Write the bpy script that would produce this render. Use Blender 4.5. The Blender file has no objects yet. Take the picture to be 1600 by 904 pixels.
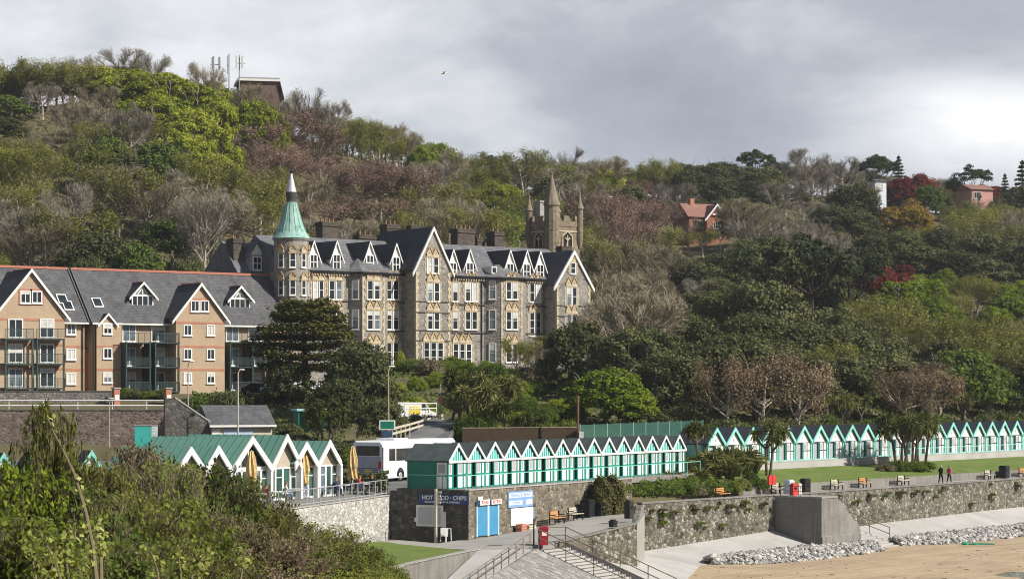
import bpy, math, random
import numpy as np
from mathutils import Vector, Matrix
random.seed(7)
RNG = np.random.default_rng(11)
R = math.radians
scene = bpy.context.scene
col = scene.collection
E = 13.5            # eye height above the sand, metres
F = 3600.0          # focal length in photograph pixels (photo 1600 wide)
HZ = 610.0          # row of the horizon in the photograph

# ---------------------------------------------------------------- camera
cam_d = bpy.data.cameras.new('camera')
cam = bpy.data.objects.new('camera', cam_d)
col.objects.link(cam)
cam.location = (0, 0, E)
cam.rotation_euler = (R(90), 0, 0)
cam_d.sensor_fit = 'HORIZONTAL'
cam_d.sensor_width = 36.0
cam_d.lens = 36.0 * F / 1600.0
cam_d.shift_y = (HZ - 452.0) / 1600.0
cam_d.clip_start = 0.5
cam_d.clip_end = 6000
scene.camera = cam
scene.cycles.filter_width = 1.05

# ---------------------------------------------------------------- light and exposure
SUN_EL, SUN_AZ = R(39), R(-21)     # direction TO the sun: right, slightly behind the camera
sd = Vector((math.cos(SUN_AZ) * math.cos(SUN_EL), math.sin(SUN_AZ) * math.cos(SUN_EL), math.sin(SUN_EL)))
sun_d = bpy.data.lights.new('sun', 'SUN')
sun_d.energy = 4.6
sun_d.angle = R(0.5)
sun_d.color = (1.0, 0.95, 0.86)
sun = bpy.data.objects.new('sun', sun_d)
sun.rotation_euler = sd.to_track_quat('Z', 'Y').to_euler()
sun.location = (60, 60, 120)
col.objects.link(sun)
scene.view_settings.view_transform = 'Standard'
scene.view_settings.look = 'None'
scene.view_settings.exposure = 0.54
scene.view_settings.gamma = 1.0
scene.view_settings.use_curve_mapping = False

world = bpy.data.worlds.new('World')
scene.world = world
world.use_nodes = True
def make_world():
    nt = world.node_tree
    nt.nodes.clear()
    N = nt.nodes.new
    L = nt.links.new
    out = N('ShaderNodeOutputWorld')
    sky = N('ShaderNodeTexSky'); sky.sky_type = 'NISHITA'; sky.sun_disc = False
    sky.sun_elevation = SUN_EL
    sky.sun_rotation = math.pi / 2 - SUN_AZ
    bg1 = N('ShaderNodeBackground'); bg1.inputs[1].default_value = 0.07
    L(sky.outputs[0], bg1.inputs[0])
    # broken cloud deck: stretched noise on the view direction of the sky dome
    tc = N('ShaderNodeTexCoord')
    mp = N('ShaderNodeMapping'); mp.inputs['Scale'].default_value = (7.0, 7.0, 13.0)
    mp.inputs['Location'].default_value = (0.35, 0.0, 0.2)
    L(tc.outputs['Generated'], mp.inputs[0])
    n1 = N('ShaderNodeTexNoise'); n1.inputs['Scale'].default_value = 1.3
    n1.inputs['Detail'].default_value = 7; n1.inputs['Roughness'].default_value = 0.58
    n1.inputs['Distortion'].default_value = 0.25
    L(mp.outputs[0], n1.inputs['Vector'])
    # large scale brightness of the deck: banks of cloud at fixed bearings
    def bank(dx, dz, sx, sz):
        sep = N('ShaderNodeSeparateXYZ'); L(tc.outputs['Generated'], sep.inputs[0])
        def term(sock, c, s):
            a = N('ShaderNodeMath'); a.operation = 'SUBTRACT'; L(sock, a.inputs[0]); a.inputs[1].default_value = c
            b = N('ShaderNodeMath'); b.operation = 'DIVIDE'; L(a.outputs[0], b.inputs[0]); b.inputs[1].default_value = s
            c2 = N('ShaderNodeMath'); c2.operation = 'POWER'; L(b.outputs[0], c2.inputs[0]); c2.inputs[1].default_value = 2
            return c2.outputs[0]
        s = N('ShaderNodeMath'); s.operation = 'ADD'
        L(term(sep.outputs[0], dx, sx), s.inputs[0]); L(term(sep.outputs[2], dz, sz), s.inputs[1])
        m = N('ShaderNodeMath'); m.operation = 'MULTIPLY'; m.inputs[1].default_value = -1; L(s.outputs[0], m.inputs[0])
        e = N('ShaderNodeMath'); e.operation = 'EXPONENT'; L(m.outputs[0], e.inputs[0])
        return e.outputs[0]
    def addmul(base, sock, k):
        m = N('ShaderNodeMath'); m.operation = 'MULTIPLY_ADD'
        L(sock, m.inputs[0]); m.inputs[1].default_value = k
        if isinstance(base, float): m.inputs[2].default_value = base
        else: L(base, m.inputs[2])
        return m.outputs[0]
    v = addmul(SKY['base'], n1.outputs['Fac'], SKY['noise'])
    for (dx, dz, sx, sz, k) in SKY['banks']:
        v = addmul(v, bank(dx, dz, sx, sz), k)
    ramp = N('ShaderNodeValToRGB')
    L(v, ramp.inputs[0])
    cr = ramp.color_ramp
    cr.elements[0].position = 0.0; cr.elements[0].color = (0.235, 0.265, 0.325, 1)
    cr.elements[1].position = 1.0; cr.elements[1].color = (0.92, 0.93, 0.95, 1)
    e = cr.elements.new(0.45); e.color = (0.42, 0.45, 0.51, 1)
    bg2 = N('ShaderNodeBackground'); bg2.inputs[1].default_value = 1.0
    L(ramp.outputs[0], bg2.inputs[0])
    # higher up the cloud breaks open to blue: less cloud overhead than near the horizon
    sep = N('ShaderNodeSeparateXYZ'); L(tc.outputs['Generated'], sep.inputs[0])
    mr = N('ShaderNodeMapRange'); mr.inputs[1].default_value = 0.22; mr.inputs[2].default_value = 0.5
    mr.inputs[3].default_value = 1.0; mr.inputs[4].default_value = 0.12
    L(sep.outputs[2], mr.inputs[0])
    # the deck is dimmed behind the camera, unseen, to cut fill on shaded faces
    my = N('ShaderNodeMapRange'); my.inputs[1].default_value = -0.1; my.inputs[2].default_value = 0.8
    my.inputs[3].default_value = 0.46; my.inputs[4].default_value = SKY['gain']
    L(sep.outputs[1], my.inputs[0]); L(my.outputs[0], bg2.inputs[1])
    mix = N('ShaderNodeMixShader')
    L(mr.outputs[0], mix.inputs[0]); L(bg1.outputs[0], mix.inputs[1]); L(bg2.outputs[0], mix.inputs[2])
    L(mix.outputs[0], out.inputs[0])
SKY = dict(base=-0.03, noise=1.08, gain=0.80, banks=[
    (0.205, 0.113, 0.050, 0.020, 0.62),      # bright break low on the right
    (-0.17, 0.145, 0.16, 0.05, 0.26),       # pale cloud on the left
    (0.09, 0.125, 0.10, 0.032, -0.22),      # dark belly of cloud right of centre
])
make_world()

# ---------------------------------------------------------------- mapping helpers
def at(px, py, Y):
    """point seen at photo pixel (px, py) standing at depth Y"""
    return Vector(((px - 800.0) / F * Y, Y, E - (py - HZ) / F * Y))
def on(px, py, z):
    """point seen at photo pixel (px, py) lying at height z"""
    Y = F * (E - z) / (py - HZ)
    return Vector(((px - 800.0) / F * Y, Y, z))
def online(px, P, d):
    """distance along the horizontal line P + s d at which it crosses photo column px"""
    k = (px - 800.0) / F
    return (k * P[1] - P[0]) / (d[0] - k * d[1])
def topx(p):
    return (800 + F * p[0] / p[1], HZ - F * (p[2] - E) / p[1])

# ---------------------------------------------------------------- object helpers
def tag(o, label=None, cat=None, group=None, kind=None):
    if label: o['label'] = label
    if cat: o['category'] = cat
    if group: o['group'] = group
    if kind: o['kind'] = kind
    return o
def empty(name, loc=(0, 0, 0), rz=0.0, label=None, cat=None, group=None):
    o = bpy.data.objects.new(name, None)
    o.empty_display_size = 0.3
    o.location = loc
    o.rotation_euler = (0, 0, rz)
    col.objects.link(o)
    return tag(o, label, cat, group)
def link(name, me, parent=None, loc=None, rot=None, mat=None):
    o = bpy.data.objects.new(name, me)
    col.objects.link(o)
    if parent is not None: o.parent = parent
    if loc is not None: o.location = loc
    if rot is not None: o.rotation_euler = rot
    if mat is not None:
        o.material_slots[0].link = 'OBJECT'
        o.material_slots[0].material = mat
    return o
KIDS = {}
def copy_tree(o, parent=None):
    c = o.copy()
    col.objects.link(c)
    if parent is not None: c.parent = parent
    for ch in [x for x in o.children]:
        copy_tree(ch, c)
    return c

class MB:
    """collects geometry for ONE mesh object"""
    def __init__(s):
        s.v = []; s.f = []; s.m = []; s.mat = 0; s.T = None
    def _add(s, vs, fs):
        b = len(s.v)
        if s.T is not None: vs = [s.T @ Vector(p) for p in vs]
        s.v.extend([tuple(p) for p in vs])
        for f in fs:
            s.f.append(tuple(b + i for i in f)); s.m.append(s.mat)
        return s
    def box(s, x0, x1, y0, y1, z0, z1):
        if x1 < x0: x0, x1 = x1, x0
        if y1 < y0: y0, y1 = y1, y0
        if z1 < z0: z0, z1 = z1, z0
        vs = [(x0,y0,z0),(x1,y0,z0),(x1,y1,z0),(x0,y1,z0),(x0,y0,z1),(x1,y0,z1),(x1,y1,z1),(x0,y1,z1)]
        return s._add(vs, [(0,3,2,1),(4,5,6,7),(0,1,5,4),(1,2,6,5),(2,3,7,6),(3,0,4,7)])
    def bar(s, a, b, w, h, up=(0, 0, 1)):
        """rectangular bar from a to b, w across, h along up"""
        a = Vector(a); b = Vector(b); d = (b - a)
        L = d.length
        if L < 1e-6: return s
        d.normalize(); u = Vector(up)
        r = d.cross(u)
        if r.length < 1e-4: r = d.cross(Vector((1, 0, 0)))
        r.normalize(); u = r.cross(d).normalized()
        vs = []
        for p in (a, b):
            for (i, j) in ((-1,-1),(1,-1),(1,1),(-1,1)):
                vs.append(p + r * (i * w / 2) + u * (j * h / 2))
        return s._add(vs, [(0,1,2,3),(7,6,5,4),(0,4,5,1),(1,5,6,2),(2,6,7,3),(3,7,4,0)])
    def prism(s, poly, vec):
        """polygon (3d points, in a plane) swept by vec"""
        n = len(poly); vec = Vector(vec)
        vs = [Vector(p) for p in poly] + [Vector(p) + vec for p in poly]
        fs = [tuple(range(n))[::-1], tuple(range(n, 2 * n))]
        for i in range(n):
            j = (i + 1) % n
            fs.append((i, j, n + j, n + i))
        return s._add(vs, fs)
    def slab(s, poly, z0):
        """polygon with its own top heights, side walls down to z0"""
        n = len(poly)
        vs = [Vector(p) for p in poly] + [Vector((p[0], p[1], z0)) for p in poly]
        fs = [tuple(range(n)), tuple(range(2 * n - 1, n - 1, -1))]
        for i in range(n):
            j = (i + 1) % n
            fs.append((j, i, n + i, n + j))
        return s._add(vs, fs)
    def face(s, pts):
        return s._add(pts, [tuple(range(len(pts)))])
    def tube(s, pts, rad, n=6, cap=True):
        pts = [Vector(p) for p in pts]
        if not hasattr(rad, '__len__'): rad = [rad] * len(pts)
        vs = []; fs = []
        ref = Vector((0.31, 0.77, 0.55))
        for i, p in enumerate(pts):
            d = (pts[min(i + 1, len(pts) - 1)] - pts[max(i - 1, 0)]).normalized()
            a = d.cross(ref)
            if a.length < 0.05: a = d.cross(Vector((1, 0, 0)))
            a.normalize(); b = d.cross(a)
            for k in range(n):
                t = 2 * math.pi * k / n
                vs.append(p + (a * math.cos(t) + b * math.sin(t)) * rad[i])
        for i in range(len(pts) - 1):
            for k in range(n):
                k2 = (k + 1) % n
                fs.append((i*n+k, i*n+k2, (i+1)*n+k2, (i+1)*n+k))
        if cap:
            fs.append(tuple(range(n))[::-1]); fs.append(tuple(range((len(pts)-1)*n, len(pts)*n)))
        return s._add(vs, fs)
    def lathe(s, prof, c=(0, 0, 0), n=16, sx=1.0, sy=1.0):
        """profile of (radius, z)"""
        vs = []; fs = []
        for (r, z) in prof:
            for k in range(n):
                t = 2 * math.pi * k / n
                vs.append((c[0] + r * sx * math.cos(t), c[1] + r * sy * math.sin(t), c[2] + z))
        for i in range(len(prof) - 1):
            for k in range(n):
                k2 = (k + 1) % n
                fs.append((i*n+k, i*n+k2, (i+1)*n+k2, (i+1)*n+k))
        fs.append(tuple(range(n))[::-1]); fs.append(tuple(range((len(prof)-1)*n, len(prof)*n)))
        return s._add(vs, fs)
    def ball(s, c, rx, ry=None, rz=None, n=10, m=7):
        ry = ry or rx; rz = rz or rx
        prof = [(math.sin(math.pi * i / m) + 1e-4, -math.cos(math.pi * i / m)) for i in range(m + 1)]
        vs = []; fs = []
        for (r, z) in prof:
            for k in range(n):
                t = 2 * math.pi * k / n
                vs.append((c[0] + r * rx * math.cos(t), c[1] + r * ry * math.sin(t), c[2] + z * rz))
        for i in range(m):
            for k in range(n):
                k2 = (k + 1) % n
                fs.append((i*n+k, i*n+k2, (i+1)*n+k2, (i+1)*n+k))
        return s._add(vs, fs)
    def mesh(s, name, mats, smooth=False):
        me = bpy.data.meshes.new(name)
        me.from_pydata(s.v, [], s.f)
        if not isinstance(mats, (list, tuple)): mats = [mats]
        for m in mats: me.materials.append(m)
        if len(mats) > 1: me.polygons.foreach_set('material_index', s.m)
        if smooth: me.polygons.foreach_set('use_smooth', [True] * len(me.polygons))
        me.update()
        return me
    def build(s, name, mats, parent=None, smooth=False, loc=None, rot=None):
        return link(name, s.mesh(name, mats, smooth), parent, loc, rot)

def np_mesh(name, V, Q, mat, smooth=False):
    """V (n,3); Q (m,4) quads"""
    me = bpy.data.meshes.new(name)
    V = np.asarray(V, dtype=np.float32); Q = np.asarray(Q, dtype=np.int32)
    k = Q.shape[1]
    me.vertices.add(len(V)); me.vertices.foreach_set('co', V.ravel())
    me.loops.add(Q.size); me.loops.foreach_set('vertex_index', Q.ravel())
    me.polygons.add(len(Q)); me.polygons.foreach_set('loop_start', np.arange(0, Q.size, k, dtype=np.int32))
    if smooth: me.polygons.foreach_set('use_smooth', np.ones(len(Q), dtype=bool))
    me.materials.append(mat)
    me.update(calc_edges=True)
    return me

# ---------------------------------------------------------------- materials
MATS = {}
def nodes_of(name, rough=0.7, spec=0.3):
    m = bpy.data.materials.new(name)
    m.use_nodes = True
    nt = m.node_tree
    b = nt.nodes['Principled BSDF']
    b.inputs['Roughness'].default_value = rough
    b.inputs['Specular IOR Level'].default_value = spec
    return m, nt, b
def ramp_node(nt, stops):
    r = nt.nodes.new('ShaderNodeValToRGB')
    cr = r.color_ramp
    while len(cr.elements) > len(stops): cr.elements.remove(cr.elements[-1])
    while len(cr.elements) < len(stops): cr.elements.new(0.5)
    for e, (p, c) in zip(cr.elements, stops):
        e.position = p; e.color = (c[0], c[1], c[2], 1)
    return r
def coords(nt, scale=(1, 1, 1), obj=True):
    tc = nt.nodes.new('ShaderNodeTexCoord')
    mp = nt.nodes.new('ShaderNodeMapping')
    mp.inputs['Scale'].default_value = scale
    nt.links.new(tc.outputs['Object'], mp.inputs[0])
    return mp.outputs[0]
def noise(nt, vec, scale, detail=4, rough=0.55):
    n = nt.nodes.new('ShaderNodeTexNoise')
    n.inputs['Scale'].default_value = scale; n.inputs['Detail'].default_value = detail
    n.inputs['Roughness'].default_value = rough
    nt.links.new(vec, n.inputs['Vector'])
    return n.outputs['Fac']
def mixc(nt, fac, a, b, mode='MIX'):
    m = nt.nodes.new('ShaderNodeMix'); m.data_type = 'RGBA'; m.blend_type = mode
    if isinstance(fac, float): m.inputs[0].default_value = fac
    else: nt.links.new(fac, m.inputs[0])
    for i, x in ((6, a), (7, b)):
        if isinstance(x, tuple): m.inputs[i].default_value = (x[0], x[1], x[2], 1)
        else: nt.links.new(x, m.inputs[i])
    return m.outputs[2]
def bump(nt, b, h, strength=0.4, dist=0.05):
    n = nt.nodes.new('ShaderNodeBump')
    n.inputs['Strength'].default_value = strength; n.inputs['Distance'].default_value = dist
    nt.links.new(h, n.inputs['Height']); nt.links.new(n.outputs[0], b.inputs['Normal'])
def plain(name, c, rough=0.6, spec=0.3, vary=0.18, scale=1.5, metal=0.0, each=0.0):
    """painted or plain material with slight weathering"""
    if name in MATS: return MATS[name]
    m, nt, b = nodes_of(name, rough, spec)
    v = coords(nt)
    f = noise(nt, v, scale, 6, 0.65)
    r = ramp_node(nt, [(0.3, tuple(x * (1 - vary) for x in c)), (0.7, tuple(min(1, x * (1 + vary * 0.6)) for x in c))])
    nt.links.new(f, r.inputs[0]); out = r.outputs[0]
    if each:        # every painted piece has weathered a little differently, with runs of dirt down it
        oi = nt.nodes.new('ShaderNodeObjectInfo'); er = ramp_node(nt, [(0, (1 - each, 1 - each, 1 - each * 1.15)), (1, (1, 1, 1))]); nt.links.new(oi.outputs['Random'], er.inputs[0])
        out = mixc(nt, 1.0, out, er.outputs[0], 'MULTIPLY')
        sr = ramp_node(nt, [(0.33, (0.78, 0.77, 0.73)), (0.5, (1, 1, 1))]); nt.links.new(noise(nt, coords(nt, (3, 3, 0.7)), 1.6, 5, 0.65), sr.inputs[0])
        out = mixc(nt, 0.7, out, sr.outputs[0], 'MULTIPLY')
    nt.links.new(out, b.inputs['Base Color'])
    b.inputs['Metallic'].default_value = metal
    MATS[name] = m
    return m
def rubble(name, cols, scale=3.0, mortar=(0.33, 0.30, 0.25), mw=0.06, green=0.0, stretch=1.3, bumpk=0.6, stain=0.35):
    """rough stone walling: cells of differing stone with mortar joints, stains and moss"""
    if name in MATS: return MATS[name]
    m, nt, b = nodes_of(name, 0.9, 0.15)
    v = coords(nt, (scale, scale, scale * stretch))
    dn = nt.nodes.new('ShaderNodeTexNoise'); dn.inputs['Scale'].default_value = 1.2; dn.inputs['Detail'].default_value = 2
    nt.links.new(v, dn.inputs['Vector'])
    va = nt.nodes.new('ShaderNodeMix'); va.data_type = 'VECTOR'; va.inputs[0].default_value = 0.22
    nt.links.new(v, va.inputs[4]); nt.links.new(dn.outputs['Color'], va.inputs[5])
    vo = nt.nodes.new('ShaderNodeTexVoronoi'); vo.inputs['Scale'].default_value = 1.0
    nt.links.new(va.outputs[1], vo.inputs['Vector'])
    ve = nt.nodes.new('ShaderNodeTexVoronoi'); ve.feature = 'DISTANCE_TO_EDGE'; ve.inputs['Scale'].default_value = 1.0
    nt.links.new(va.outputs[1], ve.inputs['Vector'])
    sx = nt.nodes.new('ShaderNodeSeparateColor'); nt.links.new(vo.outputs['Color'], sx.inputs[0])
    r = ramp_node(nt, [(i / (len(cols) - 1), c) for i, c in enumerate(cols)])
    nt.links.new(sx.outputs[0], r.inputs[0])
    e = ramp_node(nt, [(mw, (1, 1, 1)), (mw * 2.2, (0, 0, 0))]); nt.links.new(ve.outputs['Distance'], e.inputs[0])
    c = mixc(nt, e.outputs[0], r.outputs[0], mortar)
    v2 = coords(nt)
    st = noise(nt, v2, 0.5, 6, 0.7)
    sr = ramp_node(nt, [(0.35, (1 - stain,) * 3), (0.65, (1, 1, 1))]); nt.links.new(st, sr.inputs[0])
    c = mixc(nt, 1.0, c, sr.outputs[0], 'MULTIPLY')
    if green:
        g = noise(nt, v2, 0.9, 5, 0.7)
        gr = ramp_node(nt, [(0.55, (0, 0, 0)), (0.72, (green,) * 3)]); nt.links.new(g, gr.inputs[0])
        c = mixc(nt, gr.outputs[0], c, (0.07, 0.085, 0.025))
    nt.links.new(c, b.inputs['Base Color'])
    bump(nt, b, ve.outputs['Distance'], bumpk, 0.12)
    MATS[name] = m
    return m
def brick(name, c1, c2, mortar, scale=1.0, bw=0.225, bh=0.075, ms=0.012, vary=0.2):
    """coursed brickwork, also used for slates; courses follow local x and z"""
    if name in MATS: return MATS[name]
    m, nt, b = nodes_of(name, 0.85, 0.2)
    tc = nt.nodes.new('ShaderNodeTexCoord')
    sp = nt.nodes.new('ShaderNodeSeparateXYZ'); nt.links.new(tc.outputs['Object'], sp.inputs[0])
    ad = nt.nodes.new('ShaderNodeMath'); ad.operation = 'ADD'
    nt.links.new(sp.outputs[0], ad.inputs[0]); nt.links.new(sp.outputs[1], ad.inputs[1])
    cb = nt.nodes.new('ShaderNodeCombineXYZ')
    nt.links.new(ad.outputs[0], cb.inputs[0]); nt.links.new(sp.outputs[2], cb.inputs[1])
    t = nt.nodes.new('ShaderNodeTexBrick')
    t.inputs['Scale'].default_value = scale
    t.inputs['Brick Width'].default_value = bw; t.inputs['Row Height'].default_value = bh
    t.inputs['Mortar Size'].default_value = ms
    t.inputs['Color1'].default_value = (*c1, 1); t.inputs['Color2'].default_value = (*c2, 1)
    t.inputs['Mortar'].default_value = (*mortar, 1)
    nt.links.new(cb.outputs[0], t.inputs['Vector'])
    v = coords(nt)
    f = noise(nt, v, 0.7, 6, 0.65)
    r = ramp_node(nt, [(0.3, (1 - vary,) * 3), (0.7, (1, 1, 1))]); nt.links.new(f, r.inputs[0])
    c = mixc(nt, 1.0, t.outputs['Color'], r.outputs[0], 'MULTIPLY')
    nt.links.new(c, b.inputs['Base Color'])
    MATS[name] = m
    return m
def glass(name, c=(0.02, 0.025, 0.03), rough=0.08):
    if name in MATS: return MATS[name]
    m, nt, b = nodes_of(name, rough, 0.6)
    v = coords(nt)
    f = noise(nt, v, 0.8, 3)
    r = ramp_node(nt, [(0.35, tuple(x * 0.6 for x in c)), (0.65, tuple(x * 1.5 for x in c))])
    nt.links.new(f, r.inputs[0]); nt.links.new(r.outputs[0], b.inputs['Base Color'])
    bump(nt, b, noise(nt, v, 0.6, 2), 0.06, 0.3)
    MATS[name] = m
    return m
def foliage(name, c_lo, c_mid, c_hi, transl=0.25, rough=0.75, clump=0.35):
    """leaves: every leaf differs a little, and whole boughs differ too"""
    if name in MATS: return MATS[name]
    m = bpy.data.materials.new(name); m.use_nodes = True
    nt = m.node_tree; nt.nodes.clear()
    N = nt.nodes.new
    out = N('ShaderNodeOutputMaterial')
    geo = N('ShaderNodeNewGeometry'); oi = N('ShaderNodeObjectInfo')
    v = coords(nt)
    nz = noise(nt, v, 0.45, 3)
    a = N('ShaderNodeMath'); a.operation = 'MULTIPLY_ADD'; a.inputs[1].default_value = 0.55; a.inputs[2].default_value = -0.27 
    nt.links.new(geo.outputs['Random Per Island'], a.inputs[0])
    b = N('ShaderNodeMath'); b.operation = 'MULTIPLY_ADD'; b.inputs[1].default_value = clump * 2.2; nt.links.new(nz, b.inputs[0]); nt.links.new(a.outputs[0], b.inputs[2])
    c = N('ShaderNodeMath'); c.operation = 'MULTIPLY_ADD'; c.inputs[1].default_value = 0.5; nt.links.new(oi.outputs['Random'], c.inputs[0]); nt.links.new(b.outputs[0], c.inputs[2])
    d = N('ShaderNodeMath'); d.operation = 'SUBTRACT'; d.inputs[1].default_value = clump * 1.1 - 0.25; nt.links.new(c.outputs[0], d.inputs[0])
    r = ramp_node(nt, [(0.1, c_lo), (0.5, c_mid), (0.9, c_hi)]); nt.links.new(d.outputs[0], r.inputs[0])
    df = N('ShaderNodeBsdfDiffuse'); nt.links.new(r.outputs[0], df.inputs[0])
    if transl > 0:
        tl = N('ShaderNodeBsdfTranslucent'); nt.links.new(r.outputs[0], tl.inputs[0])
        mx = N('ShaderNodeMixShader'); mx.inputs[0].default_value = transl
        nt.links.new(df.outputs[0], mx.inputs[1]); nt.links.new(tl.outputs[0], mx.inputs[2])
        nt.links.new(mx.outputs[0], out.inputs[0])
    else:
        nt.links.new(df.outputs[0], out.inputs[0])
    MATS[name] = m
    return m
def ground(name, cols, scale=0.3, detail=8, bumpk=0.3, rough=0.95, fine=6.0):
    if name in MATS: return MATS[name]
    m, nt, b = nodes_of(name, rough, 0.1)
    v = coords(nt)
    f = noise(nt, v, scale, detail, 0.6)
    g = noise(nt, v, fine, 5, 0.7)
    mx = nt.nodes.new('ShaderNodeMath'); mx.operation = 'MULTIPLY_ADD'; mx.inputs[1].default_value = 0.45
    nt.links.new(g, mx.inputs[0]); 
    m2 = nt.nodes.new('ShaderNodeMath'); m2.operation = 'MULTIPLY_ADD'; m2.inputs[1].default_value = 0.8; m2.inputs[2].default_value = -0.13
    nt.links.new(f, m2.inputs[0]); nt.links.new(m2.outputs[0], mx.inputs[2])
    n = len(cols)
    r = ramp_node(nt, [(0.25 + 0.5 * i / (n - 1), c) for i, c in enumerate(cols)])
    nt.links.new(mx.outputs[0], r.inputs[0]); nt.links.new(r.outputs[0], b.inputs['Base Color'])
    bump(nt, b, g, bumpk, 0.05)
    MATS[name] = m
    return m

def stained(name, cols, scale=0.5):
    """old cast concrete: blotches, rain streaks down the face, board joints"""
    if name in MATS: return MATS[name]
    m, nt, b = nodes_of(name, 0.9, 0.12)
    v = coords(nt)
    f = noise(nt, v, scale, 8, 0.62); g = noise(nt, v, 7.0, 5, 0.7)
    sv = coords(nt, (2.2, 2.2, 0.16)); st = noise(nt, sv, 1.0, 6, 0.7)
    r = ramp_node(nt, [(0.25 + 0.5 * i / (len(cols) - 1), c) for i, c in enumerate(cols)])
    a = nt.nodes.new('ShaderNodeMath'); a.operation = 'MULTIPLY_ADD'; a.inputs[1].default_value = 0.4; nt.links.new(g, a.inputs[0]); 
    a2 = nt.nodes.new('ShaderNodeMath'); a2.operation = 'MULTIPLY'; a2.inputs[1].default_value = 0.6; nt.links.new(f, a2.inputs[0]); nt.links.new(a2.outputs[0], a.inputs[2])
    nt.links.new(a.outputs[0], r.inputs[0])
    sr = ramp_node(nt, [(0.36, (0.50, 0.48, 0.44)), (0.52, (1, 1, 1)), (0.72, (1.0, 0.98, 0.94))]); nt.links.new(st, sr.inputs[0])
    c = mixc(nt, 0.55, r.outputs[0], sr.outputs[0], 'MULTIPLY')
    nt.links.new(c, b.inputs['Base Color'])
    bump(nt, b, g, 0.25, 0.05)
    MATS[name] = m
    return m
# ================================================================ shared materials
WHITE = plain('white_paint', (0.80, 0.80, 0.78), 0.5, 0.3, 0.10, 1.2, each=0.16)
DIRTYWHITE = plain('aged_white_paint', (0.68, 0.67, 0.63), 0.6, 0.3, 0.2, 2.0)
TEAL = plain('teal_paint', (0.05, 0.42, 0.36), 0.5, 0.3, 0.15)
AQUA = plain('aqua_paint', (0.27, 0.65, 0.575), 0.5, 0.3, 0.15, each=0.2)
GREEN = plain('dark_green_paint', (0.012, 0.16, 0.115), 0.5, 0.3, 0.2)
BLACK = plain('black_paint', (0.015, 0.015, 0.017), 0.5, 0.35, 0.2)
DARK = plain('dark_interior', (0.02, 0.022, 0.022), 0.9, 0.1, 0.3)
GREY = plain('grey_paint', (0.30, 0.31, 0.32), 0.55, 0.3, 0.15)
STEEL = plain('galvanised_steel', (0.42, 0.43, 0.44), 0.42, 0.5, 0.15, 4, 0.35)
RUSTY = plain('weathered_rail', (0.20, 0.155, 0.11), 0.7, 0.3, 0.35, 3)
WOOD = plain('weathered_timber', (0.30, 0.21, 0.12), 0.75, 0.2, 0.3, 3)
ORANGEWOOD = plain('orange_timber', (0.55, 0.26, 0.09), 0.65, 0.25, 0.2, 3)
RED = plain('red_paint', (0.50, 0.025, 0.02), 0.45, 0.35, 0.15)
PANE = glass('window_glass')
PANE_SKY = glass('window_glass_pale', (0.13, 0.16, 0.19), 0.12)
CURTAIN = plain('net_curtain', (0.55, 0.55, 0.52), 0.35, 0.5, 0.35, 0.9)
CONCRETE = ground('concrete', [(0.20, 0.19, 0.175), (0.29, 0.28, 0.26), (0.38, 0.365, 0.34)], 0.5, 8, 0.15, 0.85, 7)
CONC_DARK = stained('concrete_aged', [(0.13, 0.122, 0.108), (0.21, 0.20, 0.182), (0.29, 0.28, 0.26)])
CONC_PALE = ground('concrete_pale', [(0.29, 0.275, 0.255), (0.37, 0.355, 0.335), (0.44, 0.425, 0.405)], 0.35, 8, 0.15, 0.85, 6)
STONE_SEA = rubble('sea_wall_stone', [(0.07, 0.062, 0.048), (0.20, 0.175, 0.14), (0.32, 0.295, 0.25), (0.12, 0.105, 0.08), (0.45, 0.425, 0.37), (0.10, 0.09, 0.062)], 3.7, (0.12, 0.108, 0.085), 0.05, 0.85, 1.25, 0.9, 0.5)
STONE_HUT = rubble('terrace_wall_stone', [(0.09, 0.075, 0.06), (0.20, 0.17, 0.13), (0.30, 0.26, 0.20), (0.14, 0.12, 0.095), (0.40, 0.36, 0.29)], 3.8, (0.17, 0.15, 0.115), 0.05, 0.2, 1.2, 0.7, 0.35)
STONE_PALE = rubble('pale_rubble_stone', [(0.28, 0.27, 0.25), (0.56, 0.54, 0.50), (0.40, 0.38, 0.35), (0.68, 0.66, 0.62), (0.24, 0.23, 0.21)], 3.6, (0.30, 0.29, 0.27), 0.06, 0.0, 1.3, 0.8, 0.12)
STONE_UP = rubble('retaining_wall_stone', [(0.15, 0.105, 0.085), (0.27, 0.185, 0.15), (0.37, 0.29, 0.245), (0.21, 0.14, 0.11)], 2.8, (0.28, 0.235, 0.19), 0.05, 0.5, 1.5, 0.6, 0.4)
STONE_GREY = rubble('grey_garden_wall_stone', [(0.18, 0.17, 0.155), (0.36, 0.335, 0.31), (0.26, 0.24, 0.22), (0.47, 0.445, 0.41)], 3.0, (0.24, 0.22, 0.20), 0.05, 0.3, 1.4, 0.6, 0.3)
HOTEL = rubble('hotel_stone', [(0.13, 0.118, 0.105), (0.29, 0.27, 0.245), (0.20, 0.185, 0.165), (0.38, 0.355, 0.325), (0.235, 0.205, 0.175)], 2.6, (0.30, 0.275, 0.24), 0.06, 0.0, 1.6, 0.6, 0.32)
SAND_ST = plain('bath_stone', (0.49, 0.415, 0.295), 0.85, 0.15, 0.3, 2.0)
SAND_ST2 = plain('orange_dressed_stone', (0.42, 0.295, 0.15), 0.85, 0.15, 0.3, 2.0)
SLATE = brick('slate', (0.095, 0.095, 0.10), (0.145, 0.145, 0.15), (0.055, 0.057, 0.06), 1.0, 0.30, 0.19, 0.014, 0.42)
SLATE_H = brick('hotel_slate', (0.14, 0.142, 0.15), (0.21, 0.21, 0.215), (0.08, 0.083, 0.09), 1.0, 0.30, 0.22, 0.014, 0.4)
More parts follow.
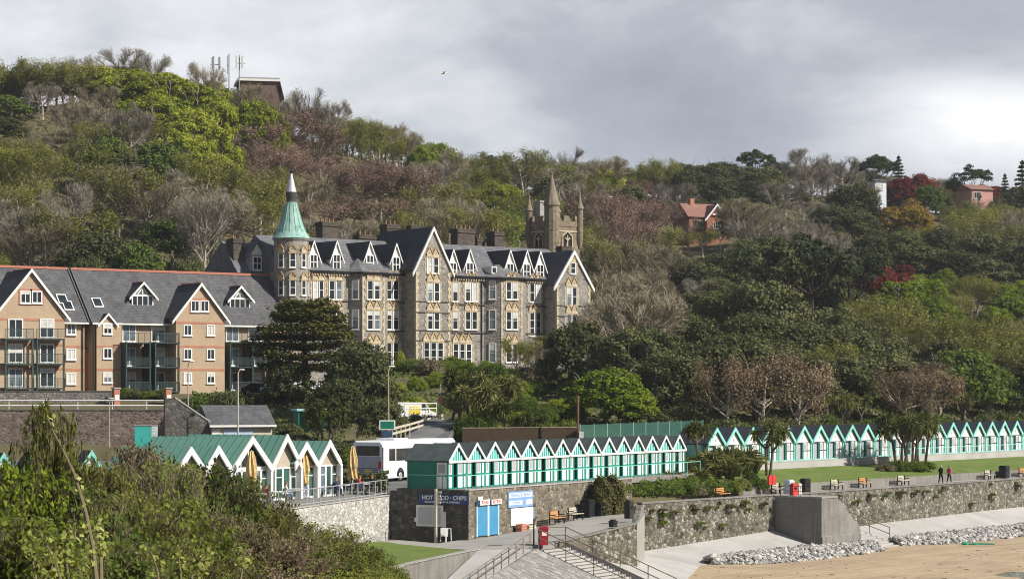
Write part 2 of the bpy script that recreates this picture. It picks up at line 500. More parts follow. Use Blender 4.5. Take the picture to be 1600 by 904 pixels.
BUFF = brick('buff_brick', (0.385, 0.27, 0.165), (0.46, 0.335, 0.215), (0.40, 0.34, 0.265), 1.0, 0.225, 0.075, 0.010, 0.16)
REDBRICK = brick('red_brick', (0.40, 0.135, 0.075), (0.46, 0.17, 0.10), (0.42, 0.27, 0.2), 1.0, 0.225, 0.075, 0.010, 0.2)
REDTILE = plain('red_ridge_tile', (0.42, 0.165, 0.115), 0.8, 0.2, 0.15)
FELT = plain('green_grey_felt', (0.070, 0.088, 0.088), 0.85, 0.2, 0.25, 1.5)
FELT_FAR = plain('blue_grey_felt', (0.045, 0.050, 0.062), 0.85, 0.2, 0.25, 1.5)

GRASS_M = ground('lawn', [(0.075, 0.115, 0.024), (0.12, 0.165, 0.038), (0.185, 0.20, 0.075)], 0.6, 8, 0.5, 0.95, 9)
LITTER = ground('hill_soil', [(0.075, 0.064, 0.038), (0.115, 0.10, 0.055), (0.12, 0.125, 0.05)], 0.2, 8, 0.5, 0.95, 2)
ASPHALT = ground('asphalt', [(0.10, 0.10, 0.10), (0.135, 0.134, 0.132), (0.17, 0.168, 0.165)], 0.3, 8, 0.2, 0.9, 12)
PATH_M = ground('path_tarmac', [(0.23, 0.215, 0.195), (0.30, 0.285, 0.26), (0.36, 0.345, 0.315)], 0.3, 8, 0.2, 0.9, 10)
def sand_mat():
    m = ground('wet_sand', [(0.31, 0.232, 0.15), (0.41, 0.315, 0.21), (0.50, 0.395, 0.275)], 0.12, 9, 0.45, 0.85, 2.5)
    nt = m.node_tree; b = nt.nodes['Principled BSDF']
    old = b.inputs['Base Color'].links[0].from_socket
    tc = nt.nodes.new('ShaderNodeTexCoord'); mp = nt.nodes.new('ShaderNodeMapping')
    mp.vector_type = 'TEXTURE'; mp.inputs['Rotation'].default_value = (0, 0, R(50)); mp.inputs['Scale'].default_value = (9, 0.9, 1)
    nt.links.new(tc.outputs['Object'], mp.inputs[0])
    tl = ramp_node(nt, [(0.40, (1, 1, 1)), (0.47, (0.80, 0.77, 0.73)), (0.53, (1, 1, 1)), (0.64, (0.90, 0.88, 0.85))])
    nt.links.new(noise(nt, mp.outputs[0], 0.55, 4, 0.5), tl.inputs[0])
    v = coords(nt, (1, 1, 1)); dm = ramp_node(nt, [(0.60, (1, 1, 1)), (0.68, (0.74, 0.72, 0.68))]); nt.links.new(noise(nt, v, 1.9, 3, 0.5), dm.inputs[0])
    c = mixc(nt, 1.0, old, tl.outputs[0], 'MULTIPLY'); c = mixc(nt, 0.7, c, dm.outputs[0], 'MULTIPLY')
    nt.links.new(c, b.inputs['Base Color'])
    return m
SAND_M = sand_mat()

# ================================================================ the lie of the land
D_HUT = Vector((0.5, 0.8660254, 0)); B_HUT = Vector((-0.8660254, 0.5, 0))      # near hut row: along / into depth
H0 = Vector((-4.5, 161.3, 6.6)); OFF = 1.7
D_FAR = Vector((0.613, 0.790, 0)).normalized(); B_FAR = Vector((-D_FAR.y, D_FAR.x, 0))
FAR0 = Vector((28.3, 228.0, 6.6)) - D_FAR * 14.9
Z_PROM = 4.5
P0 = Vector((10.2, 181.0, Z_PROM)); D_SEA = Vector((0.61, 0.792, 0)).normalized(); N_SEA = Vector((D_SEA.y, -D_SEA.x, 0))
def sea(s, out, z):
    p = P0 + D_SEA * s + N_SEA * out
    return Vector((p.x, p.y, z))

SKYLINE = [(-500, 120), (-200, 110), (0, 92), (100, 88), (190, 78), (280, 95), (340, 110), (450, 140), (550, 170), (640, 195), (700, 222),
           (760, 238), (860, 236), (950, 243), (1050, 246), (1150, 243), (1300, 245), (1370, 252), (1450, 268), (1600, 278), (1900, 295), (2300, 320)]
def lerp_tab(tab, x):
    if x <= tab[0][0]: return tab[0][1]
    for (a, b), (c, d) in zip(tab, tab[1:]):
        if x <= c: return b + (d - b) * (x - a) / (c - a)
    return tab[-1][1]
CREST_Y = [(-500, 440), (0, 440), (450, 455), (700, 490), (1000, 520), (1300, 540), (1600, 560), (2300, 620)]
COLS = [
    (-500, [(240, 5.8), (249.0, 6.0), (250.0, 11.4), (258, 13.0), (300, 13.6), (314, 16)]),
    (290,  [(240, 5.8), (249.0, 6.0), (250.0, 11.4), (258, 13.0), (300, 13.6), (314, 16)]),
    (330,  [(200, 5.8), (225.0, 6.0), (244.0, 11.0), (256, 12.8), (300, 13.6), (318, 16)]),
    (500,  [(195, 5.8), (222.0, 7.0), (243.0, 11.6), (254, 13.0), (300, 14.4), (325, 18)]),
    (620,  [(195, 5.9), (212.0, 6.4), (246.0, 10.2), (276, 15.4), (300, 16.2), (335, 18)]),
    (700,  [(196, 6.0), (212.0, 6.5), (240.0, 10.0), (283, 15.8), (305, 16.2), (340, 18)]),
    (820,  [(192, 6.4), (206.0, 6.8), (240.0, 10.0), (292, 15.8), (312, 16.3), (348, 18)]),
    (930,  [(188, 6.5), (206.0, 6.8), (246.0, 10.5), (300, 15.8), (325, 17.0), (355, 19)]),
    (1060, [(200, 6.5), (214.0, 6.8), (246.0, 9.5), (300, 15.5), (330, 19.0), (360, 24)]),
    (1140, [(222, 6.5), (228.0, 6.8), (250.0, 9.2), (300, 15.5), (330, 20.0), (360, 25)]),
    (1590, [(271, 6.5), (280.0, 6.8), (300.0, 8.5), (330, 12.0), (365, 18.0), (400, 25)]),
    (2300, [(380, 6.5), (390.0, 6.8), (410.0, 9.0), (440, 14.0), (470, 20.0), (500, 27)]),
]
def col_profile(px):
    for (a, A), (b, B) in zip(COLS, COLS[1:]):
        if px <= b or b == COLS[-1][0]:
            t = min(1, max(0, (px - a) / (b - a)))
            pr = [(p[0] + (q[0] - p[0]) * t, p[1] + (q[1] - p[1]) * t) for p, q in zip(A, B)]
            break
    yc = lerp_tab(CREST_Y, px)
    zc = E + (HZ - lerp_tab(SKYLINE, px)) / F * yc - 9.0
    y0, z0 = pr[-1]
    for t in (0.3, 0.65):
        pr.append((y0 + (yc - y0) * t, z0 + (zc - z0) * (t ** 1.06)))
    pr.append((yc, zc)); pr.append((yc + 90, zc + 1.0)); pr.append((yc + 600, zc - 25))
    return pr
def hill_z(x, y):
    px = 800 + F * x / y
    pr = col_profile(px)
    if y <= pr[0][0]: return pr[0][1]
    for (a, b), (c, d) in zip(pr, pr[1:]):
        if y <= c:
            return b + (d - b) * (y - a) / (c - a)
    return pr[-1][1]

def make_ground():
    # --- sand: one sheet out past the horizon
    mb = MB()
    n = 60
    mb.face([(-3000, -400, 0), (3000, -400, 0), (3000, 3500, 0), (-3000, 3500, 0)])
    tag(mb.build('sand', SAND_M), kind='structure')
    # --- wooded hill: fan of profiles
    cols = list(range(-500, 2301, 35))
    V = []; nr = None
    for px in cols:
        pr = col_profile(px)
        row = []
        for i, ((a, b), (c, d)) in enumerate(zip(pr, pr[1:])):
            k = 1 if i in (0, 1) else (6 if 4 <= i <= 8 else 3)
            for j in range(k):
                t = j / k
                row.append((a + (c - a) * t, b + (d - b) * t))
        row.append(pr[-1])
        nr = len(row)
        for (y, z) in row:
            w = 0.0 if y < 318 else 1.0
            z += w * 0.8 * math.sin(px * 0.021 + y * 0.05) * math.sin(y * 0.033 + px * 0.008)
            V.append(((px - 800) / F * y, y, z))
    Q = []
    for i in range(len(cols) - 1):
        for j in range(nr - 1):
            Q.append((i*nr+j, (i+1)*nr+j, (i+1)*nr+j+1, i*nr+j+1))
    tag(link('hill', np_mesh('hill', V, Q, LITTER, True)), kind='structure')

    # --- car park and road behind the cafe and the huts (flat, z 6.0)
    mb = MB()
    A = H0 + B_HUT * 0.2
    mb.slab([(-75, 105, 5.9), (-13.6, 150, 5.95), (-8.5, 163.9, 6.0), (-4.6, 162.3, 6.0), tuple(H0 + D_HUT * 42 + B_HUT * 0.3)[:2] + (6.3,),
             (26, 245, 6.3), (-20, 252, 6.0), (-85, 255, 5.9)], 1.0)
    tag(mb.build('car_park', ASPHALT), kind='structure')
    # road climbing to the right behind the coach
    mb = MB()
    mb.slab([(-14.6, 205, 6.25), (-11.4, 199, 6.2), (-6.2, 212, 8.9), (-4.9, 225, 10.6), (-8.8, 227, 10.8), (-10.2, 214, 9.0)], 4.0)
    tag(mb.build('road', ASPHALT), kind='structure')
    mb = MB()
    for (a, b) in (((-14.2, 187.5), (-11.6, 193.5)), ((-15.5, 195), (-13.3, 198.5)), ((-13.6, 178), (-11.4, 183))):
        d = Vector((b[0]-a[0], b[1]-a[1], 0)).normalized(); nn = Vector((-d.y, d.x, 0)) * 0.16
        a = Vector((a[0], a[1], 6.012)); b = Vector((b[0], b[1], 6.012))
        mb.face([a - nn, b - nn, b + nn, a + nn])
    tag(mb.build('road_marking', DIRTYWHITE), kind='structure')

    # --- hut terrace (near row) paving, z 6.6
    mb = MB()
    f = lambda s, o: tuple(H0 + D_HUT * s - B_HUT * o)
    mb.slab([f(-0.05, 1.4), f(38.6, 1.4), f(38.6, -4.2), f(-0.05, -4.2)], 6.2)
    tag(mb.build('hut_terrace', CONC_DARK), kind='structure')
    # far row terrace with pale kerb edge
    g = lambda s, o, z=6.6: tuple((FAR0 + D_FAR * s - B_FAR * o)[:2]) + (z,)
    mb = MB()
    mb.slab([g(-8, 1.25), g(90, 1.25), g(90, -6), g(-8, -6)], 5.0)
    tag(mb.build('upper_promenade', CONC_PALE), kind='structure')
    # link ground between the rows
    mb = MB()
    mb.slab([f(38, 0.9)[:2] + (6.55,), g(-8, 1.2, 6.55), g(-8, -5, 6.55), f(44, -8)[:2] + (6.55,), f(38, -4)[:2] + (6.55,)], 5.0)
    tag(mb.build('planting_bed_soil', LITTER), kind='structure')
    # --- lawn: slopes from the terrace kerb to the promenade's back wall
    mb = MB()
    for (s0, s1) in ((-6, 90),):
        mb.slab([g(s0, 1.3, 5.95), g(s1, 1.3, 5.95), tuple(sea(108, -3.3, 5.15)), tuple(sea(9, -3.3, 5.15))][::-1], 3.5)
    tag(mb.build('lawn', GRASS_M), kind='structure')
    # --- planting bed below the huts, left of the lawn
    mb = MB()
    mb.slab([f(18.0, 1.35)[:2] + (5.3,), tuple(sea(2, -1.6, 5.0)), tuple(sea(20, -3.1, 5.0)), g(-3, 1.0, 6.2), f(39, 1.2)[:2] + (6.3,)], 2.0)
    tag(mb.build('planting_bed', LITTER), kind='structure')
    # --- promenade along the top of the sea wall
    mb = MB()
    mb.slab([tuple(sea(0, -0.45, Z_PROM - 0.03)), tuple(sea(110, -0.45, Z_PROM - 0.03)), tuple(sea(110, -3.05, Z_PROM)), tuple(sea(0, -3.05, Z_PROM))], 0.5)
    tag(mb.build('promenade', PATH_M), kind='structure')
    # --- path under the hut terrace wall, climbing to the promenade
    w = lambda s, z, o=1.35: tuple((H0 + D_HUT * s - B_HUT * o)[:2]) + (z,)
    mb = MB()
    a = [w(-2.5, 3.0, 0.7), w(5, 3.25), w(12, 3.6), w(20, 4.1), w(24, 4.4)]
    b = [(-9.2, 157.0, 3.0), (-2.2, 151.6, 3.02), (1.9, 153.8, 3.2), (5.6, 158.4, 3.6), (8.9, 163.0, 4.1), (9.9, 172, 4.3), (10.3, 181, 4.42)]
    poly = [(-8.7, 163.3, 3.0)] + a + [tuple(sea(2.5, -1.0, 4.46))] + b[::-1]
    mb.slab(poly[::-1], -0.5)
    o = mb.build('path', PATH_M)
    tag(o, kind='structure')
    # tarmac slipway going down towards the camera
    mb = MB()
    mb.slab([(-2.25, 151.7, 3.0), (1.35, 152.6, 3.1), (-1.65, 142, 1.9), (-5.4, 129, 0.3), (-7.6, 129, 0.3), (-4.0, 142, 1.9)][::-1], -0.5)
    tag(mb.build('slipway', CONC_PALE), kind='structure')
    # stone-pitched slope between slipway and steps
    m, nt, b_ = nodes_of('stone_pitching', 0.9, 0.15)
    v = coords(nt, (1.3, 0.26, 0.5)); v.node.vector_type = 'TEXTURE'; v.node.inputs['Rotation'].default_value = (0, 0, R(-33))
    vo = nt.nodes.new('ShaderNodeTexVoronoi'); vo.inputs['Scale'].default_value = 1.6; nt.links.new(v, vo.inputs['Vector'])
    ve = nt.nodes.new('ShaderNodeTexVoronoi'); ve.feature = 'DISTANCE_TO_EDGE'; ve.inputs['Scale'].default_value = 1.6; nt.links.new(v, ve.inputs['Vector'])
    sc_ = nt.nodes.new('ShaderNodeSeparateColor'); nt.links.new(vo.outputs['Color'], sc_.inputs[0])
    rr = ramp_node(nt, [(0, (0.17, 0.165, 0.15)), (0.5, (0.27, 0.26, 0.24)), (1, (0.40, 0.385, 0.36))]); nt.links.new(sc_.outputs[0], rr.inputs[0])
    er = ramp_node(nt, [(0.03, (1, 1, 1)), (0.10, (0, 0, 0))]); nt.links.new(ve.outputs['Distance'], er.inputs[0])
    cc = mixc(nt, er.outputs[0], rr.outputs[0], (0.16, 0.155, 0.14)); nt.links.new(cc, b_.inputs['Base Color'])
    bump(nt, b_, ve.outputs['Distance'], 0.7, 0.1)
    mb = MB()
    T = Vector((1.55, 152.6, 3.1))
    Lp = [Vector((1.4, 152.5, 3.08)), Vector((-1.6, 142, 1.88)), Vector((-5.35, 129, 0.28))]
    Rp = [Vector((1.72, 152.25, 3.1)), Vector((8.85, 147.65, 0.02)), Vector((6, 140, -0.1)), Vector((-2, 128, -0.1))]
    mb.face([Lp[0], Lp[1], Rp[0]]); mb.face([Rp[0], Lp[1], Rp[1]]); mb.face([Lp[1], Rp[2], Rp[1]]); mb.face([Lp[1], Lp[2], Rp[3], Rp[2]])
    tag(mb.build('pitched_slope', m), kind='structure')
    # grass by the cafe terrace wall
    mb = MB()
    mb.slab([(-2.75, 150.5, 3.06), (-4.3, 144.5, 3.1), (-6.3, 137.3, 3.2), (-13, 131, 3.2), (-15, 150, 3.2), (-9.0, 159.5, 3.1), (-7.6, 156.8, 3.08)], 0.5)
    tag(mb.build('grass_patch', GRASS_M), kind='structure')
    # --- concrete apron at the foot of the sea wall
    mb = MB()
    ap = []
    for (s, zt, wd) in ((0, 0.9, 5.4), (6, 1.1, 4.6), (13, 1.35, 4.8), (20.0, 1.6, 5.6)):
        ap.append((sea(s, 0, zt), sea(s, wd, -0.12 if s > 3 else 0.0)))
    for (p, q), (r_, s_) in zip(ap, ap[1:]): mb.face([p, q, s_, r_])
    lead = [Vector((7.8, 164.2, 0.75)), Vector((9.6, 161.2, -0.1)), Vector((12.5, 171.0, -0.1))]
    fan = Vector((4.0, 155.8, 2.3)); ring = [ap[0][0], ap[0][1], Vector((13.0, 166, -.1)), Vector((12.4, 156, -.1)), Vector((11.0, 150.9, -.1)), Vector((10.6, 150.7, .1))]
    mb.face([fan, Vector((7.8, 163.6, 1.0)), ring[0]])
    for p_, q_ in zip(ring, ring[1:]): mb.face([fan, p_, q_])
    ar = []
    for (s, zt, wd) in ((27.5, 1.1, 5.2), (40, 1.35, 5.2), (60, 1.6, 5.4), (110, 1.9, 5.4)):
        ar.append((sea(s, 0, zt), sea(s, wd, -0.12)))
    for (p, q), (r_, s_) in zip(ar, ar[1:]): mb.face([p, q, s_, r_])
    tag(mb.build('apron', CONC_PALE), kind='structure')
    # joints in the apron stay in the material of the slab: thin dark sealing strips
    # --- foreground headland the photographer stands on
    V = []; Q = []
    xs = np.linspace(-60, 60, 41); ys = np.linspace(-15, 138, 52)
    for y in ys:
        for x in xs:
            base = 11.9 - 0.062 * max(0, y)
            edge = -0.3 - 0.055 * y + 3.0 * (y < 8)
            fall = max(0.0, x - edge)
            z = base - (0.55 * fall if y > 4 else 0.25 * fall)
            z = max(z, -1.5) + 0.25 * math.sin(x * 0.7 + y * 0.31) * math.sin(y * 0.43 - x * 0.2)
            if y > 122: z = min(z, 3.0)
            V.append((x, y, z))
    nx = len(xs)
    for j in range(len(ys) - 1):
        for i in range(nx - 1):
            Q.append((j*nx+i, j*nx+i+1, (j+1)*nx+i+1, (j+1)*nx+i))
    tag(link('headland', np_mesh('headland', V, Q, LITTER, True)), kind='structure')
    # shallow water left on the sand, far right
    mb = MB()
    c = on(1600, 901, 0.0)
    pts = []
    for k in range(26):
        t = 2 * math.pi * k / 26
        r = 1 + 0.22 * math.sin(3 * t + 1) + 0.1 * math.sin(7 * t)
        pts.append((c.x + 3.2 + 5.0 * r * math.cos(t), c.y + 0.3 + 4.2 * r * math.sin(t), 0.006))
    mb.face(pts)
    tag(mb.build('water', glass('pool_water', (0.12, 0.10, 0.07), 0.12)), kind='structure')
make_ground()

# ---------------------------------------------------------------- walls
def wall(name, pts, thick, base, mat, label, cat='wall', cope=None, cope_h=0.12, cope_w=None, group=None):
    """free-standing wall along pts (x, y, top); thickness goes to the left of the run"""
    root = empty(name, (pts[0][0], pts[0][1], base), 0, label, cat, group)
    o = Vector((pts[0][0], pts[0][1], base))
    mb = MB(); cb = MB()
    for p, q in zip(pts, pts[1:]):
        p = Vector(p); q = Vector(q)
        d = Vector((q.x - p.x, q.y - p.y, 0)).normalized(); nn = Vector((-d.y, d.x, 0)) * thick
        b0 = base if not callable(base) else base
        poly = [p - o, q - o, q + nn - o, p + nn - o]
        mb.slab(poly, 0)
        if cope:
            e = Vector((-d.y, d.x, 0)) * 0.06
            cb.slab([p - e - o + Vector((0, 0, cope_h)), q - e - o + Vector((0, 0, cope_h)), q + nn + e - o + Vector((0, 0, cope_h)), p + nn + e - o + Vector((0, 0, cope_h))], 0)
            # lift coping underside to the wall top
            for k in range(len(cb.v) - 4, len(cb.v)):
                x, y, z = cb.v[k]
                src = (p, q, q + nn, p + nn)[k - (len(cb.v) - 4)]
                cb.v[k] = (x, y, src.z - o.z + 0.003)
    mb.build('stonework', mat, root)
    if cope: cb.build('coping', cope, root)
    return root

# sea wall left of the concrete block, then right of it
wall('sea_wall', [tuple(sea(0, 0, 4.62)), tuple(sea(20.0, 0, 4.55))], 0.45, -0.3, STONE_SEA, 'rough grey stone sea wall topped with plants, left of the concrete block', cope=CONC_DARK)
wall('sea_wall', [tuple(sea(24.2, 0, 4.5)), tuple(sea(110, 0, 4.5))], 0.45, -0.3, STONE_SEA, 'long grey stone sea wall running right from the concrete block below the lawn', cope=CONC_DARK)
wall('return_wall', [(8.9, 163.0, 4.05), tuple(sea(0, -0.02, 4.55))], 0.4, -0.3, STONE_SEA, 'short return wall with a pale rendered end between path and sea wall', cope=None)
wall('path_wall', [(2.9, 155.0, 3.25), (5.6, 158.3, 3.62), (8.85, 162.9, 4.1)], 0.4, -0.3, STONE_SEA, 'low stone wall holding up the path beside the beach steps', cope=CONC_DARK, cope_h=0.09)
# wall behind the promenade, below the lawn
wall('low_wall', [tuple(sea(20, -3.1, 5.2)), tuple(sea(108, -3.1, 5.2))], 0.2, 4.0, CONC_DARK, 'low grey wall behind the promenade benches at the foot of the lawn', cope=None)
# concrete block (platform) with stair parapet
def block():
    root = empty('concrete_block', sea(20.05, 0, 0), 0, 'massive grey concrete block with a shaded left face jutting from the sea wall', 'sea defence')
    o = Vector(root.location)
    mb = MB()
    top = 4.42
    a = sea(20.05, 0.0, top) - o; b = sea(20.05, 4.6, top) - o; c = sea(22.7, 4.6, top) - o; d = sea(22.7, 0.0, top) - o
    mb.slab([a, b, c, d], -0.3)
    # sloping part, parapet of the steps
    e = sea(26.6, 4.6, 1.75) - o; f = sea(26.6, 3.9, 1.75) - o; g = sea(22.703, 3.9, top) - o; h = sea(22.703, 4.6, top) - o
    mb.slab([h, e, f, g][::-1] if False else [h, e, f, g], -0.3)
    # plinth step running along the front
    mb.slab([sea(20.0, 4.603, 1.22) - o, sea(20.0, 4.72, 1.16) - o, sea(26.65, 4.72, 1.16) - o, sea(26.65, 4.603, 1.22) - o], -0.3)
    mb.build('block', CONC_DARK, root)
    cp = MB()
    cp.slab([sea(20.0, 0.0, top + 0.14) - o, sea(20.0, 4.66, top + 0.14) - o, sea(22.75, 4.66, top + 0.14) - o, sea(22.75, 0.0, top + 0.14) - o], top + 0.003)
    cp.build('coping', CONCRETE, root)
block()
# terrace wall under the near huts: sunlit face and the shaded end with the food sign
w_ = lambda s, z, o=OFF: tuple((H0 + D_HUT * s - B_HUT * o)[:2]) + (z,)
CORNER = Vector(w_(0.0, 6.55))
SIGN_L = Vector((-8.62, 162.95, 6.45))
wall('terrace_wall', [tuple(CORNER), w_(25, 6.55)], 0.35, 1.5, STONE_HUT, 'sunlit rubble stone wall under the near row of beach huts with blue doors', cope=CONC_PALE, cope_h=0.06)
STONE_SHADE = rubble('shade_toned_rubble', [(0.045, 0.042, 0.038), (0.10, 0.095, 0.085), (0.15, 0.14, 0.125), (0.07, 0.066, 0.06)], 2.7, (0.08, 0.075, 0.068), 0.06, 0.0, 1.2, 0.7, 0.3)  # terrace stone darkened: the end wall's shade is put into its colour
wall('end_wall', [tuple(SIGN_L), tuple(CORNER + Vector((-0.03, 0.0, 0)))], 0.35, 1.5, STONE_SHADE, 'stone end wall in shade carrying the blue food sign', cope=None)
# cafe terrace wall
TW = [Vector((-21.5, 112, 6.1)), Vector((-14.9, 140, 6.1)), Vector((-8.66, 163.0, 6.1))]
wall('cafe_terrace_wall', [tuple(TW[0]), tuple(TW[1]), tuple(TW[2])], 0.4, 0.5, STONE_PALE, 'pale grey rubble wall holding up the cafe terrace', cope=CONC_PALE, cope_h=0.05)
mb = MB()
mb.slab([tuple(TW[0] + Vector((-0.42, 0.1, -0.02))), tuple(TW[1] + Vector((-0.42, 0.1, -0.02))), tuple(TW[2] + Vector((-0.42, 0, -0.02))), (-9.4, 167, 6.08), (-14, 178, 6.08), (-30, 178, 6.08), (-40, 112, 6.08)], 3)
tag(mb.build('cafe_terrace', CONC_DARK), kind='structure')
# slipway wall below the grass
wall('slipway_wall', [(-7.6, 130.5, 3.05), (-6.15, 136.9, 3.2), (-2.62, 150.4, 3.06), (-2.1, 152.1, 3.02)], 0.3, -0.3, CONC_DARK, 'low concrete wall between the grass and the slipway', cope=CONCRETE, cope_h=0.07)
# upper retaining wall below the apartments
RW0 = at(-60, 641, 248); RW1 = at(285, 641, 248)
wall('retaining_wall', [(RW0.x - 30, 249.3, 11.4), (RW0.x, 249.3, 11.4), (RW1.x, 249.3, 11.4)], 0.5, 5.5, STONE_UP, 'high brown stone retaining wall below the brick apartments', cope=CONC_DARK, cope_h=0.1)
gw0 = at(-40, 611, 254); gw1 = at(175, 611, 254)
wall('garden_wall', [(gw0.x, 254, 13.45), (gw1.x, 254, 13.45)], 0.4, 11.0, STONE_GREY, 'grey rubble garden wall in front of the left apartments', cope=CONC_DARK, cope_h=0.06)
# ================================================================ windows shared by the buildings
WIN = {}
def win_mesh(w, h, cols, rows, arch=False, t=0.09, frame_mat=WHITE, key=''):
    """white frame and its panes as two meshes, front plane at y=0, centred on x, sill at z=0"""
    k = (round(w, 2), round(h, 2), cols, rows, arch, t, frame_mat.name, key)
    if k in WIN: return WIN[k]
    fb = MB()
    fb.box(-w/2, -w/2 + t, -0.05, 0.06, 0, h); fb.box(w/2 - t, w/2, -0.05, 0.06, 0, h)
    fb.box(-w/2 + t, w/2 - t, -0.05, 0.06, 0, t); fb.box(-w/2 + t, w/2 - t, -0.05, 0.06, h - t, h)
    b = t * 0.62
    for i in range(1, cols):
        x = -w/2 + w * i / cols
        fb.box(x - b/2, x + b/2, -0.04, 0.05, t, h - t)
    for j in range(1, rows):
        z = h * j / rows
        fb.box(-w/2 + t, w/2 - t, -0.035, 0.045, z - b/2, z + b/2)
    fb.box(-w/2 - 0.06, w/2 + 0.06, -0.12, 0.02, -0.09, -0.002)
    if arch:
        n = 8; r = w / 2
        pts = [(-r, 0, h)] + [(r * math.cos(math.pi - math.pi * i / n), 0, h + r * 0.75 * math.sin(math.pi * i / n)) for i in range(1, n)] + [(r, 0, h)]
        for p, q in zip(pts, pts[1:]): fb.bar((p[0] * 0.94, 0.005, p[2] * 1.0), (q[0] * 0.94, 0.005, q[2]), 0.1, t)
    pb = MB()
    pb.box(-w/2 + t * 0.7, w/2 - t * 0.7, 0.012, 0.03, t * 0.7, h - t * 0.7)
    if arch:
        pb.prism([(-w*0.44, 0.012, h - 0.02), (w*0.44, 0.012, h - 0.02), (w*0.3, 0.012, h + w*0.28), (0, 0.012, h + w * 0.36), (-w*0.3, 0.012, h + w*0.28)], (0, 0.018, 0))
    WIN[k] = (fb.mesh('window', frame_mat), pb.mesh('pane', PANE))
    return WIN[k]
WRNG = random.Random(5)
BL = {}
def add_window(parent, x, y, z, w, h, cols=1, rows=2, rz=0.0, arch=False, t=0.09, name='window', pane=None, frame=WHITE):
    fm, pm = win_mesh(w, h, cols, rows, arch, t, frame)
    o = link(name, fm, parent, (x, y, z), (0, 0, rz))
    if pane is None:
        r = WRNG.random()
        pane = PANE if r < 0.74 else (PANE_SKY if r < 0.92 else CURTAIN)
    link('pane', pm, o, mat=pane)
    if pane is not CURTAIN and WRNG.random() < 0.36 and rows < 3 and h > 1.2 and cols <= 2:
        bh = WRNG.choice((0.28, 0.4, 0.48)); kb_ = (round(w, 2), round(h, 2), bh)
        if kb_ not in BL:
            q = MB(); q.box(-w/2 + t, w/2 - t, -0.012, 0.010, h * (1 - bh), h - t); BL[kb_] = q.mesh('blind', CURTAIN)
        link('blind', BL[kb_], o)
    return o
def gable_roof(mb, x0, x1, y0, y1, ze, zr, th=0.16, over=0.25, eo=None):
    """two slabs with the ridge along y"""
    xm = (x0 + x1) / 2
    k = (zr - ze) / ((x1 - x0) / 2)
    e = over
    for sgn, xe in ((-1, x0), (1, x1)):
        xo = xe + sgn * e; zo = ze - k * e
        poly = [(xm, y0, zr), (xo, y0, zo), (xo, y0, zo + th), (xm, y0, zr + th)]
        mb.prism(poly, (0, y1 - y0, 0))

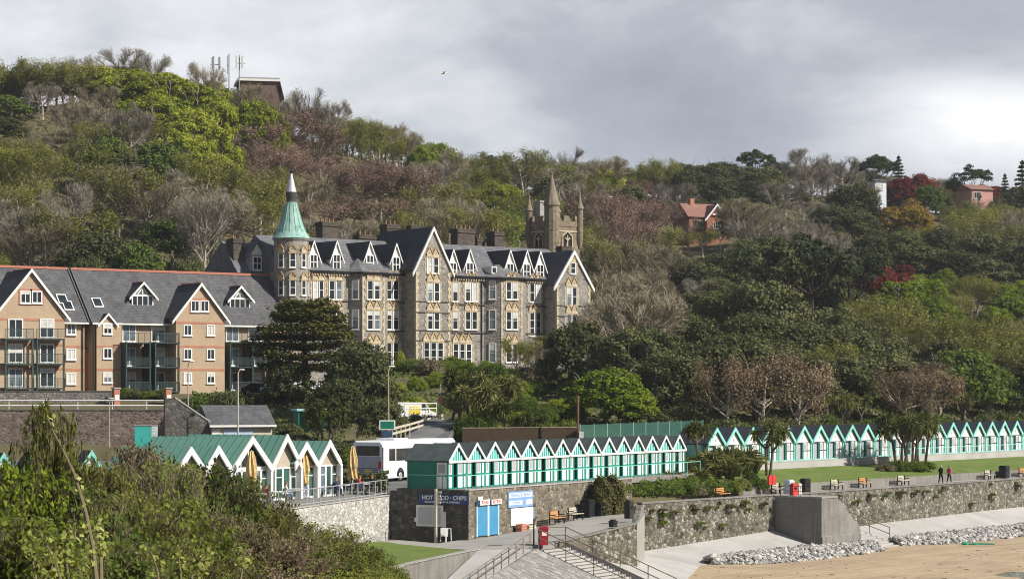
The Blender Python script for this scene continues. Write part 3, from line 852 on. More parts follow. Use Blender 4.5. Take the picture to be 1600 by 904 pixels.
# ================================================================ grand hotel
D_H = Vector((0.784, 0.621, 0)).normalized(); B_H = Vector((-D_H.y, D_H.x, 0)); RZ_H = math.atan2(D_H.y, D_H.x)
H_O = at(480, 420, 283); H_O.z = 16.2
QU = {}
def make_hotel():
    root = empty('hotel', H_O, RZ_H, 'tall grey stone gabled hotel with a round turret under a green copper cone', 'hotel')
    O2 = (H_O.x, H_O.y)
    def u(px, back=0.0):
        P = (O2[0] + B_H.x * back, O2[1] + B_H.y * back)
        return online(px, P, D_H)
    def zat(px, py, back=0.0):
        s = u(px, back); Y = O2[1] + B_H.y * back + D_H.y * s
        return E - (py - HZ) / F * Y - H_O.z
    ZC = zat(640, 427)                       # cornice
    ZR = zat(640, 379, 7.0)                  # main ridge
    base = -3.0
    DEP = 13.0
    xl, xr = u(444), u(905)
    # ---- main body
    mb = MB(); mb.box(xl, xr, 0, DEP, base, ZC - 0.3); mb.build('wall', HOTEL, root)
    # ---- main roof, front slope pale slate
    rb = MB()
    rb.prism([(xl, -0.35, ZC - 0.1), (xl, 6.6, ZR), (xl, DEP + 0.3, ZC - 0.1), (xl, DEP + 0.3, ZC - 0.3), (xl, -0.35, ZC - 0.3)], (xr - xl, 0, 0))
    rb.build('roof', SLATE_H, root)
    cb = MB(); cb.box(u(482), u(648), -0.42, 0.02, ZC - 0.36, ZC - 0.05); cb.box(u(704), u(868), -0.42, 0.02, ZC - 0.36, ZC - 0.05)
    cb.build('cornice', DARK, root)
    for (a_, b_) in ((484, 646), (705, 866)):
        db = MB(); db.box(u(a_), u(b_), -0.10, -0.004, ZC - 0.64, ZC - 0.60)
        n_ = int((u(b_) - u(a_)) / 0.4)
        for i in range(n_):
            x = u(a_) + (i + .5) * (u(b_) - u(a_)) / n_
            db.box(x - 0.09, x + 0.09, -0.30, -0.01, ZC - 0.62, ZC - 0.38)
        db.build('dentil_course', SAND_ST, root)
    sb = MB()
    for (py) in (472, 517): 
        z = zat(620, py); sb.box(xl + 1, xr, -0.13, -0.003, z - 0.12, z + 0.1)
    sb.build('string_course', plain('dark_string_course', (0.10, 0.085, 0.07), 0.9, 0.1), root)
    # floors: sill heights from the photograph
    def floor(px, top, bot, back=0.0): return zat(px, bot, back), zat(px, top, back)
    FL = [(438, 468), (484, 515), (536, 566)]
    def arch_head(x, y, z, w, n, rz=0.0, tall=1.0):
        """row of n pointed sandstone heads above a window group"""
        hb = MB()
        for i in range(n):
            cx = (i - (n - 1) / 2) * w
            hb.prism([(cx - w*0.47, -0.10, 0.0), (cx + w*0.47, -0.10, 0.0), (cx + w*0.47, -0.10, 0.45), (cx, -0.10, 1.15 * tall), (cx - w*0.47, -0.10, 0.45)], (0, 0.16, 0))
        hb.mat = 1
        for i in range(n):
            cx = (i - (n - 1) / 2) * w
            hb.bar((cx - w*0.52, -0.13, 0.38), (cx, -0.13, 1.22 * tall), 0.12, 0.14); hb.bar((cx + w*0.52, -0.13, 0.38), (cx, -0.13, 1.22 * tall), 0.12, 0.14)
            hb.ball((cx, -0.12, 0.52), 0.11, 0.06, 0.11, 6, 4)
        hb.box(-n*w/2 - 0.12, n*w/2 + 0.12, -0.09, 0.03, -0.14, -0.003)
        hb.build('window_arch', [SAND_ST, SAND_ST2], root, loc=(x, y, z), rot=(0, 0, rz))
    def group(px, rows, n, wpx=None, y=0.0, rz=0.0, x=None, z=None, w=0.92, quoin=True, arch=True):
        x = u(px, y) if x is None else x
        for (t, b) in rows:
            zb, zt = floor(px, t, b, y)
            for i in range(n):
                cx = (i - (n - 1) / 2) * (w + 0.14)
                add_window(root, x + cx * math.cos(rz), y - 0.04 + cx * math.sin(rz), zb, w, zt - zb, 1 if w < 1.0 else 2, 2 if zt - zb < 2.6 else 3, rz, arch=False, t=0.11, pane=PANE if n == 3 or t > 530 else None)
            if arch: arch_head(x, y, zt + 0.05, w + 0.14, n, rz)
            if quoin:
                qk = (n, round(w, 2), round(zt - zb, 2))
                for sg in (-1, 1):
                    if (qk, sg) not in QU:
                        qb = MB()
                        for j in range(6):
                            ww = 0.26 if j % 2 else 0.16
                            xx = sg * (n * (w + 0.14) / 2 + 0.02)
                            qb.box(xx, xx + sg * ww, -0.055, 0.02, (zt - zb) * j / 6, (zt - zb) * (j + 1) / 6 - 0.01)
                        QU[(qk, sg)] = qb.mesh('window_quoin', SAND_ST)
                    link('window_quoin', QU[(qk, sg)], root, (x, y, zb), (0, 0, rz))
    # bay 1 wall
    group(524, FL[:1] + FL[1:2], 2)
    group(497, FL[:1], 2, w=0.75)
    group(613, FL[:1], 2); group(613, FL[1:2], 2); group(613, [(535, 578)], 2)
    # ---- canted bay windows (with their roofs)
    def bay(pl, pa, pb, pr, fronts, sidepx):
        x0, x1 = u(pl), u(pr)
        P = 1.55
        xa, xb = u(pa, -P), u(pb, -P)
        b = MB()
        b.slab([(x0, 0.02, ZC - 0.3), (xa, -P, ZC - 0.3), (xb, -P, ZC - 0.3), (x1, 0.02, ZC - 0.3)], base)
        b.build('bay', HOTEL, root)
        r = MB()
        zt = ZC + 1.7
        pts = [(x0 - .2, -0.2, ZC - 0.12), (xa - .15, -P - .3, ZC - 0.12), (xb + .15, -P - .3, ZC - 0.12), (x1 + .2, -0.2, ZC - 0.12)]
        xm = (xa + xb) / 2
        tp = [(xm - 0.6, 1.2, zt), (xm + 0.6, 1.2, zt)]
        r.face([pts[0], pts[1], tp[0]]); r.face([pts[1], pts[2], tp[1], tp[0]]); r.face([pts[2], pts[3], tp[1]])
        r.face([pts[0], (x0 - .2, 1.2, ZC), tp[0]]); r.face([pts[3], (x1 + .2, 1.2, ZC), tp[1]])
        r.build('bay_roof', SLATE_H, root)
        c = MB()
        off = 0.1
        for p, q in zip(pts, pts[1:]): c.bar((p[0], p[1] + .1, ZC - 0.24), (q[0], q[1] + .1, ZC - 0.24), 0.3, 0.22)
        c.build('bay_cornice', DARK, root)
        for (qx) in (xa, xb):
            qn = MB()
            for j in range(26):
                ww = 0.34 if j % 2 else 0.2
                sgn = 1 if qx == xa else -1
                qn.box(qx, qx + sgn * ww, -P - 0.05, -P + 0.1, j * 0.46 - 0.6, j * 0.46 - 0.16)
            qn.build('bay_quoin', SAND_ST, root)
        pm = (pa + pb) / 2
        for rows, n in fronts:
            group(pm, rows, n, y=-P, x=(xa + xb) / 2)
        rzs = math.atan2(-P, xa - x0)
        mx, my = (x0 + xa) / 2, -P / 2
        nrm = (math.sin(rzs), -math.cos(rzs))
        for (t, bb) in FL:
            zb, zt2 = floor(sidepx, t, bb)
            add_window(root, mx + nrm[0] * 0.05, my + nrm[1] * 0.05, zb, 0.95, zt2 - zb, 1, 2, rzs, t=0.11, pane=PANE_SKY)
        rz2 = math.atan2(P, x1 - xb)
    bay(545, 566, 601, 606, [([(438, 468)], 2), ([(484, 515)], 2), ([(537, 568)], 2)], 556)
    bay(756, 783, 816, 822, [([(440, 468)], 2), ([(486, 515)], 2), ([(536, 566)], 2)], 770)
    # ---- projecting gable blocks
    def gable(pl, pr, py_ap, py_eave, P, groups, depth, ridge_len, single=None):
        x0, x1 = u(pl, -P), u(pr, -P)
        xm = (x0 + x1) / 2
        ze = zat((pl + pr) / 2, py_eave, -P); za = zat((pl + pr) / 2, py_ap, -P)
        b = MB()
        b.prism([(x0, -P, base), (x1, -P, base), (x1, -P, ze), (xm, -P, za - 0.25), (x0, -P, ze)], (0, P + depth, 0))
        b.build('gable_block', HOTEL, root)
        r = MB(); gable_roof(r, x0, x1, -P + 0.05, ridge_len, ze, za - 0.22, 0.2, 0.45); r.build('gable_roof', plain('dark_slate', (0.045, 0.047, 0.055), 0.7, 0.3, 0.3, 1.0), root)
        bb = MB(); k = (za - ze) / ((x1 - x0) / 2)
        for sgn, xe in ((-1, x0 - 0.6), (1, x1 + 0.6)):
            zo = ze - k * 0.6
            bb.prism([(xm, -P - 0.25, za + 0.05), (xe, -P - 0.25, zo + 0.05), (xe, -P - 0.25, zo - 0.45), (xm, -P - 0.25, za - 0.5)], (0, 0.27, 0))
        bb.build('bargeboard', WHITE, root)
        qn = MB()
        for qx, sgn in ((x0, 1), (x1, -1)):
            for j in range(28):
                ww = 0.4 if j % 2 else 0.24
                if j * 0.46 + 0.4 > ze + 0.3: break
                qn.box(qx - sgn * 0.03, qx + sgn * ww, -P - 0.05, -P + 0.25, j * 0.46 - 0.6, j * 0.46 - 0.16)
        qn.build('gable_quoin', SAND_ST, root)
        s = MB()
        for py in (471, 516, 488, 532):
            z = zat(620, py); s.box(x0 - 0.02, x1 + 0.02, -P - 0.09, -P - 0.003, z - 0.08, z + 0.06)
        s.build('string_course', plain('dark_string_course', (0.10, 0.085, 0.07)), root)
        for (rows, n, pxc, w) in groups:
            group(pxc, rows, n, y=-P, w=w)
    gable(650, 703, 354, 414, 2.6, [([(402, 427)], 2, 676, 0.85), ([(441, 471)], 2, 677, 0.9), ([(486, 515)], 2, 677, 0.9), ([(534, 570)], 3, 677, 0.95)], 3, 9.0)
    gable(870, 922, 391, 440, 2.6, [([(410, 428)], 1, 895, 0.9), ([(448, 478)], 2, 893, 0.85), ([(490, 520)], 2, 893, 0.85)], 3, 9.0)
    # ---- wall between gable and second bay
    for rows, n, px in (([(440, 471)], 1, 711), ([(440, 471)], 2, 736), ([(486, 515)], 1, 711), ([(486, 515)], 2, 736), ([(536, 572)], 3, 722)):
        group(px, rows, n)
    group(836, [(442, 472)], 2); group(836, [(488, 525)], 2)
    # ---- dormers
    def dormer(px, py_ap, py_e, py_s, wpx, back=0.3):
        x = u(px); zs, zt, za = zat(px, py_s), zat(px, py_e), zat(px, py_ap)
        w = wpx / F * (H_O.y + x * D_H.y) / D_H.x * 0.98 / 1.25
        d = empty('dormer', (x, back, 0)); d.parent = root
        bpy.data.objects.remove(d)
        body = MB(); body.box(-w/2, w/2, 0.06, 4.6, zs - 0.3, zt); dm = body.build('dormer', DIRTYWHITE, root, loc=(x, back, 0))
        r = MB()
        k = (za - zt) / (w / 2)
        gable_roof(r, -w/2, w/2, -0.1, 6.4, zt, za - 0.1, 0.12, 0.3); r.build('dormer_roof', plain('dark_slate', (0.045, 0.047, 0.055)), dm)
        g = MB(); g.prism([(-w/2, 0.02, zt), (w/2, 0.02, zt), (0, 0.02, za - 0.15)], (0, 0.1, 0)); g.build('dormer_gable', DIRTYWHITE, dm)
        bb = MB()
        for sg in (-1, 1):
            xe = sg * (w/2 + 0.42); zo = zt - k * 0.42
            bb.prism([(0, -0.2, za + 0.08), (xe, -0.2, zo + 0.08), (xe, -0.2, zo - 0.18), (0, -0.2, za - 0.24)], (0, 0.14, 0))
        bb.build('bargeboard', WHITE, dm)
        fm, pm = win_mesh(w - 0.15, zt - zs + 0.1, 2, 2, False, 0.16, WHITE)
        wo = link('window', fm, dm, (0, -0.02, zs - 0.05)); link('pane', pm, dm, (0, -0.02, zs - 0.05))
    for px, ap in ((492, 376), (528, 376), (580, 377), (621, 380), (710, 389), (736, 389), (799, 390), (825, 391), (846, 392)):
        dormer(px, ap, ap + 21, ap + 45, 17)
    # small skylight dormer on the second bay roof
    sk = MB(); xs = u(771, -0.3); sk.box(xs - 0.45, xs + 0.45, -0.5, 1.5, ZC + 0.35, ZC + 1.3); s_ = sk.build('skylight_dormer', DIRTYWHITE, root)
    pk = MB(); pk.box(xs - 0.3, xs + 0.3, -0.53, -0.505, ZC + 0.5, ZC + 1.15); pk.build('pane', PANE, s_)
    # ---- chimneys
    CH = rubble('sooty_stone', [(0.06, 0.052, 0.043), (0.12, 0.10, 0.08), (0.09, 0.075, 0.06)], 2.6, (0.10, 0.085, 0.07), 0.06, 0, 1.6, .5, .3)
    def chimney(pl, pr, pt, back, dpt=1.5, pots=3):
        x0, x1 = u(pl, back), u(pr, back); zt = zat((pl + pr) / 2, pt, back)
        x1 = x0 + max(0.9, (x1 - x0) * 0.82)
        c = MB(); c.box(x0, x1, back, back + dpt, ZC, zt - 0.25); c.box(x0 - 0.12, x1 + 0.12, back - 0.12, back + dpt + 0.12, zt - 0.6, zt - 0.3); c.box(x0 - 0.06, x1 + 0.06, back - 0.06, back + dpt + 0.06, zt - 0.255, zt - 0.05)
        co = c.build('chimney', [CH], root)
        for i in range(pots):
            p = MB(); p.lathe([(0.16, 0), (0.12, 0.45), (0.15, 0.47), (0.15, 0.55)], n=8)
            p.build('chimney_pot', plain('terracotta', (0.24, 0.15, 0.09), 0.8, 0.1), co, loc=(x0 + (i + 0.5) * (x1 - x0) / pots, back + dpt / 2, zt - 0.06))
    chimney(504, 534, 346, 8.0, 1.6, 4); chimney(562, 592, 366, 8.4, 1.2, 3); chimney(605, 629, 350, 8.0, 1.6, 3); chimney(643, 668, 352, 9.0, 1.0, 2)
    chimney(715, 748, 357, 8.0, 1.6, 4); chimney(746, 761, 371, 9.5, 1.0, 1); chimney(773, 790, 361, 8.0, 1.8, 2); chimney(878, 896, 384, 8.0, 1.2, 2)
    # ---- round turret with two-stage cone
    tx = u(455, 1.0); ty = 1.0
    rad = 2.12
    zt = zat(451, 372, 1.0)
    t = MB(); t.lathe([(rad, base), (rad, zt - 0.35), (rad + 0.12, zt - 0.3), (rad + 0.2, zt)], (tx, ty, 0), 28)
    t.build('turret', HOTEL, root, smooth=False)
    zc1 = zat(452, 316, 1.0); zc2 = zat(452, 300, 1.0); zc3 = zat(452, 268, 1.0)
    m, nt, b_ = nodes_of('copper_verdigris', 0.75, 0.2)
    v = coords(nt, (1, 1, 0.25)); f1 = noise(nt, v, 2.2, 6, 0.7)
    rr = ramp_node(nt, [(0.30, (0.07, 0.12, 0.105)), (0.42, (0.21, 0.36, 0.315)), (0.62, (0.30, 0.47, 0.415)), (0.8, (0.40, 0.55, 0.50))]); nt.links.new(f1, rr.inputs[0]); nt.links.new(rr.outputs[0], b_.inputs['Base Color'])
    c = MB(); c.lathe([(rad + 0.25, zt - 0.05), (rad * .86, zt + 0.75), (rad * 0.66, zt + (zc1 - zt) * 0.42), (rad * 0.48, zt + (zc1 - zt) * 0.70), (0.66, zc1)], (tx, ty, 0), 28)
    for k in range(14):
        a = 2 * math.pi * k / 14
        pr = [(rad * .87, zt + 0.75), (rad * 0.67, zt + (zc1 - zt) * 0.42), (rad * 0.49, zt + (zc1 - zt) * 0.70), (0.68, zc1)]
        for (r0, z0), (r1, z1) in zip(pr, pr[1:]): c.bar((tx + r0 * math.cos(a), ty + r0 * math.sin(a), z0), (tx + r1 * math.cos(a), ty + r1 * math.sin(a), z1), 0.06, 0.06)
    co = c.build('cone_roof', m, root)
    k_ = MB(); k_.lathe([(0.64, zc1 - 0.1), (0.58, zc1 + 0.2), (0.66, zc2 - 0.15), (0.70, zc2)], (tx, ty, 0), 20); k_.build('collar', plain('blackened_copper', (0.05, 0.055, 0.05), 0.7, 0.3, 0.4), co)
    s = MB(); s.lathe([(0.66, zc2 + 0.003), (0.48, zc2 + (zc3 - zc2) * 0.3), (0.12, zc3 - 0.25)], (tx, ty, 0), 20); s.build('cone_tip', plain('lead_grey', (0.46, 0.46, 0.48), 0.5, 0.4, 0.15, 2, 0.2), co)
    f = MB(); f.lathe([(0.1, zc3 - 0.3), (0.22, zc3 + 0.05), (0.06, zc3 + 0.25), (0.03, zc3 + 0.75)], (tx, ty, 0), 10); f.build('finial', BLACK, co)
    for (t0, b0) in ((396, 419), (438, 462), (484, 512)):
        zb, z1 = zat(451, b0, 1.0), zat(451, t0, 1.0)
        for ang in (-158, -118, -78, -38):
            a = R(ang)
            fm, pm = win_mesh(0.8, z1 - zb, 1, 2, False, 0.12)
            o = link('window', fm, root, (tx + math.cos(a) * (rad + 0.02), ty + math.sin(a) * (rad + 0.02), zb), (0, 0, a + math.pi / 2)); link('pane', pm, o)
            if t0 != 396 or True:
                arch_head(tx + math.cos(a) * (rad + 0.02), ty + math.sin(a) * (rad + 0.02), z1 + 0.05, 0.9, 1, a + math.pi / 2, 0.8)
    # ---- rear wing left of the turret
    xw0, xw1 = u(372, 5.0), u(432, 5.0)
    zr2 = zat(400, 378, 8.0); ze2 = zat(400, 426, 5.0)
    b = MB(); b.box(xw0, xw1, 5.0, DEP, base, ze2); b.build('rear_wing', HOTEL, root)
    r = MB(); r.prism([(xw0 - .2, 4.8, ze2 - 0.05), (xw0 - .2, 8.6, zr2), (xw0 - .2, DEP + .2, ze2 - 0.05)], (xw1 - xw0 + .2, 0, 0)); r.build('rear_roof', SLATE_H, root)
    chimney(365, 384, 372, 6.2, 1.5, 2)
    x = u(402, 5.0)
    body = MB(); body.box(x - 1.0, x + 1.0, 5.1, 8.0, zat(402, 424, 5), zat(402, 398, 5)); dm = body.build('dormer', GREY, root)
    r = MB(); r.T = Matrix.Translation((x, 0, 0)); gable_roof(r, -1.0, 1.0, 4.9, 8.5, zat(402, 398, 5), zat(402, 379, 5), 0.12, 0.25); r.build('dormer_roof', SLATE_H, dm)
    g = MB(); g.prism([(x - 1, 5.05, zat(402, 398, 5)), (x + 1, 5.05, zat(402, 398, 5)), (x, 5.05, zat(402, 381, 5))], (0, 0.1, 0)); g.build('dormer_gable', DIRTYWHITE, dm)
    fm, pm = win_mesh(1.3, 1.7, 2, 2, False, 0.13); wo = link('window', fm, dm, (x, 5.02, zat(402, 422, 5))); link('pane', pm, dm, (x, 5.02, zat(402, 422, 5)))
    # rainwater pipes
    for px in (556, 603, 752, 818):
        p = MB(); x = u(px); p.tube([(x, -0.12, base), (x, -0.12, ZC - 0.4)], 0.07, 6); p.build('drainpipe', BLACK, root)
make_hotel()

# ================================================================ castellated tower behind the hotel
def make_tower():
    C = at(862, 390, 330)
    base = at(862, 440, 330).z
    rz = R(38)
    root = empty('stone_tower', (C.x, C.y, base), rz, 'brown castellated church-like tower with pointed corner turrets rising behind the hotel', 'tower')
    TS = rubble('tower_stone', [(0.16, 0.125, 0.085), (0.26, 0.21, 0.15), (0.20, 0.16, 0.115), (0.32, 0.27, 0.195)], 2.6, (0.24, 0.20, 0.15), 0.05, 0.0, 1.5, 0.5, 0.3)
    z = lambda py: E - (py - HZ) / F * 330 - base
    # near corner of the square is the big turret; local x runs right/away (lit), y runs left/away (shaded)
    a, zt = 5.2, z(352)
    mb = MB(); mb.box(0, a, 0, a, 0, zt); mb.build('wall', TS, root)
    bt = MB()
    for i in range(5):
        t0 = i * a / 5 + 0.12
        h = zt + (1.5 if i % 2 == 0 else 0.75)
        bt.box(t0, t0 + a / 5 - 0.02, -0.08, 0.3, zt - 0.05, h); bt.box(-0.08, 0.3, t0, t0 + a/5 - 0.02, zt - 0.05, h)
        bt.box(t0, t0 + a / 5 - 0.02, a - 0.3, a + .08, zt - 0.05, h); bt.box(a - 0.3, a + 0.08, t0, t0 + a/5 - 0.02, zt - 0.05, h)
    bt.build('battlement', TS, root)
    st = MB(); st.box(-0.1, a + 0.1, -0.1, a + 0.1, z(361), z(359)); st.build('string_course', SAND_ST, root)
    def turret(x, y, r, b, e, ap, name='turret'):
        t = MB(); t.lathe([(r * 0.5, b - 1.2), (r, b), (r, e), (r + 0.1, e + .02)], (x, y, 0), 12); o = t.build(name, TS, root)
        c = MB(); c.lathe([(r + 0.16, e + 0.02), (r * 0.62, e + (ap - e) * 0.45), (0.10, ap), (0.2, ap + 0.12), (0.03, ap + 0.35)], (x, y, 0), 12); c.build('spire', plain('spire_stone', (0.22, 0.18, 0.135), 0.9, 0.1, 0.25), o)
        return o
    o = turret(0.1, 0.1, 1.1, 1.0, z(321), z(272), 'stair_turret')
    turret(a, 0.0, 0.5, z(372), z(324), z(300)); turret(0, a, 0.5, z(372), z(326), z(305)); turret(a, a, 0.5, z(372), z(326), z(305))
    # belfry openings
    for (x, y, rr) in ((a * 0.55, -0.03, 0), (-0.03, a * 0.55, -math.pi / 2)):
        w = MB(); w.prism([(-0.85, 0, z(384)), (0.85, 0, z(384)), (0.85, 0, z(368)), (0, 0, z(360.5)), (-0.85, 0, z(368))], (0, 0.02, 0)); wo = w.build('belfry_opening', DARK, root, loc=(x, y, 0), rot=(0, 0, rr))
        t = MB()
        for p, q in (((-0.9, z(384)), (-0.9, z(368))), ((-0.9, z(368)), (0, z(360))), ((0, z(360)), (0.9, z(368))), ((0.9, z(368)), (0.9, z(384))), ((0, z(384)), (0, z(366))), ((-0.45, z(370)), (0, z(374))), ((0.45, z(370)), (0, z(374)))):
            t.bar((p[0], -0.06, p[1]), (q[0], -0.06, q[1]), 0.12, 0.16)
        t.build('tracery', SAND_ST, wo)
    hb = MB(); hb.box(0.9, 3.4, a - 1.4, a - 0.02, zt, z(312)); hb.box(0.8, 3.5, a - 1.5, a + .08, z(313), z(310)); hb.build('stair_head', plain('grey_render', (0.33, 0.32, 0.30), 0.9, 0.1, 0.2), root)
make_tower()

# ================================================================ brick apartments
D_A = Vector((0.814, 0.581, 0)).normalized(); B_A = Vector((-D_A.y, D_A.x, 0)); RZ_A = math.atan2(D_A.y, D_A.x)
A_O = at(145, 502, 264); A_O.z = 13.1
def au(px, back=0.0): return online(px, (A_O.x + B_A.x * back, A_O.y + B_A.y * back), D_A)
def az(px, py, back=0.0):
    s = au(px, back); Y = A_O.y + B_A.y * back + D_A.y * s
    return E - (py - HZ) / F * Y - A_O.z
def apartment(label, feats):
    root = empty('apartment_building', A_O, RZ_A, label, 'apartments')
    feats(root)
    return root
BANDS = (541, 577)
def a_win(root, px, py, w, h, cols=2, rows=1, y=0.0, surround=False, name='window'):
    zc = az(px, py, y); x = au(px, y)
    if surround:
        s = MB(); s.box(-w/2 - 0.2, w/2 + 0.2, -0.03, 0.05, -0.22, h + 0.22); s.build('brick_surround', REDBRICK, root, loc=(x, y, zc - h/2))
    return add_window(root, x, y - 0.045, zc - h / 2, w, h, cols, rows, 0, t=0.13, name=name)
def a_gable(root, pl, pr, pya, pye, P, back, ridge):
    x0, x1 = au(pl, -P), au(pr, -P); xm = (x0 + x1) / 2; pm = (pl + pr) / 2
    ze, za = az(pm, pye, -P), az(pm, pya, -P)
    b = MB(); b.prism([(x0, -P, -2.5), (x1, -P, -2.5), (x1, -P, ze), (xm, -P, za - 0.3), (x0, -P, ze)], (0, P + back, 0)); b.build('gable_block', BUFF, root)
    r = MB(); gable_roof(r, x0, x1, -P - 0.3, ridge, ze, za - 0.28, 0.16, 0.5); g = r.build('gable_roof', plain('dark_slate', (0.045, 0.047, 0.055)), root)
    rt = MB(); rt.box(xm - 0.13, xm + 0.13, -P - 0.3, ridge - 2, za - 0.13, za - 0.0); rt.build('ridge_tile', REDTILE, g)
    bb = MB(); k = (za - ze) / ((x1 - x0) / 2)
    for sg, xe in ((-1, x0 - 0.62), (1, x1 + 0.62)):
        zo = ze - k * 0.62
        bb.prism([(xm, -P - 0.36, za - 0.02), (xe, -P - 0.36, zo - 0.02), (xe, -P - 0.36, zo - 0.4), (xm, -P - 0.36, za - 0.42)], (0, 0.06, 0))
    bb.build('bargeboard', WHITE, root)
    s = MB()
    for py in (504,) + BANDS:
        z = az(313, py, -P); s.box(x0 - 0.02, x1 + 0.02, -P - 0.03, -P + 0.1, z - 0.14, z + 0.1)
    s.build('brick_band', REDBRICK, root)
    return x0, x1, za, ze
def a_balcony(root, px, P_out=1.75, w=3.2, floors=((521, 0), (559, 1), (597, 1))):
    x = au(px)
    for py, solid in floors:
        zb = az(px, py) - 0.95
        a_ = add_window(root, x - 0.2, 0.30, zb, 1.75, 2.15, 2, 1, t=0.12, name='french_door', pane=WRNG.choice([PANE, PANE, PANE_SKY]))
        d = MB(); d.box(-w/2, w/2, -P_out, 0.3, -0.22, -0.06); bo = d.build('balcony', plain('dark_steel', (0.03, 0.045, 0.045), 0.5, 0.4), root, loc=(x, 0, zb))
        rl = MB(); rl.box(-w/2, w/2, -P_out, -P_out + 0.05, 0.95, 1.02)
        for i in range(5):
            xx = -w/2 + i * w / 4; rl.box(xx - 0.025, xx + 0.025, -P_out, -P_out + 0.05, -0.06, 0.95)
        rl.build('railing', plain('dark_steel', (0.03, 0.045, 0.045)), bo)
        gp = MB(); gp.box(-w/2 + .05, w/2 - .05, -P_out + 0.015, -P_out + 0.035, 0.06, 0.9); gp.build('glass_panel', BALC, bo)
    z0 = az(px, 597) - 2.5; zt = az(px, 521) - 0.95
    for dx in (-w/2 + 0.1, w/2 - 0.1):
        sc = MB(); sc.box(-0.04, 0.04, 0.1, P_out - 0.2, z0, zt - 0.1); sc.build('privacy_screen', plain('dark_steel', (0.03, 0.045, 0.045)), root, loc=(x + dx, -P_out + 0.12, 0))
        p = MB(); p.box(-0.08, 0.08, -0.08, 0.08, z0, zt); p.build('balcony_post', plain('dark_green_steel', (0.02, 0.06, 0.05), 0.5, 0.4), root, loc=(x + dx, -P_out + 0.12, 0))
BALC = None
def mk_balc():
    m = bpy.data.materials.new('balcony_glass'); m.use_nodes = True
    nt = m.node_tree; b = nt.nodes['Principled BSDF']
    b.inputs['Base Color'].default_value = (0.06, 0.10, 0.10, 1); b.inputs['Roughness'].default_value = 0.1
    b.inputs['Alpha'].default_value = 0.16
    return m
BALC = mk_balc()
def a_dormer(root, pl, pr, pa, pe, ps, back=1.9):
    x0, x1 = au(pl, back), au(pr, back); xm = (x0 + x1) / 2; w = x1 - x0; pm = (pl + pr) / 2
    za, ze, zs = az(pm, pa, back), az(pm, pe, back), az(pm, ps, back)
    b = MB(); b.box(-w/2, w/2, 0.05, 3.6, zs - 0.4, ze); dm = b.build('dormer', plain('dark_slate', (0.045, 0.047, 0.055)), root, loc=(xm, back, 0))
    r = MB(); gable_roof(r, -w/2, w/2, -0.4, 4.6, ze, za - 0.1, 0.12, 0.35); r.build('dormer_roof', plain('dark_slate', (0.045, 0.047, 0.055)), dm)
    rt = MB(); rt.box(-0.1, 0.1, -0.4, 4.2, za + 0.0, za + 0.1); rt.build('ridge_tile', REDTILE, dm)
    g = MB(); g.prism([(-w/2, 0.0, ze), (w/2, 0.0, ze), (0, 0.0, za - 0.1)], (0, 0.1, 0)); g.build('dormer_glass', PANE_SKY, dm)
    bb = MB(); k = (za - ze) / (w / 2)
    for sg in (-1, 1):
        xe = sg * (w/2 + 0.42); zo = ze - k * 0.42
        bb.prism([(0, -0.46, za + 0.08), (xe, -0.46, zo + 0.08), (xe, -0.46, zo - 0.22), (0, -0.46, za - 0.24)], (0, 0.08, 0))
    for (p, q) in (((0, za - .3), (0, ze)), ((-w*.25, ze), (0, za - w*.2)), ((w*.25, ze), (-0, za - w*.2)), ((-w/2, ze), (w/2, ze))):
        bb.bar((p[0], -0.03, p[1]), (q[0], -0.03, q[1]), 0.08, 0.13)
    bb.build('bargeboard', WHITE, dm)
    fm, pm_ = win_mesh(w - 0.1, ze - zs, 4, 1, False, 0.14); wo = link('window', fm, dm, (0, -0.03, zs)); link('pane', pm_, dm, (0, -0.03, zs), mat=PANE)
    sl = MB(); sl.box(-w/2 - 0.15, w/2 + 0.15, -0.25, 0.0, zs - 0.28, zs - 0.12); sl.build('sill', WHITE, dm)
def a_body(root, pl, pr, pl_roof, pr_roof, dep=12.5):
    x0, x1 = au(pl), au(pr)
    ze = az(250, 503.5); zr = az(250, 424.5, 5.6)
    b = MB(); b.box(x0, x1, 0.35, dep, -2.5, ze - 0.1); b.build('wall', BUFF, root)
    ev = MB(); ev.box(x0, x1, -0.24, 0.34, ze - 0.32, ze - 0.26); ev.build('soffit', DIRTYWHITE, root)
    r = MB()
    r.prism([(x0 - 0.25, -0.25, ze - 0.25), (x0 - 0.25, 5.6, zr), (x0 - 0.25, dep + 0.2, ze - 0.25)], (x1 - x0 + 0.5, 0, 0)); ro = r.build('roof', SLATE, root)
    rt = MB(); rt.box(x0 - 0.25, x1 + 0.25, 5.42, 5.78, zr - 0.1, zr + 0.16); rt.build('ridge_tile', REDTILE, ro)
    g = MB(); g.box(x0 - 0.25, x1 + 0.25, -0.36, -0.24, ze - 0.36, ze - 0.18); g.build('gutter', DIRTYWHITE, ro)
    for xv in (x0 - 0.3, x1 + 0.3):
        v = MB(); v.bar((xv, -0.25, ze - 0.2), (xv, 5.6, zr + 0.03), 0.1, 0.25); v.build('verge', plain('grey_verge', (0.12, 0.12, 0.125)), ro)
    return x0, x1, ze, zr
def skylight(root, px, py, back):
    x, z = au(px, back), az(px, py, back)
    zr = az(250, 424.5, 5.6); ze = az(250, 503.5)
    sl = math.atan2(zr - ze + 0.25, 5.85)
    s = MB(); s.box(-0.6, 0.6, -0.75, 0.75, -0.02, 0.1); o = s.build('skylight', WHITE, root, loc=(x, back, ze - 0.25 + (back + 0.25) * math.tan(sl) + 0.05), rot=(sl, 0, 0))
    p = MB(); p.box(-0.48, 0.48, -0.6, 0.6, 0.101, 0.115); p.build('pane', PANE, o)
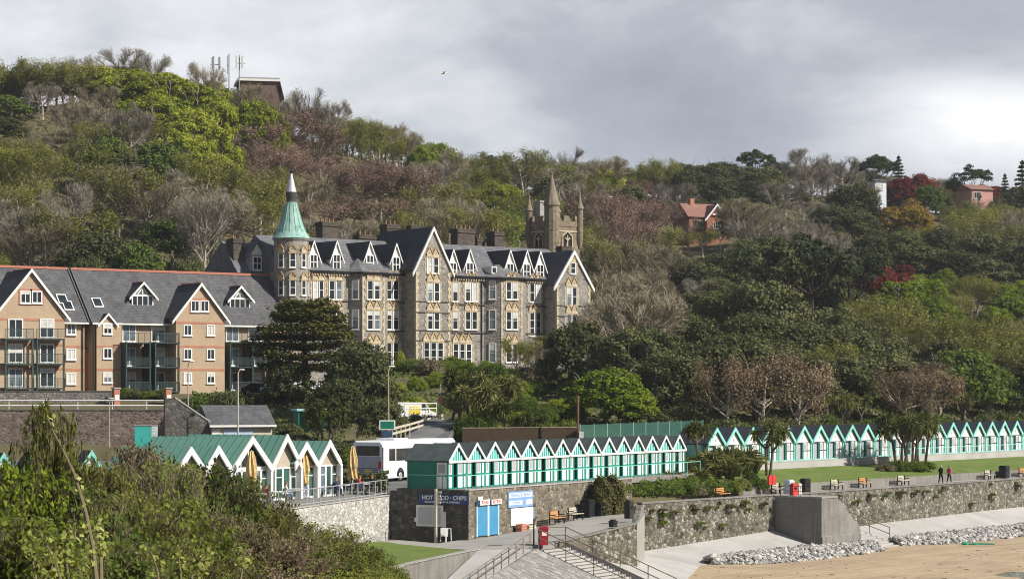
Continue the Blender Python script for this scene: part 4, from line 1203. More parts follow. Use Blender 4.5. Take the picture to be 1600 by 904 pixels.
def long_wing(root):
    x0, x1, ze, zr = a_body(root, 146, 470, 0, 0)
    # projecting column with gablet
    xa, xb = au(151, -0.3), au(190, -0.3); xm = au(168, -0.3)
    b = MB(); b.box(xa, xb, -0.3, 0.6, -2.5, az(168, 504)); b.build('brick_bay', BUFF, root)
    g = MB(); gz = az(168, 503); ga = az(168, 489)
    g.prism([(xm - 0.85, -0.3, gz - 0.2), (xm + 0.85, -0.3, gz - 0.2), (xm, -0.3, ga - 0.2)], (0, 1.4, 0)); g.build('gablet', BUFF, root)
    r = MB(); r.T = Matrix.Translation((xm, 0, 0)); gable_roof(r, -0.9, 0.9, -0.55, 2.2, gz - 0.1, ga - 0.12, 0.1, 0.3); r.build('gablet_roof', plain('dark_slate', (0.045, 0.047, 0.055)), root)
    bb = MB()
    for sg in (-1, 1): bb.prism([(xm, -0.6, ga + 0.02), (xm + sg * 1.3, -0.6, gz - 0.35), (xm + sg * 1.3, -0.6, gz - 0.65), (xm, -0.6, ga - 0.28)], (0, 0.06, 0))
    bb.build('gablet_bargeboard', WHITE, root)
    s = MB()
    for py in BANDS:
        z = az(170, py); s.box(xa - .02, xb + .02, -0.335, -0.2, z - 0.12, z + 0.1)
    s.build('brick_band', REDBRICK, root)
    for py in (513.5, 551.5, 589.5): a_win(root, 168, py, 1.15, 1.25, y=-0.3)
    # recessed balconies
    for px in (206, 251): a_balcony(root, px)
    ib = MB(); 
    for px in (227, 270):
        x = au(px); ib.box(x - 0.25, x + 0.25, -1.1, 0.3, -2.5, az(px, 541))
    ib.build('balcony_pier', plain('dark_pier', (0.06, 0.055, 0.05), 0.8, 0.1), root)
    # big gable
    a_gable(root, 275, 351, 441, 492, 1.6, 1.5, 5.0)
    s = a_win(root, 304.5, 478, 1.15, 1.35, y=-1.6, surround=True); a_win(root, 319.5, 478, 1.15, 1.35, y=-1.6, surround=True)
    for px in (293, 329):
        for py in (515.5, 553, 590): a_win(root, px, py, 1.1, 1.3, y=-1.6)
    for px in (367, 402): a_balcony(root, px)
    x = au(384); ib = MB(); ib.box(x - 0.25, x + 0.25, -1.1, 0.3, -2.5, az(384, 541)); ib.build('balcony_pier', plain('dark_pier', (0.06, 0.055, 0.05)), root)
    # right-hand end bay with the small arched window
    xa, xb = au(424, -0.3), au(462, -0.3)
    b = MB(); b.box(xa, xb, -0.3, 0.6, -2.5, ze - 0.3); b.build('brick_bay', BUFF, root)
    w = a_win(root, 440, 588, 1.2, 1.5, y=-0.3, surround=True); a_win(root, 440, 551, 1.2, 1.3, y=-0.3)
    for px, py, bk in ((152, 473, 1.9),): skylight(root, px, py, bk)
    a_dormer(root, 205, 240, 441, 461, 486); a_dormer(root, 358, 391, 447, 466, 488)
    p = MB(); x = au(149); p.tube([(x, -0.1, -2.5), (x, -0.1, ze - 0.3)], 0.07, 6); p.build('drainpipe', BLACK, root)
def left_wing(root):
    x0, x1, ze, zr = a_body(root, -190, 134, 0, 0)
    a_gable(root, -6, 101, 419, 487, 1.6, 1.5, 5.0)
    a_win(root, 39.5, 464, 1.25, 1.4, y=-1.6, surround=True); a_win(root, 57.5, 464, 1.25, 1.4, y=-1.6, surround=True)
    # balconies hang on the gable front
    for px in (24, 73):
        x = au(px, -1.6)
        for py in (513, 552, 590):
            zb = az(px, py, -1.6) - 1.05
            add_window(root, x, -1.66, zb, 1.75, 2.15, 2, 1, t=0.13, name='french_door', pane=WRNG.choice([PANE, PANE, PANE_SKY]))
            if py == 513:
                pass
            d = MB(); d.box(-1.7, 1.7, -2.75, -1.62, -0.24, -0.06); bo = d.build('balcony', plain('dark_steel', (0.03, 0.045, 0.045)), root, loc=(x, 0, zb))
            rl = MB(); rl.box(-1.7, 1.7, -2.75, -2.7, 0.95, 1.02)
            for i in range(5): xx = -1.7 + i * 0.85; rl.box(xx - 0.025, xx + 0.025, -2.75, -2.7, -0.06, 0.95)
            rl.build('railing', plain('dark_steel', (0.03, 0.045, 0.045)), bo)
            gp = MB(); gp.box(-1.65, 1.65, -2.735, -2.715, 0.06, 0.9); gp.build('glass_panel', BALC, bo)
        for dx in (-1.6, 1.6):
            p = MB(); p.box(-0.09, 0.09, -2.7, -2.52, -2.5, az(px, 552, -1.6) + 1.5); p.build('balcony_post', plain('dark_green_steel', (0.02, 0.06, 0.05)), root, loc=(x + dx, 0, 0))
    for py in (514, 553, 591): a_win(root, 111, py, 1.2, 1.3, y=-0.04 + 0.35)
    s = MB()
    for py in BANDS:
        z = az(115, py); s.box(au(100), au(134), 0.31, 0.4, z - 0.12, z + 0.1)
    s.build('brick_band', REDBRICK, root)
    skylight(root, 97, 462, 2.2); skylight(root, 106, 473, 1.5)
    # low link with arched doorway between the wings
    xa, xb = au(134.3, 1.5), au(146, 1.5)
    l = MB(); l.box(xa, xb, 1.5, 4, -2.5, az(140, 545)); l.build('link_wall', REDBRICK, root)
    r = MB(); r.prism([(xa, 1.2, az(140, 545)), (xa, 4, az(140, 530)), (xa, 4, az(140, 545))], (xb - xa, 0, 0)); r.build('link_roof', SLATE, root)
    p = MB(); x = au(130.5); p.tube([(x, 0.2, -2.5), (x, 0.2, ze - 0.3)], 0.07, 6); p.build('drainpipe', BLACK, root)
apartment('long buff brick apartment wing with a slate roof, two white dormers and one big gable', long_wing)
apartment('left buff brick apartment wing cut by the photo edge, with a large gable over balconies', left_wing)

# ================================================================ building on the hilltop with antennas, houses among the trees
def hilltop():
    P = at(376, 152, 448)
    root = empty('flat_roofed_building', (P.x, P.y, P.z - 8), R(12), 'brown brick flat-roofed building with white eaves on the hilltop', 'building')
    w = 7.4
    b = MB(); b.box(0, w, 0, 9, 0, 11.2); b.build('wall', plain('hill_brick', (0.15, 0.10, 0.085), 0.9, 0.1), root)
    r = MB(); r.box(-0.5, w + 0.3, -0.5, 9.5, 11.2, 11.6); r.build('roof', WHITE, root)
    r = MB(); r.box(-0.4, w + 0.2, -0.4, 9.4, 11.603, 11.9); r.build('parapet', GREY, root)
    r = MB(); r.prism([(w + 0.3, -0.5, 11.4), (w + 1.1, -0.5, 8.2), (w + 1.1, -0.5, 7.8), (w + 0.3, -0.5, 10.9)], (0, 10, 0)); r.build('side_eave', WHITE, root)
    for (px, py, kind) in ((334, 88, 'frame'), (358, 84, 'pole'), (374, 86, 'panel')):
        q = at(px, 130, 446)
        z1 = at(px, py, 446).z
        o = empty('antenna_mast', (q.x, q.y, q.z - 3), 0, {'frame': 'antenna frame with twin panels, leftmost on the hilltop', 'pole': 'thin single antenna pole standing between twin panels on the hilltop', 'panel': 'white pair of antenna panels next to the flat roof'}[kind], 'antenna')
        h = z1 - q.z + 3
        m_ = MB(); m_.tube([(0, 0, 0), (0, 0, h)], 0.13, 6)
        if kind == 'pole': m_.tube([(-0.3, 0, h - 4), (-0.3, 0, h - 0.4)], 0.08, 5); m_.box(-0.3, 0, -0.04, 0.04, h - 2.4, h - 2.25)
        m_.build('mast', GREY, o)
        if kind != 'pole':
            for dx in (-0.55, 0.55) if kind == 'panel' else (-0.2, 1.1):
                pb = MB(); pb.box(dx - 0.2, dx + 0.2, -0.25, -0.05, h - 2.6, h - 0.2); pb.build('antenna_panel', WHITE if kind == 'panel' else GREY, o)
            br = MB(); br.box(-0.6, 1.15, -0.05, 0.05, h - 1.7, h - 1.55); br.build('bracket', GREY, o)
hilltop()
def house(px, py, Y, w, d, h, rh, rz, wall, roof, label, gable_front=True, name='house'):
    P = at(px, py, Y)
    drop = max(1.0, P.z - hill_z(P.x, P.y) + 1.5)
    root = empty(name, P, rz, label, 'house')
    b = MB(); b.box(-w/2, w/2, 0, d, -drop, h); b.build('wall', wall, root)
    r = MB(); r.prism([(-w/2 - .4, -0.4, h - .1), (-w/2 - .4, d/2, h + rh), (-w/2 - .4, d + .4, h - .1)], (w + .8, 0, 0)); ro = r.build('roof', roof, root)
    if gable_front: c = MB(); c.box(-w*.25, -w*.25 + 0.9, d/2 - .5, d/2 + .5, h, h + rh + 1.0); c.build('chimney', REDBRICK, ro)
    if gable_front:
        gx = w * 0.26
        g = MB(); g.prism([(gx - 2.2, -1.2, -drop), (gx + 2.2, -1.2, -drop), (gx + 2.2, -1.2, h - .2), (gx, -1.2, h + rh * .8), (gx - 2.2, -1.2, h - .2)], (0, d * .5, 0)); g.build('gable', wall, root)
        q = MB(); q.T = Matrix.Translation((gx, 0, 0)); gable_roof(q, -2.2, 2.2, -1.5, d * .5, h - .2, h + rh * .82, 0.15, 0.4); q.build('gable_roof', roof, root)
        bb = MB()
        k = (rh * .8 + .2) / 2.2
        for sg in (-1, 1): bb.prism([(gx, -1.65, h + rh * .85 + .2), (gx + sg * 2.8, -1.65, h - .2 - k * .6 + .25), (gx + sg * 2.8, -1.65, h - .2 - k * .6 - .2), (gx, -1.65, h + rh * .85 - .3)], (0, 0.1, 0))
        bb.box(gx - 1.0, gx + 1.0, -1.62, -1.5, h + .3, h + .6)
        bb.build('bargeboard', WHITE, root)
        add_window(root, gx, -1.25, h - 2.4, 1.6, 1.3, 3, 1)
    add_window(root, -w * .22, -0.05, h - 2.2, 2.0, 1.5, 3, 1)
    return root
house(1102, 364, 455, 7.2, 6.5, 3.2, 2.8, R(25), plain('woodland_brick', (0.30, 0.135, 0.09), 0.9, 0.1, 0.3), plain('clay_tile', (0.24, 0.13, 0.10), 0.85, 0.15, 0.3), 'red brick house with white bargeboards half hidden in the woods')
house(1377, 300, 520, 2.6, 4, 2.6, 0.5, R(20), plain('blue_white_render', (0.62, 0.66, 0.72), 0.7, 0.2), SLATE, 'small pale white house glimpsed beneath a red-leaved tree on the ridge', False)
house(1535, 320, 530, 5.6, 7, 3.6, 1.3, R(20), plain('pink_brick', (0.50, 0.28, 0.24), 0.85, 0.15), plain('clay_tile', (0.24, 0.13, 0.10)), 'pink brick house showing through trees on the right skyline', False)
# ================================================================ beach huts
RZ_HUT = math.atan2(D_HUT.y, D_HUT.x); RZ_FAR = math.atan2(D_FAR.y, D_FAR.x)
HUT_GREY = plain('hut_grey_curtain', (0.36, 0.36, 0.38), 0.8, 0.1, 0.15)
def make_near_hut(label, group):
    w = 2.5; eave = 1.95; apex = 3.12; dep = 3.4
    root = empty('beach_hut', (0, 0, 0), 0, label, 'beach hut', group)
    b = MB(); b.box(-w/2 + .02, w/2 - .02, 0.95, dep, 0, eave - 0.03); b.build('cabin', GREEN, root)
    r = MB(); gable_roof(r, -w/2 + 0.02, w/2 - 0.02, -0.12, dep + 0.15, eave, apex - 0.06, 0.08, 0.05); r.build('roof', FELT, root)
    g = MB(); g.prism([(-w/2 + .15, 0.05, eave + .02), (w/2 - .15, 0.05, eave + .02), (0, 0.05, apex - .15)], (0, 0.06, 0)); go = g.build('gable', TEAL, root)
    s = MB()
    for x in (-0.62, -0.31, 0.0, 0.31, 0.62): s.box(x - 0.05, x + 0.05, 0.0, 0.045, eave, apex - 0.18 - abs(x) * 0.95)
    s.build('batten', plain('pale_teal_paint', (0.45, 0.74, 0.70), 0.5, 0.3), go)
    bb = MB(); k = (apex - eave) / (w/2)
    for sg in (-1, 1): bb.prism([(0, -0.16, apex + .1), (sg * (w/2 + .04), -0.16, eave + .06), (sg * (w/2 + .04), -0.16, eave - .14), (0, -0.16, apex - .12)], (0, 0.07, 0))
    bb.box(-w/2, w/2, -0.13, -0.06, eave - 0.12, eave + 0.03)
    bb.build('bargeboard', WHITE, root)
    p = MB()
    for x in (-1.21, -0.62, 0.0, 0.80, 1.21): p.box(x - 0.075, x + 0.075, -0.03, 0.07, 0, eave - .12)
    p.box(-1.2, -0.62, -0.025, 0.06, 0.88, 1.02); p.box(0, 1.2, -0.025, 0.06, 0.88, 1.02); p.box(-1.25, 1.25, -0.03, 0.1, 0.0, 0.09)
    p.build('post', plain('hut_green_paint', (0.02, 0.27, 0.215), 0.5, 0.3, 0.2, each=0.3), root)
    def panel(x0, x1, y, rz=0, wind=True):
        lo = MB(); lo.box(x0, x1, y, y + .04, 0.09, 0.90); lo.build('lower_panel', WHITE, root)
        f = MB(); t = 0.10
        f.box(x0, x0 + t, y, y + .04, 1.0, eave - .14); f.box(x1 - t, x1, y, y + .04, 1.0, eave - .14); f.box(x0 + t, x1 - t, y, y + .04, 1.0, 1.0 + t); f.box(x0 + t, x1 - t, y, y + .04, eave - .14 - t, eave - .14)
        fo = f.build('window', WHITE, root)
        q = MB(); q.box(x0 + t * .8, x1 - t * .8, y + .015, y + .03, 1.0 + t * .8, eave - .14 - t * .8); q.build('pane', HUT_GREY, fo)
    panel(-1.15, -0.68, 0.0); panel(0.06, 0.74, 0.0)
    n = MB(); n.box(0.86, 1.15, 0.0, 0.04, 0.09, 0.9); n.box(0.86, 1.15, 0.0, 0.04, 1.0, eave - .14); n.build('side_board', WHITE, root)
    # porch cheek seen from the end of the row
    c = MB(); c.box(-w/2 + .01, -w/2 + .05, 0.08, 0.42, 0.05, 0.9); c.box(-w/2 + .01, -w/2 + .05, 0.5, 0.92, 0.05, 0.9); c.build('cheek_panel', WHITE, root)
    c = MB(); c.box(-w/2 + .01, -w/2 + .05, 0.08, 0.92, 1.0, eave - .08); co = c.build('cheek_window', WHITE, root)
    c = MB(); c.box(-w/2, -w/2 + .008, 0.22, 0.8, 1.12, eave - .2); c.build('pane', HUT_GREY, co)
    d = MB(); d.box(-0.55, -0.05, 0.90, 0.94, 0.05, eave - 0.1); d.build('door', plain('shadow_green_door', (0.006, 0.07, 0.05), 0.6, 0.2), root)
    return root
def make_far_hut(label, group):
    w = 3.05; eave = 1.9; apex = 3.35; dep = 3.6
    root = empty('beach_hut', (0, 0, 0), 0, label, 'beach hut', group)
    b = MB(); b.box(-w/2 + .03, w/2 - .03, 0.7, dep, 0, eave - .03); b.build('cabin', AQUA, root)
    r = MB(); gable_roof(r, -w/2 + .02, w/2 - .02, -0.1, dep + .1, eave, apex - .06, 0.09, 0.05); r.build('roof', FELT_FAR, root)
    g = MB(); g.prism([(-w/2 + .2, 0.10, eave - .12), (w/2 - .2, 0.10, eave - .12), (0, 0.10, apex - .2)], (0, 0.08, 0)); go = g.build('gable', WHITE, root)
    nb = MB(); nb.box(-0.06, 0.06, 0.07, 0.098, eave + .22, eave + .48); nb.build('number_plate', GREY, go)
    bb = MB()
    for sg in (-1, 1): bb.prism([(0, -0.16, apex + .1), (sg * (w/2 + .02), -0.16, eave + .06), (sg * (w/2 + .02), -0.16, eave - .30), (0, -0.16, apex - .26)], (0, 0.1, 0))
    bb.build('bargeboard', AQUA, root)
    p = MB()
    for x in (-w/2 + .09, w/2 - .09): p.box(x - .085, x + .085, -0.05, 0.10, 0, eave - .05)
    p.box(-w/2, w/2, -0.04, 0.08, 0, 0.12)
    p.build('post', AQUA, root)
    d = MB(); d.box(-w/2 + .3, -0.1, 0.30, 0.34, 0.12, eave - .15); d.build('door', HUT_GREY, root)
    e = MB(); e.box(-0.1, 0.1, 0.14, 0.34, 0.1, eave - .12); e.box(0.72, 0.86, 0.14, 0.34, 0.1, eave - .12); e.box(-w/2 + .2, w/2 - .2, 0.20, 0.34, eave - .24, eave - .13); e.build('door_frame', plain('deep_teal', (0.02, 0.13, 0.115), 0.6, 0.25), root)
    lo = MB(); lo.box(0.12, 0.70, 0.08, 0.13, 0.12, 0.88); lo.box(0.88, w/2 - .18, 0.08, 0.13, 0.12, 0.88); lo.build('lower_panel', WHITE, root)
    wn = MB(); wn.box(0.12, 0.70, 0.08, 0.13, 0.98, eave - .18); wn.box(0.88, w/2 - .18, 0.08, 0.13, 0.98, eave - .18); wo = wn.build('window', DIRTYWHITE, root)
    pn = MB(); pn.box(0.22, 0.60, 0.06, 0.077, 1.06, eave - .28); pn.build('pane', HUT_GREY, wo)
    return root
NUMW = ['first', 'second', 'third', 'fourth', 'fifth', 'sixth', 'seventh', 'eighth', 'ninth', 'tenth', 'eleventh', 'twelfth', 'thirteenth', 'fourteenth', 'last', 'sixteenth', 'seventeenth', 'eighteenth', 'nineteenth', 'twentieth', 'twenty-first', 'last']
hp = None
for i in range(15):
    if hp is None:
        hp = make_near_hut('', 'near row of white and green beach huts'); o = hp
    else: o = copy_tree(hp)
    p = H0 + D_HUT * (2.545 * (i + 0.5))
    o.location = p; o.rotation_euler = (0, 0, RZ_HUT)
    o['label'] = ('white and green beach hut showing its whole green side wall beside the coach' if i == 0 else
                  'white and green beach hut at the far end of the near row' if i == 14 else
                  f'white and green beach hut, {NUMW[i]} from the coach end of the near row')
fp = None
for i in range(22):
    if fp is None:
        fp = make_far_hut('', 'far row of white and aqua beach huts'); o = fp
    else: o = copy_tree(fp)
    p = FAR0 + D_FAR * (3.2 * i)
    o.location = p; o.rotation_euler = (0, 0, RZ_FAR)
    o['label'] = ('white and aqua beach hut at the left end of the far row' if i == 0 else
                  'white and aqua beach hut cut by the right photo edge' if i == 21 else
                  f'white and aqua beach hut, {NUMW[i] if i != 14 else "fifteenth"} from the left in the far row')
for i, (px, Y) in enumerate(((6, 150), (52, 152), (98, 154), (143, 156))):
    o = copy_tree(fp); q = at(px, 703, Y)
    o.location = (q.x, q.y, 6.0); o.rotation_euler = (0, 0, R(22)); o.scale = (0.62, 0.8, 1.02)
    o['label'] = ['white gabled hut at the left photo edge behind the bushes', 'white gabled hut with an aqua edge behind the tall yellow-green bush', 'white gabled hut mostly hidden behind leafy branches', 'white gabled hut left of the cafe roof behind brown scrub'][i]
    o['group'] = 'white gabled huts behind the foreground bushes'

def rail(name, pts, h, mat, label, cat='railing', rails=(1.0, 0.55), post_every=1.8, pr=0.03, rr=0.025, group=None):
    """posts and rails along a line of 3d ground points"""
    root = empty(name, pts[0], 0, label, cat, group)
    o = Vector(pts[0])
    for p, q in zip(pts, pts[1:]):
        p = Vector(p) - o; q = Vector(q) - o
        n = max(1, round((q - p).length / post_every))
        for i in range(n + 1):
            if i == 0 and p.length > 0.01: continue
            c = p + (q - p) * (i / n)
            m = MB(); m.tube([c + Vector((0, 0, -0.15)), c + Vector((0, 0, h + 0.02))], pr, 6); m.build('post', mat, root)
    for f in rails:
        m = MB(); m.tube([Vector(p) - o + Vector((0, 0, h * f)) for p in pts], rr, 6); m.build('rail', mat, root)
    return root
hr = lambda s, o_=1.5: tuple(H0 + D_HUT * s - B_HUT * o_)
rail('hut_railing', [tuple(H0 + D_HUT * -0.02 + B_HUT * 3.3), hr(-0.02), hr(38.0)], 0.98, AQUA, 'thin aqua railing in front of the near row of huts', rails=(1.0,), post_every=2.55, pr=0.03, rr=0.028)
fr = lambda s, o_=0.95: tuple(FAR0 + D_FAR * s - B_FAR * o_)
rail('hut_railing', [fr(29), fr(72)], 0.75, AQUA, 'low aqua railing along the terrace edge before the far huts', rails=(1.0,), post_every=1.9, pr=0.04, rr=0.035)
kb = MB(); kb.slab([fr(-8, 1.27)[:2] + (6.68,), fr(90, 1.27)[:2] + (6.68,), fr(90, 1.0)[:2] + (6.68,), fr(-8, 1.0)[:2] + (6.68,)], 6.603)
tag(kb.build('kerb', CONC_PALE), kind='structure')

# ================================================================ food kiosk signs, doors and boards on the walls
E_D = (CORNER - SIGN_L); E_D.z = 0; E_LEN = E_D.length; E_D.normalize(); RZ_E = math.atan2(E_D.y, E_D.x)
def on_end(px):      # distance along the dark end wall for a photo column
    return online(px, (SIGN_L.x, SIGN_L.y), E_D)
def end_pt(px, py, out=0.0):
    s = on_end(px); p = SIGN_L + E_D * s + Vector((E_D.y, -E_D.x, 0)) * out
    return Vector((p.x, p.y, E - (py - HZ) / F * p.y))
W0_ = Vector(w_(0.0, 6.55))
def sun_pt(px, py, out=0.0):
    s = online(px, (W0_.x, W0_.y), D_HUT); p = W0_ + D_HUT * s - B_HUT * out
    return Vector((p.x, p.y, E - (py - HZ) / F * p.y))
def text_mesh(body, size, mat, name, parent, loc, width=None, depth=0.01, rot=(R(90), 0, 0), bold=0.0):
    cu = bpy.data.curves.new(name, 'FONT'); cu.body = body; cu.size = size; cu.extrude = depth; cu.align_x = 'CENTER'; cu.align_y = 'CENTER'; cu.offset = bold
    t = bpy.data.objects.new(name, cu); col.objects.link(t)
    dg = bpy.context.evaluated_depsgraph_get(); me = bpy.data.meshes.new_from_object(t.evaluated_get(dg))
    bpy.data.objects.remove(t)
    me.materials.clear(); me.materials.append(mat)
    xs = [v.co.x for v in me.vertices]; wd = max(xs) - min(xs)
    o = link(name, me, parent, loc, rot)
    if width: o.scale = (width / wd, 1, 1)
    return o
NAVY = plain('navy_sign', (0.035, 0.065, 0.19), 0.5, 0.3, 0.12)
def wall_sign(fn, rz, pl, pt, pr, pb, mat, name, label, cat='sign', th=0.06, out=0.05):
    a = fn(pl, pb, out); b = fn(pr, pb, out); c = fn(pl, pt, out)
    wd = (b - a).to_2d().length; h = c.z - a.z
    mid = (a + b) / 2
    root = empty(name, (mid.x, mid.y, a.z), rz, label, cat)
    m = MB(); m.box(-wd/2, wd/2, -th/2, th/2, 0, h); m.build('board', mat, root)
    return root, wd, h
s, wd, h = wall_sign(end_pt, RZ_E, 655, 771, 733, 786, NAVY, 'shop_sign', 'navy food sign with white capitals on the dark end wall')
text_mesh('HOT FOOD · CHIPS', 0.40, WHITE, 'lettering', s, (0.05, -0.04, h * 0.63), wd * 0.88, bold=0.008)
text_mesh('SNACKS CAKES & DRINKS', 0.17, WHITE, 'lettering', s, (-0.1, -0.04, h * 0.2), wd * 0.7, bold=0.004)
BOARD = plain('grey_menu_board', (0.42, 0.43, 0.46), 0.6, 0.25, 0.1)
s, wd, h = wall_sign(end_pt, RZ_E, 651, 788, 693, 821, DIRTYWHITE, 'menu_board', 'large pale grey shuttered menu board under the navy food sign')
m = MB(); m.box(-wd*.42, wd*.1, -0.06, -0.032, h*.1, h*.9); m.box(wd*.14, wd*.4, -0.06, -0.032, h*.1, h*.9); m.build('panel', BOARD, s)
m = MB(); m.box(-wd*.56, -wd*.5, -0.05, 0.02, h*.2, h*.4); m.box(wd*.5, wd*.6, -0.05, 0.02, -0.05, h*.7); m.build('edge_panel', WHITE, s)
BLUE = plain('blue_door_paint', (0.055, 0.24, 0.42), 0.5, 0.3, 0.15)
a = sun_pt(743.5, 838, 0.06); b = sun_pt(776, 836, 0.06); c = sun_pt(745, 792, 0.06)
RZ_W = RZ_HUT
mid = (a + b) / 2; wd = (b - a).to_2d().length; h = c.z - a.z
dr = empty('blue_doors', (mid.x, mid.y, a.z), RZ_W, 'pair of tall blue doors in the sunlit stone wall', 'door')
for sg, x0, x1 in ((-1, -wd/2, -wd*.02), (1, wd*.06, wd/2)):
    m = MB(); m.box(x0, x1, -0.06, 0.06, 0.05, h); m.build('door', BLUE, dr)
m = MB()
for x in (-wd/2 - .12, -wd*.02, wd/2): m.box(x, x + .11 if x != -wd*.02 else wd*.06, -0.085, 0.07, 0, h + .08)
m.build('door_frame', plain('pale_blue_trim', (0.55, 0.70, 0.78), 0.5, 0.3), dr)
m = MB(); m.box(-wd/2 - .12, wd/2 + .12, -0.03, 0.05, h + .1, h + .42); m.build('lintel', plain('deep_navy', (0.02, 0.05, 0.09), 0.6, 0.2), dr)
for (pl, pt, pr, pb, txt, lab) in ((748, 780.5, 763, 789, 'TEAS', 'left of two small white notices with red letters above the blue doors'), (766, 780, 782, 787.5, 'ICES', 'right of two small white notices with red letters above the blue doors')):
    s, wd, h = wall_sign(sun_pt, RZ_W, pl, pt, pr, pb, WHITE, 'notice', lab, th=0.04, out=0.1)
    text_mesh(txt, 0.32, RED, 'lettering', s, (0, -0.03, h * 0.5), wd * 0.72)
s, wd, h = wall_sign(sun_pt, RZ_W, 746, 775.5, 753, 781, WHITE, 'notice', 'plain white square notice just above the lettered ones', th=0.04, out=0.05)
PB = plain('pale_blue_sign', (0.50, 0.62, 0.80), 0.5, 0.3, 0.08); MBL = plain('mid_blue_sign', (0.20, 0.33, 0.58), 0.5, 0.3, 0.1)
s, wd, h = wall_sign(sun_pt, RZ_W, 793, 768, 831, 793, MBL, 'kiosk_sign', 'blue and white lettered sign above the white serving hatch')
m = MB(); m.box(-wd*.47, wd*.47, -0.045, -0.031, h*.62, h*.9); m.box(-wd*.47, wd*.06, -0.045, -0.031, h*.16, h*.42); m.box(wd*.22, wd*.47, -0.045, -0.031, h*.14, h*.44); m.build('white_band', plain('sign_white', (0.70, 0.75, 0.82), 0.5, 0.3), s)
text_mesh('SNACK BAR', 0.3, MBL, 'lettering', s, (0, -0.05, h * 0.76), wd * 0.8, bold=0.005); text_mesh('OPEN', 0.22, MBL, 'lettering', s, (-wd*.2, -0.05, h * 0.29), wd * 0.3)
s, wd, h = wall_sign(sun_pt, RZ_W, 797, 794, 832, 821, WHITE, 'serving_hatch', 'white serving hatch shutters in the sunlit wall', 'hatch')
m = MB(); m.box(-wd*.38, wd*.05, -0.05, -0.031, h*.1, h*.86); m.box(wd*.08, wd*.34, -0.05, -0.031, h*.1, h*.86); m.build('shutter', DIRTYWHITE, s)
m = MB(); m.box(-wd*.36, wd*.4, -0.35, 0.0, -0.14, -0.05); m.build('counter', WOOD, s)
# stacked crates and oddments below the hatch
p = sun_pt(806, 831, 0.45)
def crate(x, y, z, w, d, h, mat, label, rz=0):
    r = empty('crate', (x, y, z), rz, label, 'crate')
    m = MB(); t = 0.04
    for zz in (0.02, h*.36, h*.7): m.box(-w/2, w/2, -d/2, -d/2 + t, zz, zz + h*.26); m.box(-w/2, w/2, d/2 - t, d/2, zz, zz + h*.26); m.box(-w/2, -w/2 + t, -d/2 + t, d/2 - t, zz, zz + h*.26); m.box(w/2 - t, w/2, -d/2 + t, d/2 - t, zz, zz + h*.26)
    m.build('slats', mat, r)
    m = MB(); m.box(-w/2 + t, w/2 - t, -d/2 + t, d/2 - t, 0.0, 0.05); m.build('bottom', mat, r)
crate(p.x, p.y, p.z, 0.75, 0.5, 0.62, plain('faded_red', (0.50, 0.20, 0.15), 0.7, 0.2), 'faded red crate standing under the white serving hatch', RZ_W)
p = sun_pt(819, 828, 0.45)
crate(p.x, p.y, p.z, 0.9, 0.5, 0.38, plain('pale_timber', (0.58, 0.52, 0.38), 0.7, 0.2), 'pale wooden crate beside the faded red one', RZ_W)
p = end_pt(703, 838, 0.6)
# white A-frame notice leaning by the dark wall
ab = empty('sandwich_board', (p.x, p.y, 3.0), RZ_E + 0.3, 'small white folding board leaning against the dark end wall', 'board')
m = MB(); m.box(-0.42, 0.1, -0.03, 0.03, 0.35, 0.98); m.build('panel', WHITE, ab, rot=(R(-14), 0, 0))
m = MB(); m.bar((-0.4, 0.05, 0), (-0.36, -0.1, 0.9), 0.05, 0.05); m.bar((0.35, 0.05, 0), (0.32, -0.1, 0.95), 0.06, 0.06); m.bar((0.02, -0.2, 0), (0.0, -0.12, 0.9), 0.09, 0.06); m.bar((0.0, -0.12, 0.9), (0.33, -0.1, 0.93), 0.05, 0.05); m.build('leg', WHITE, ab)

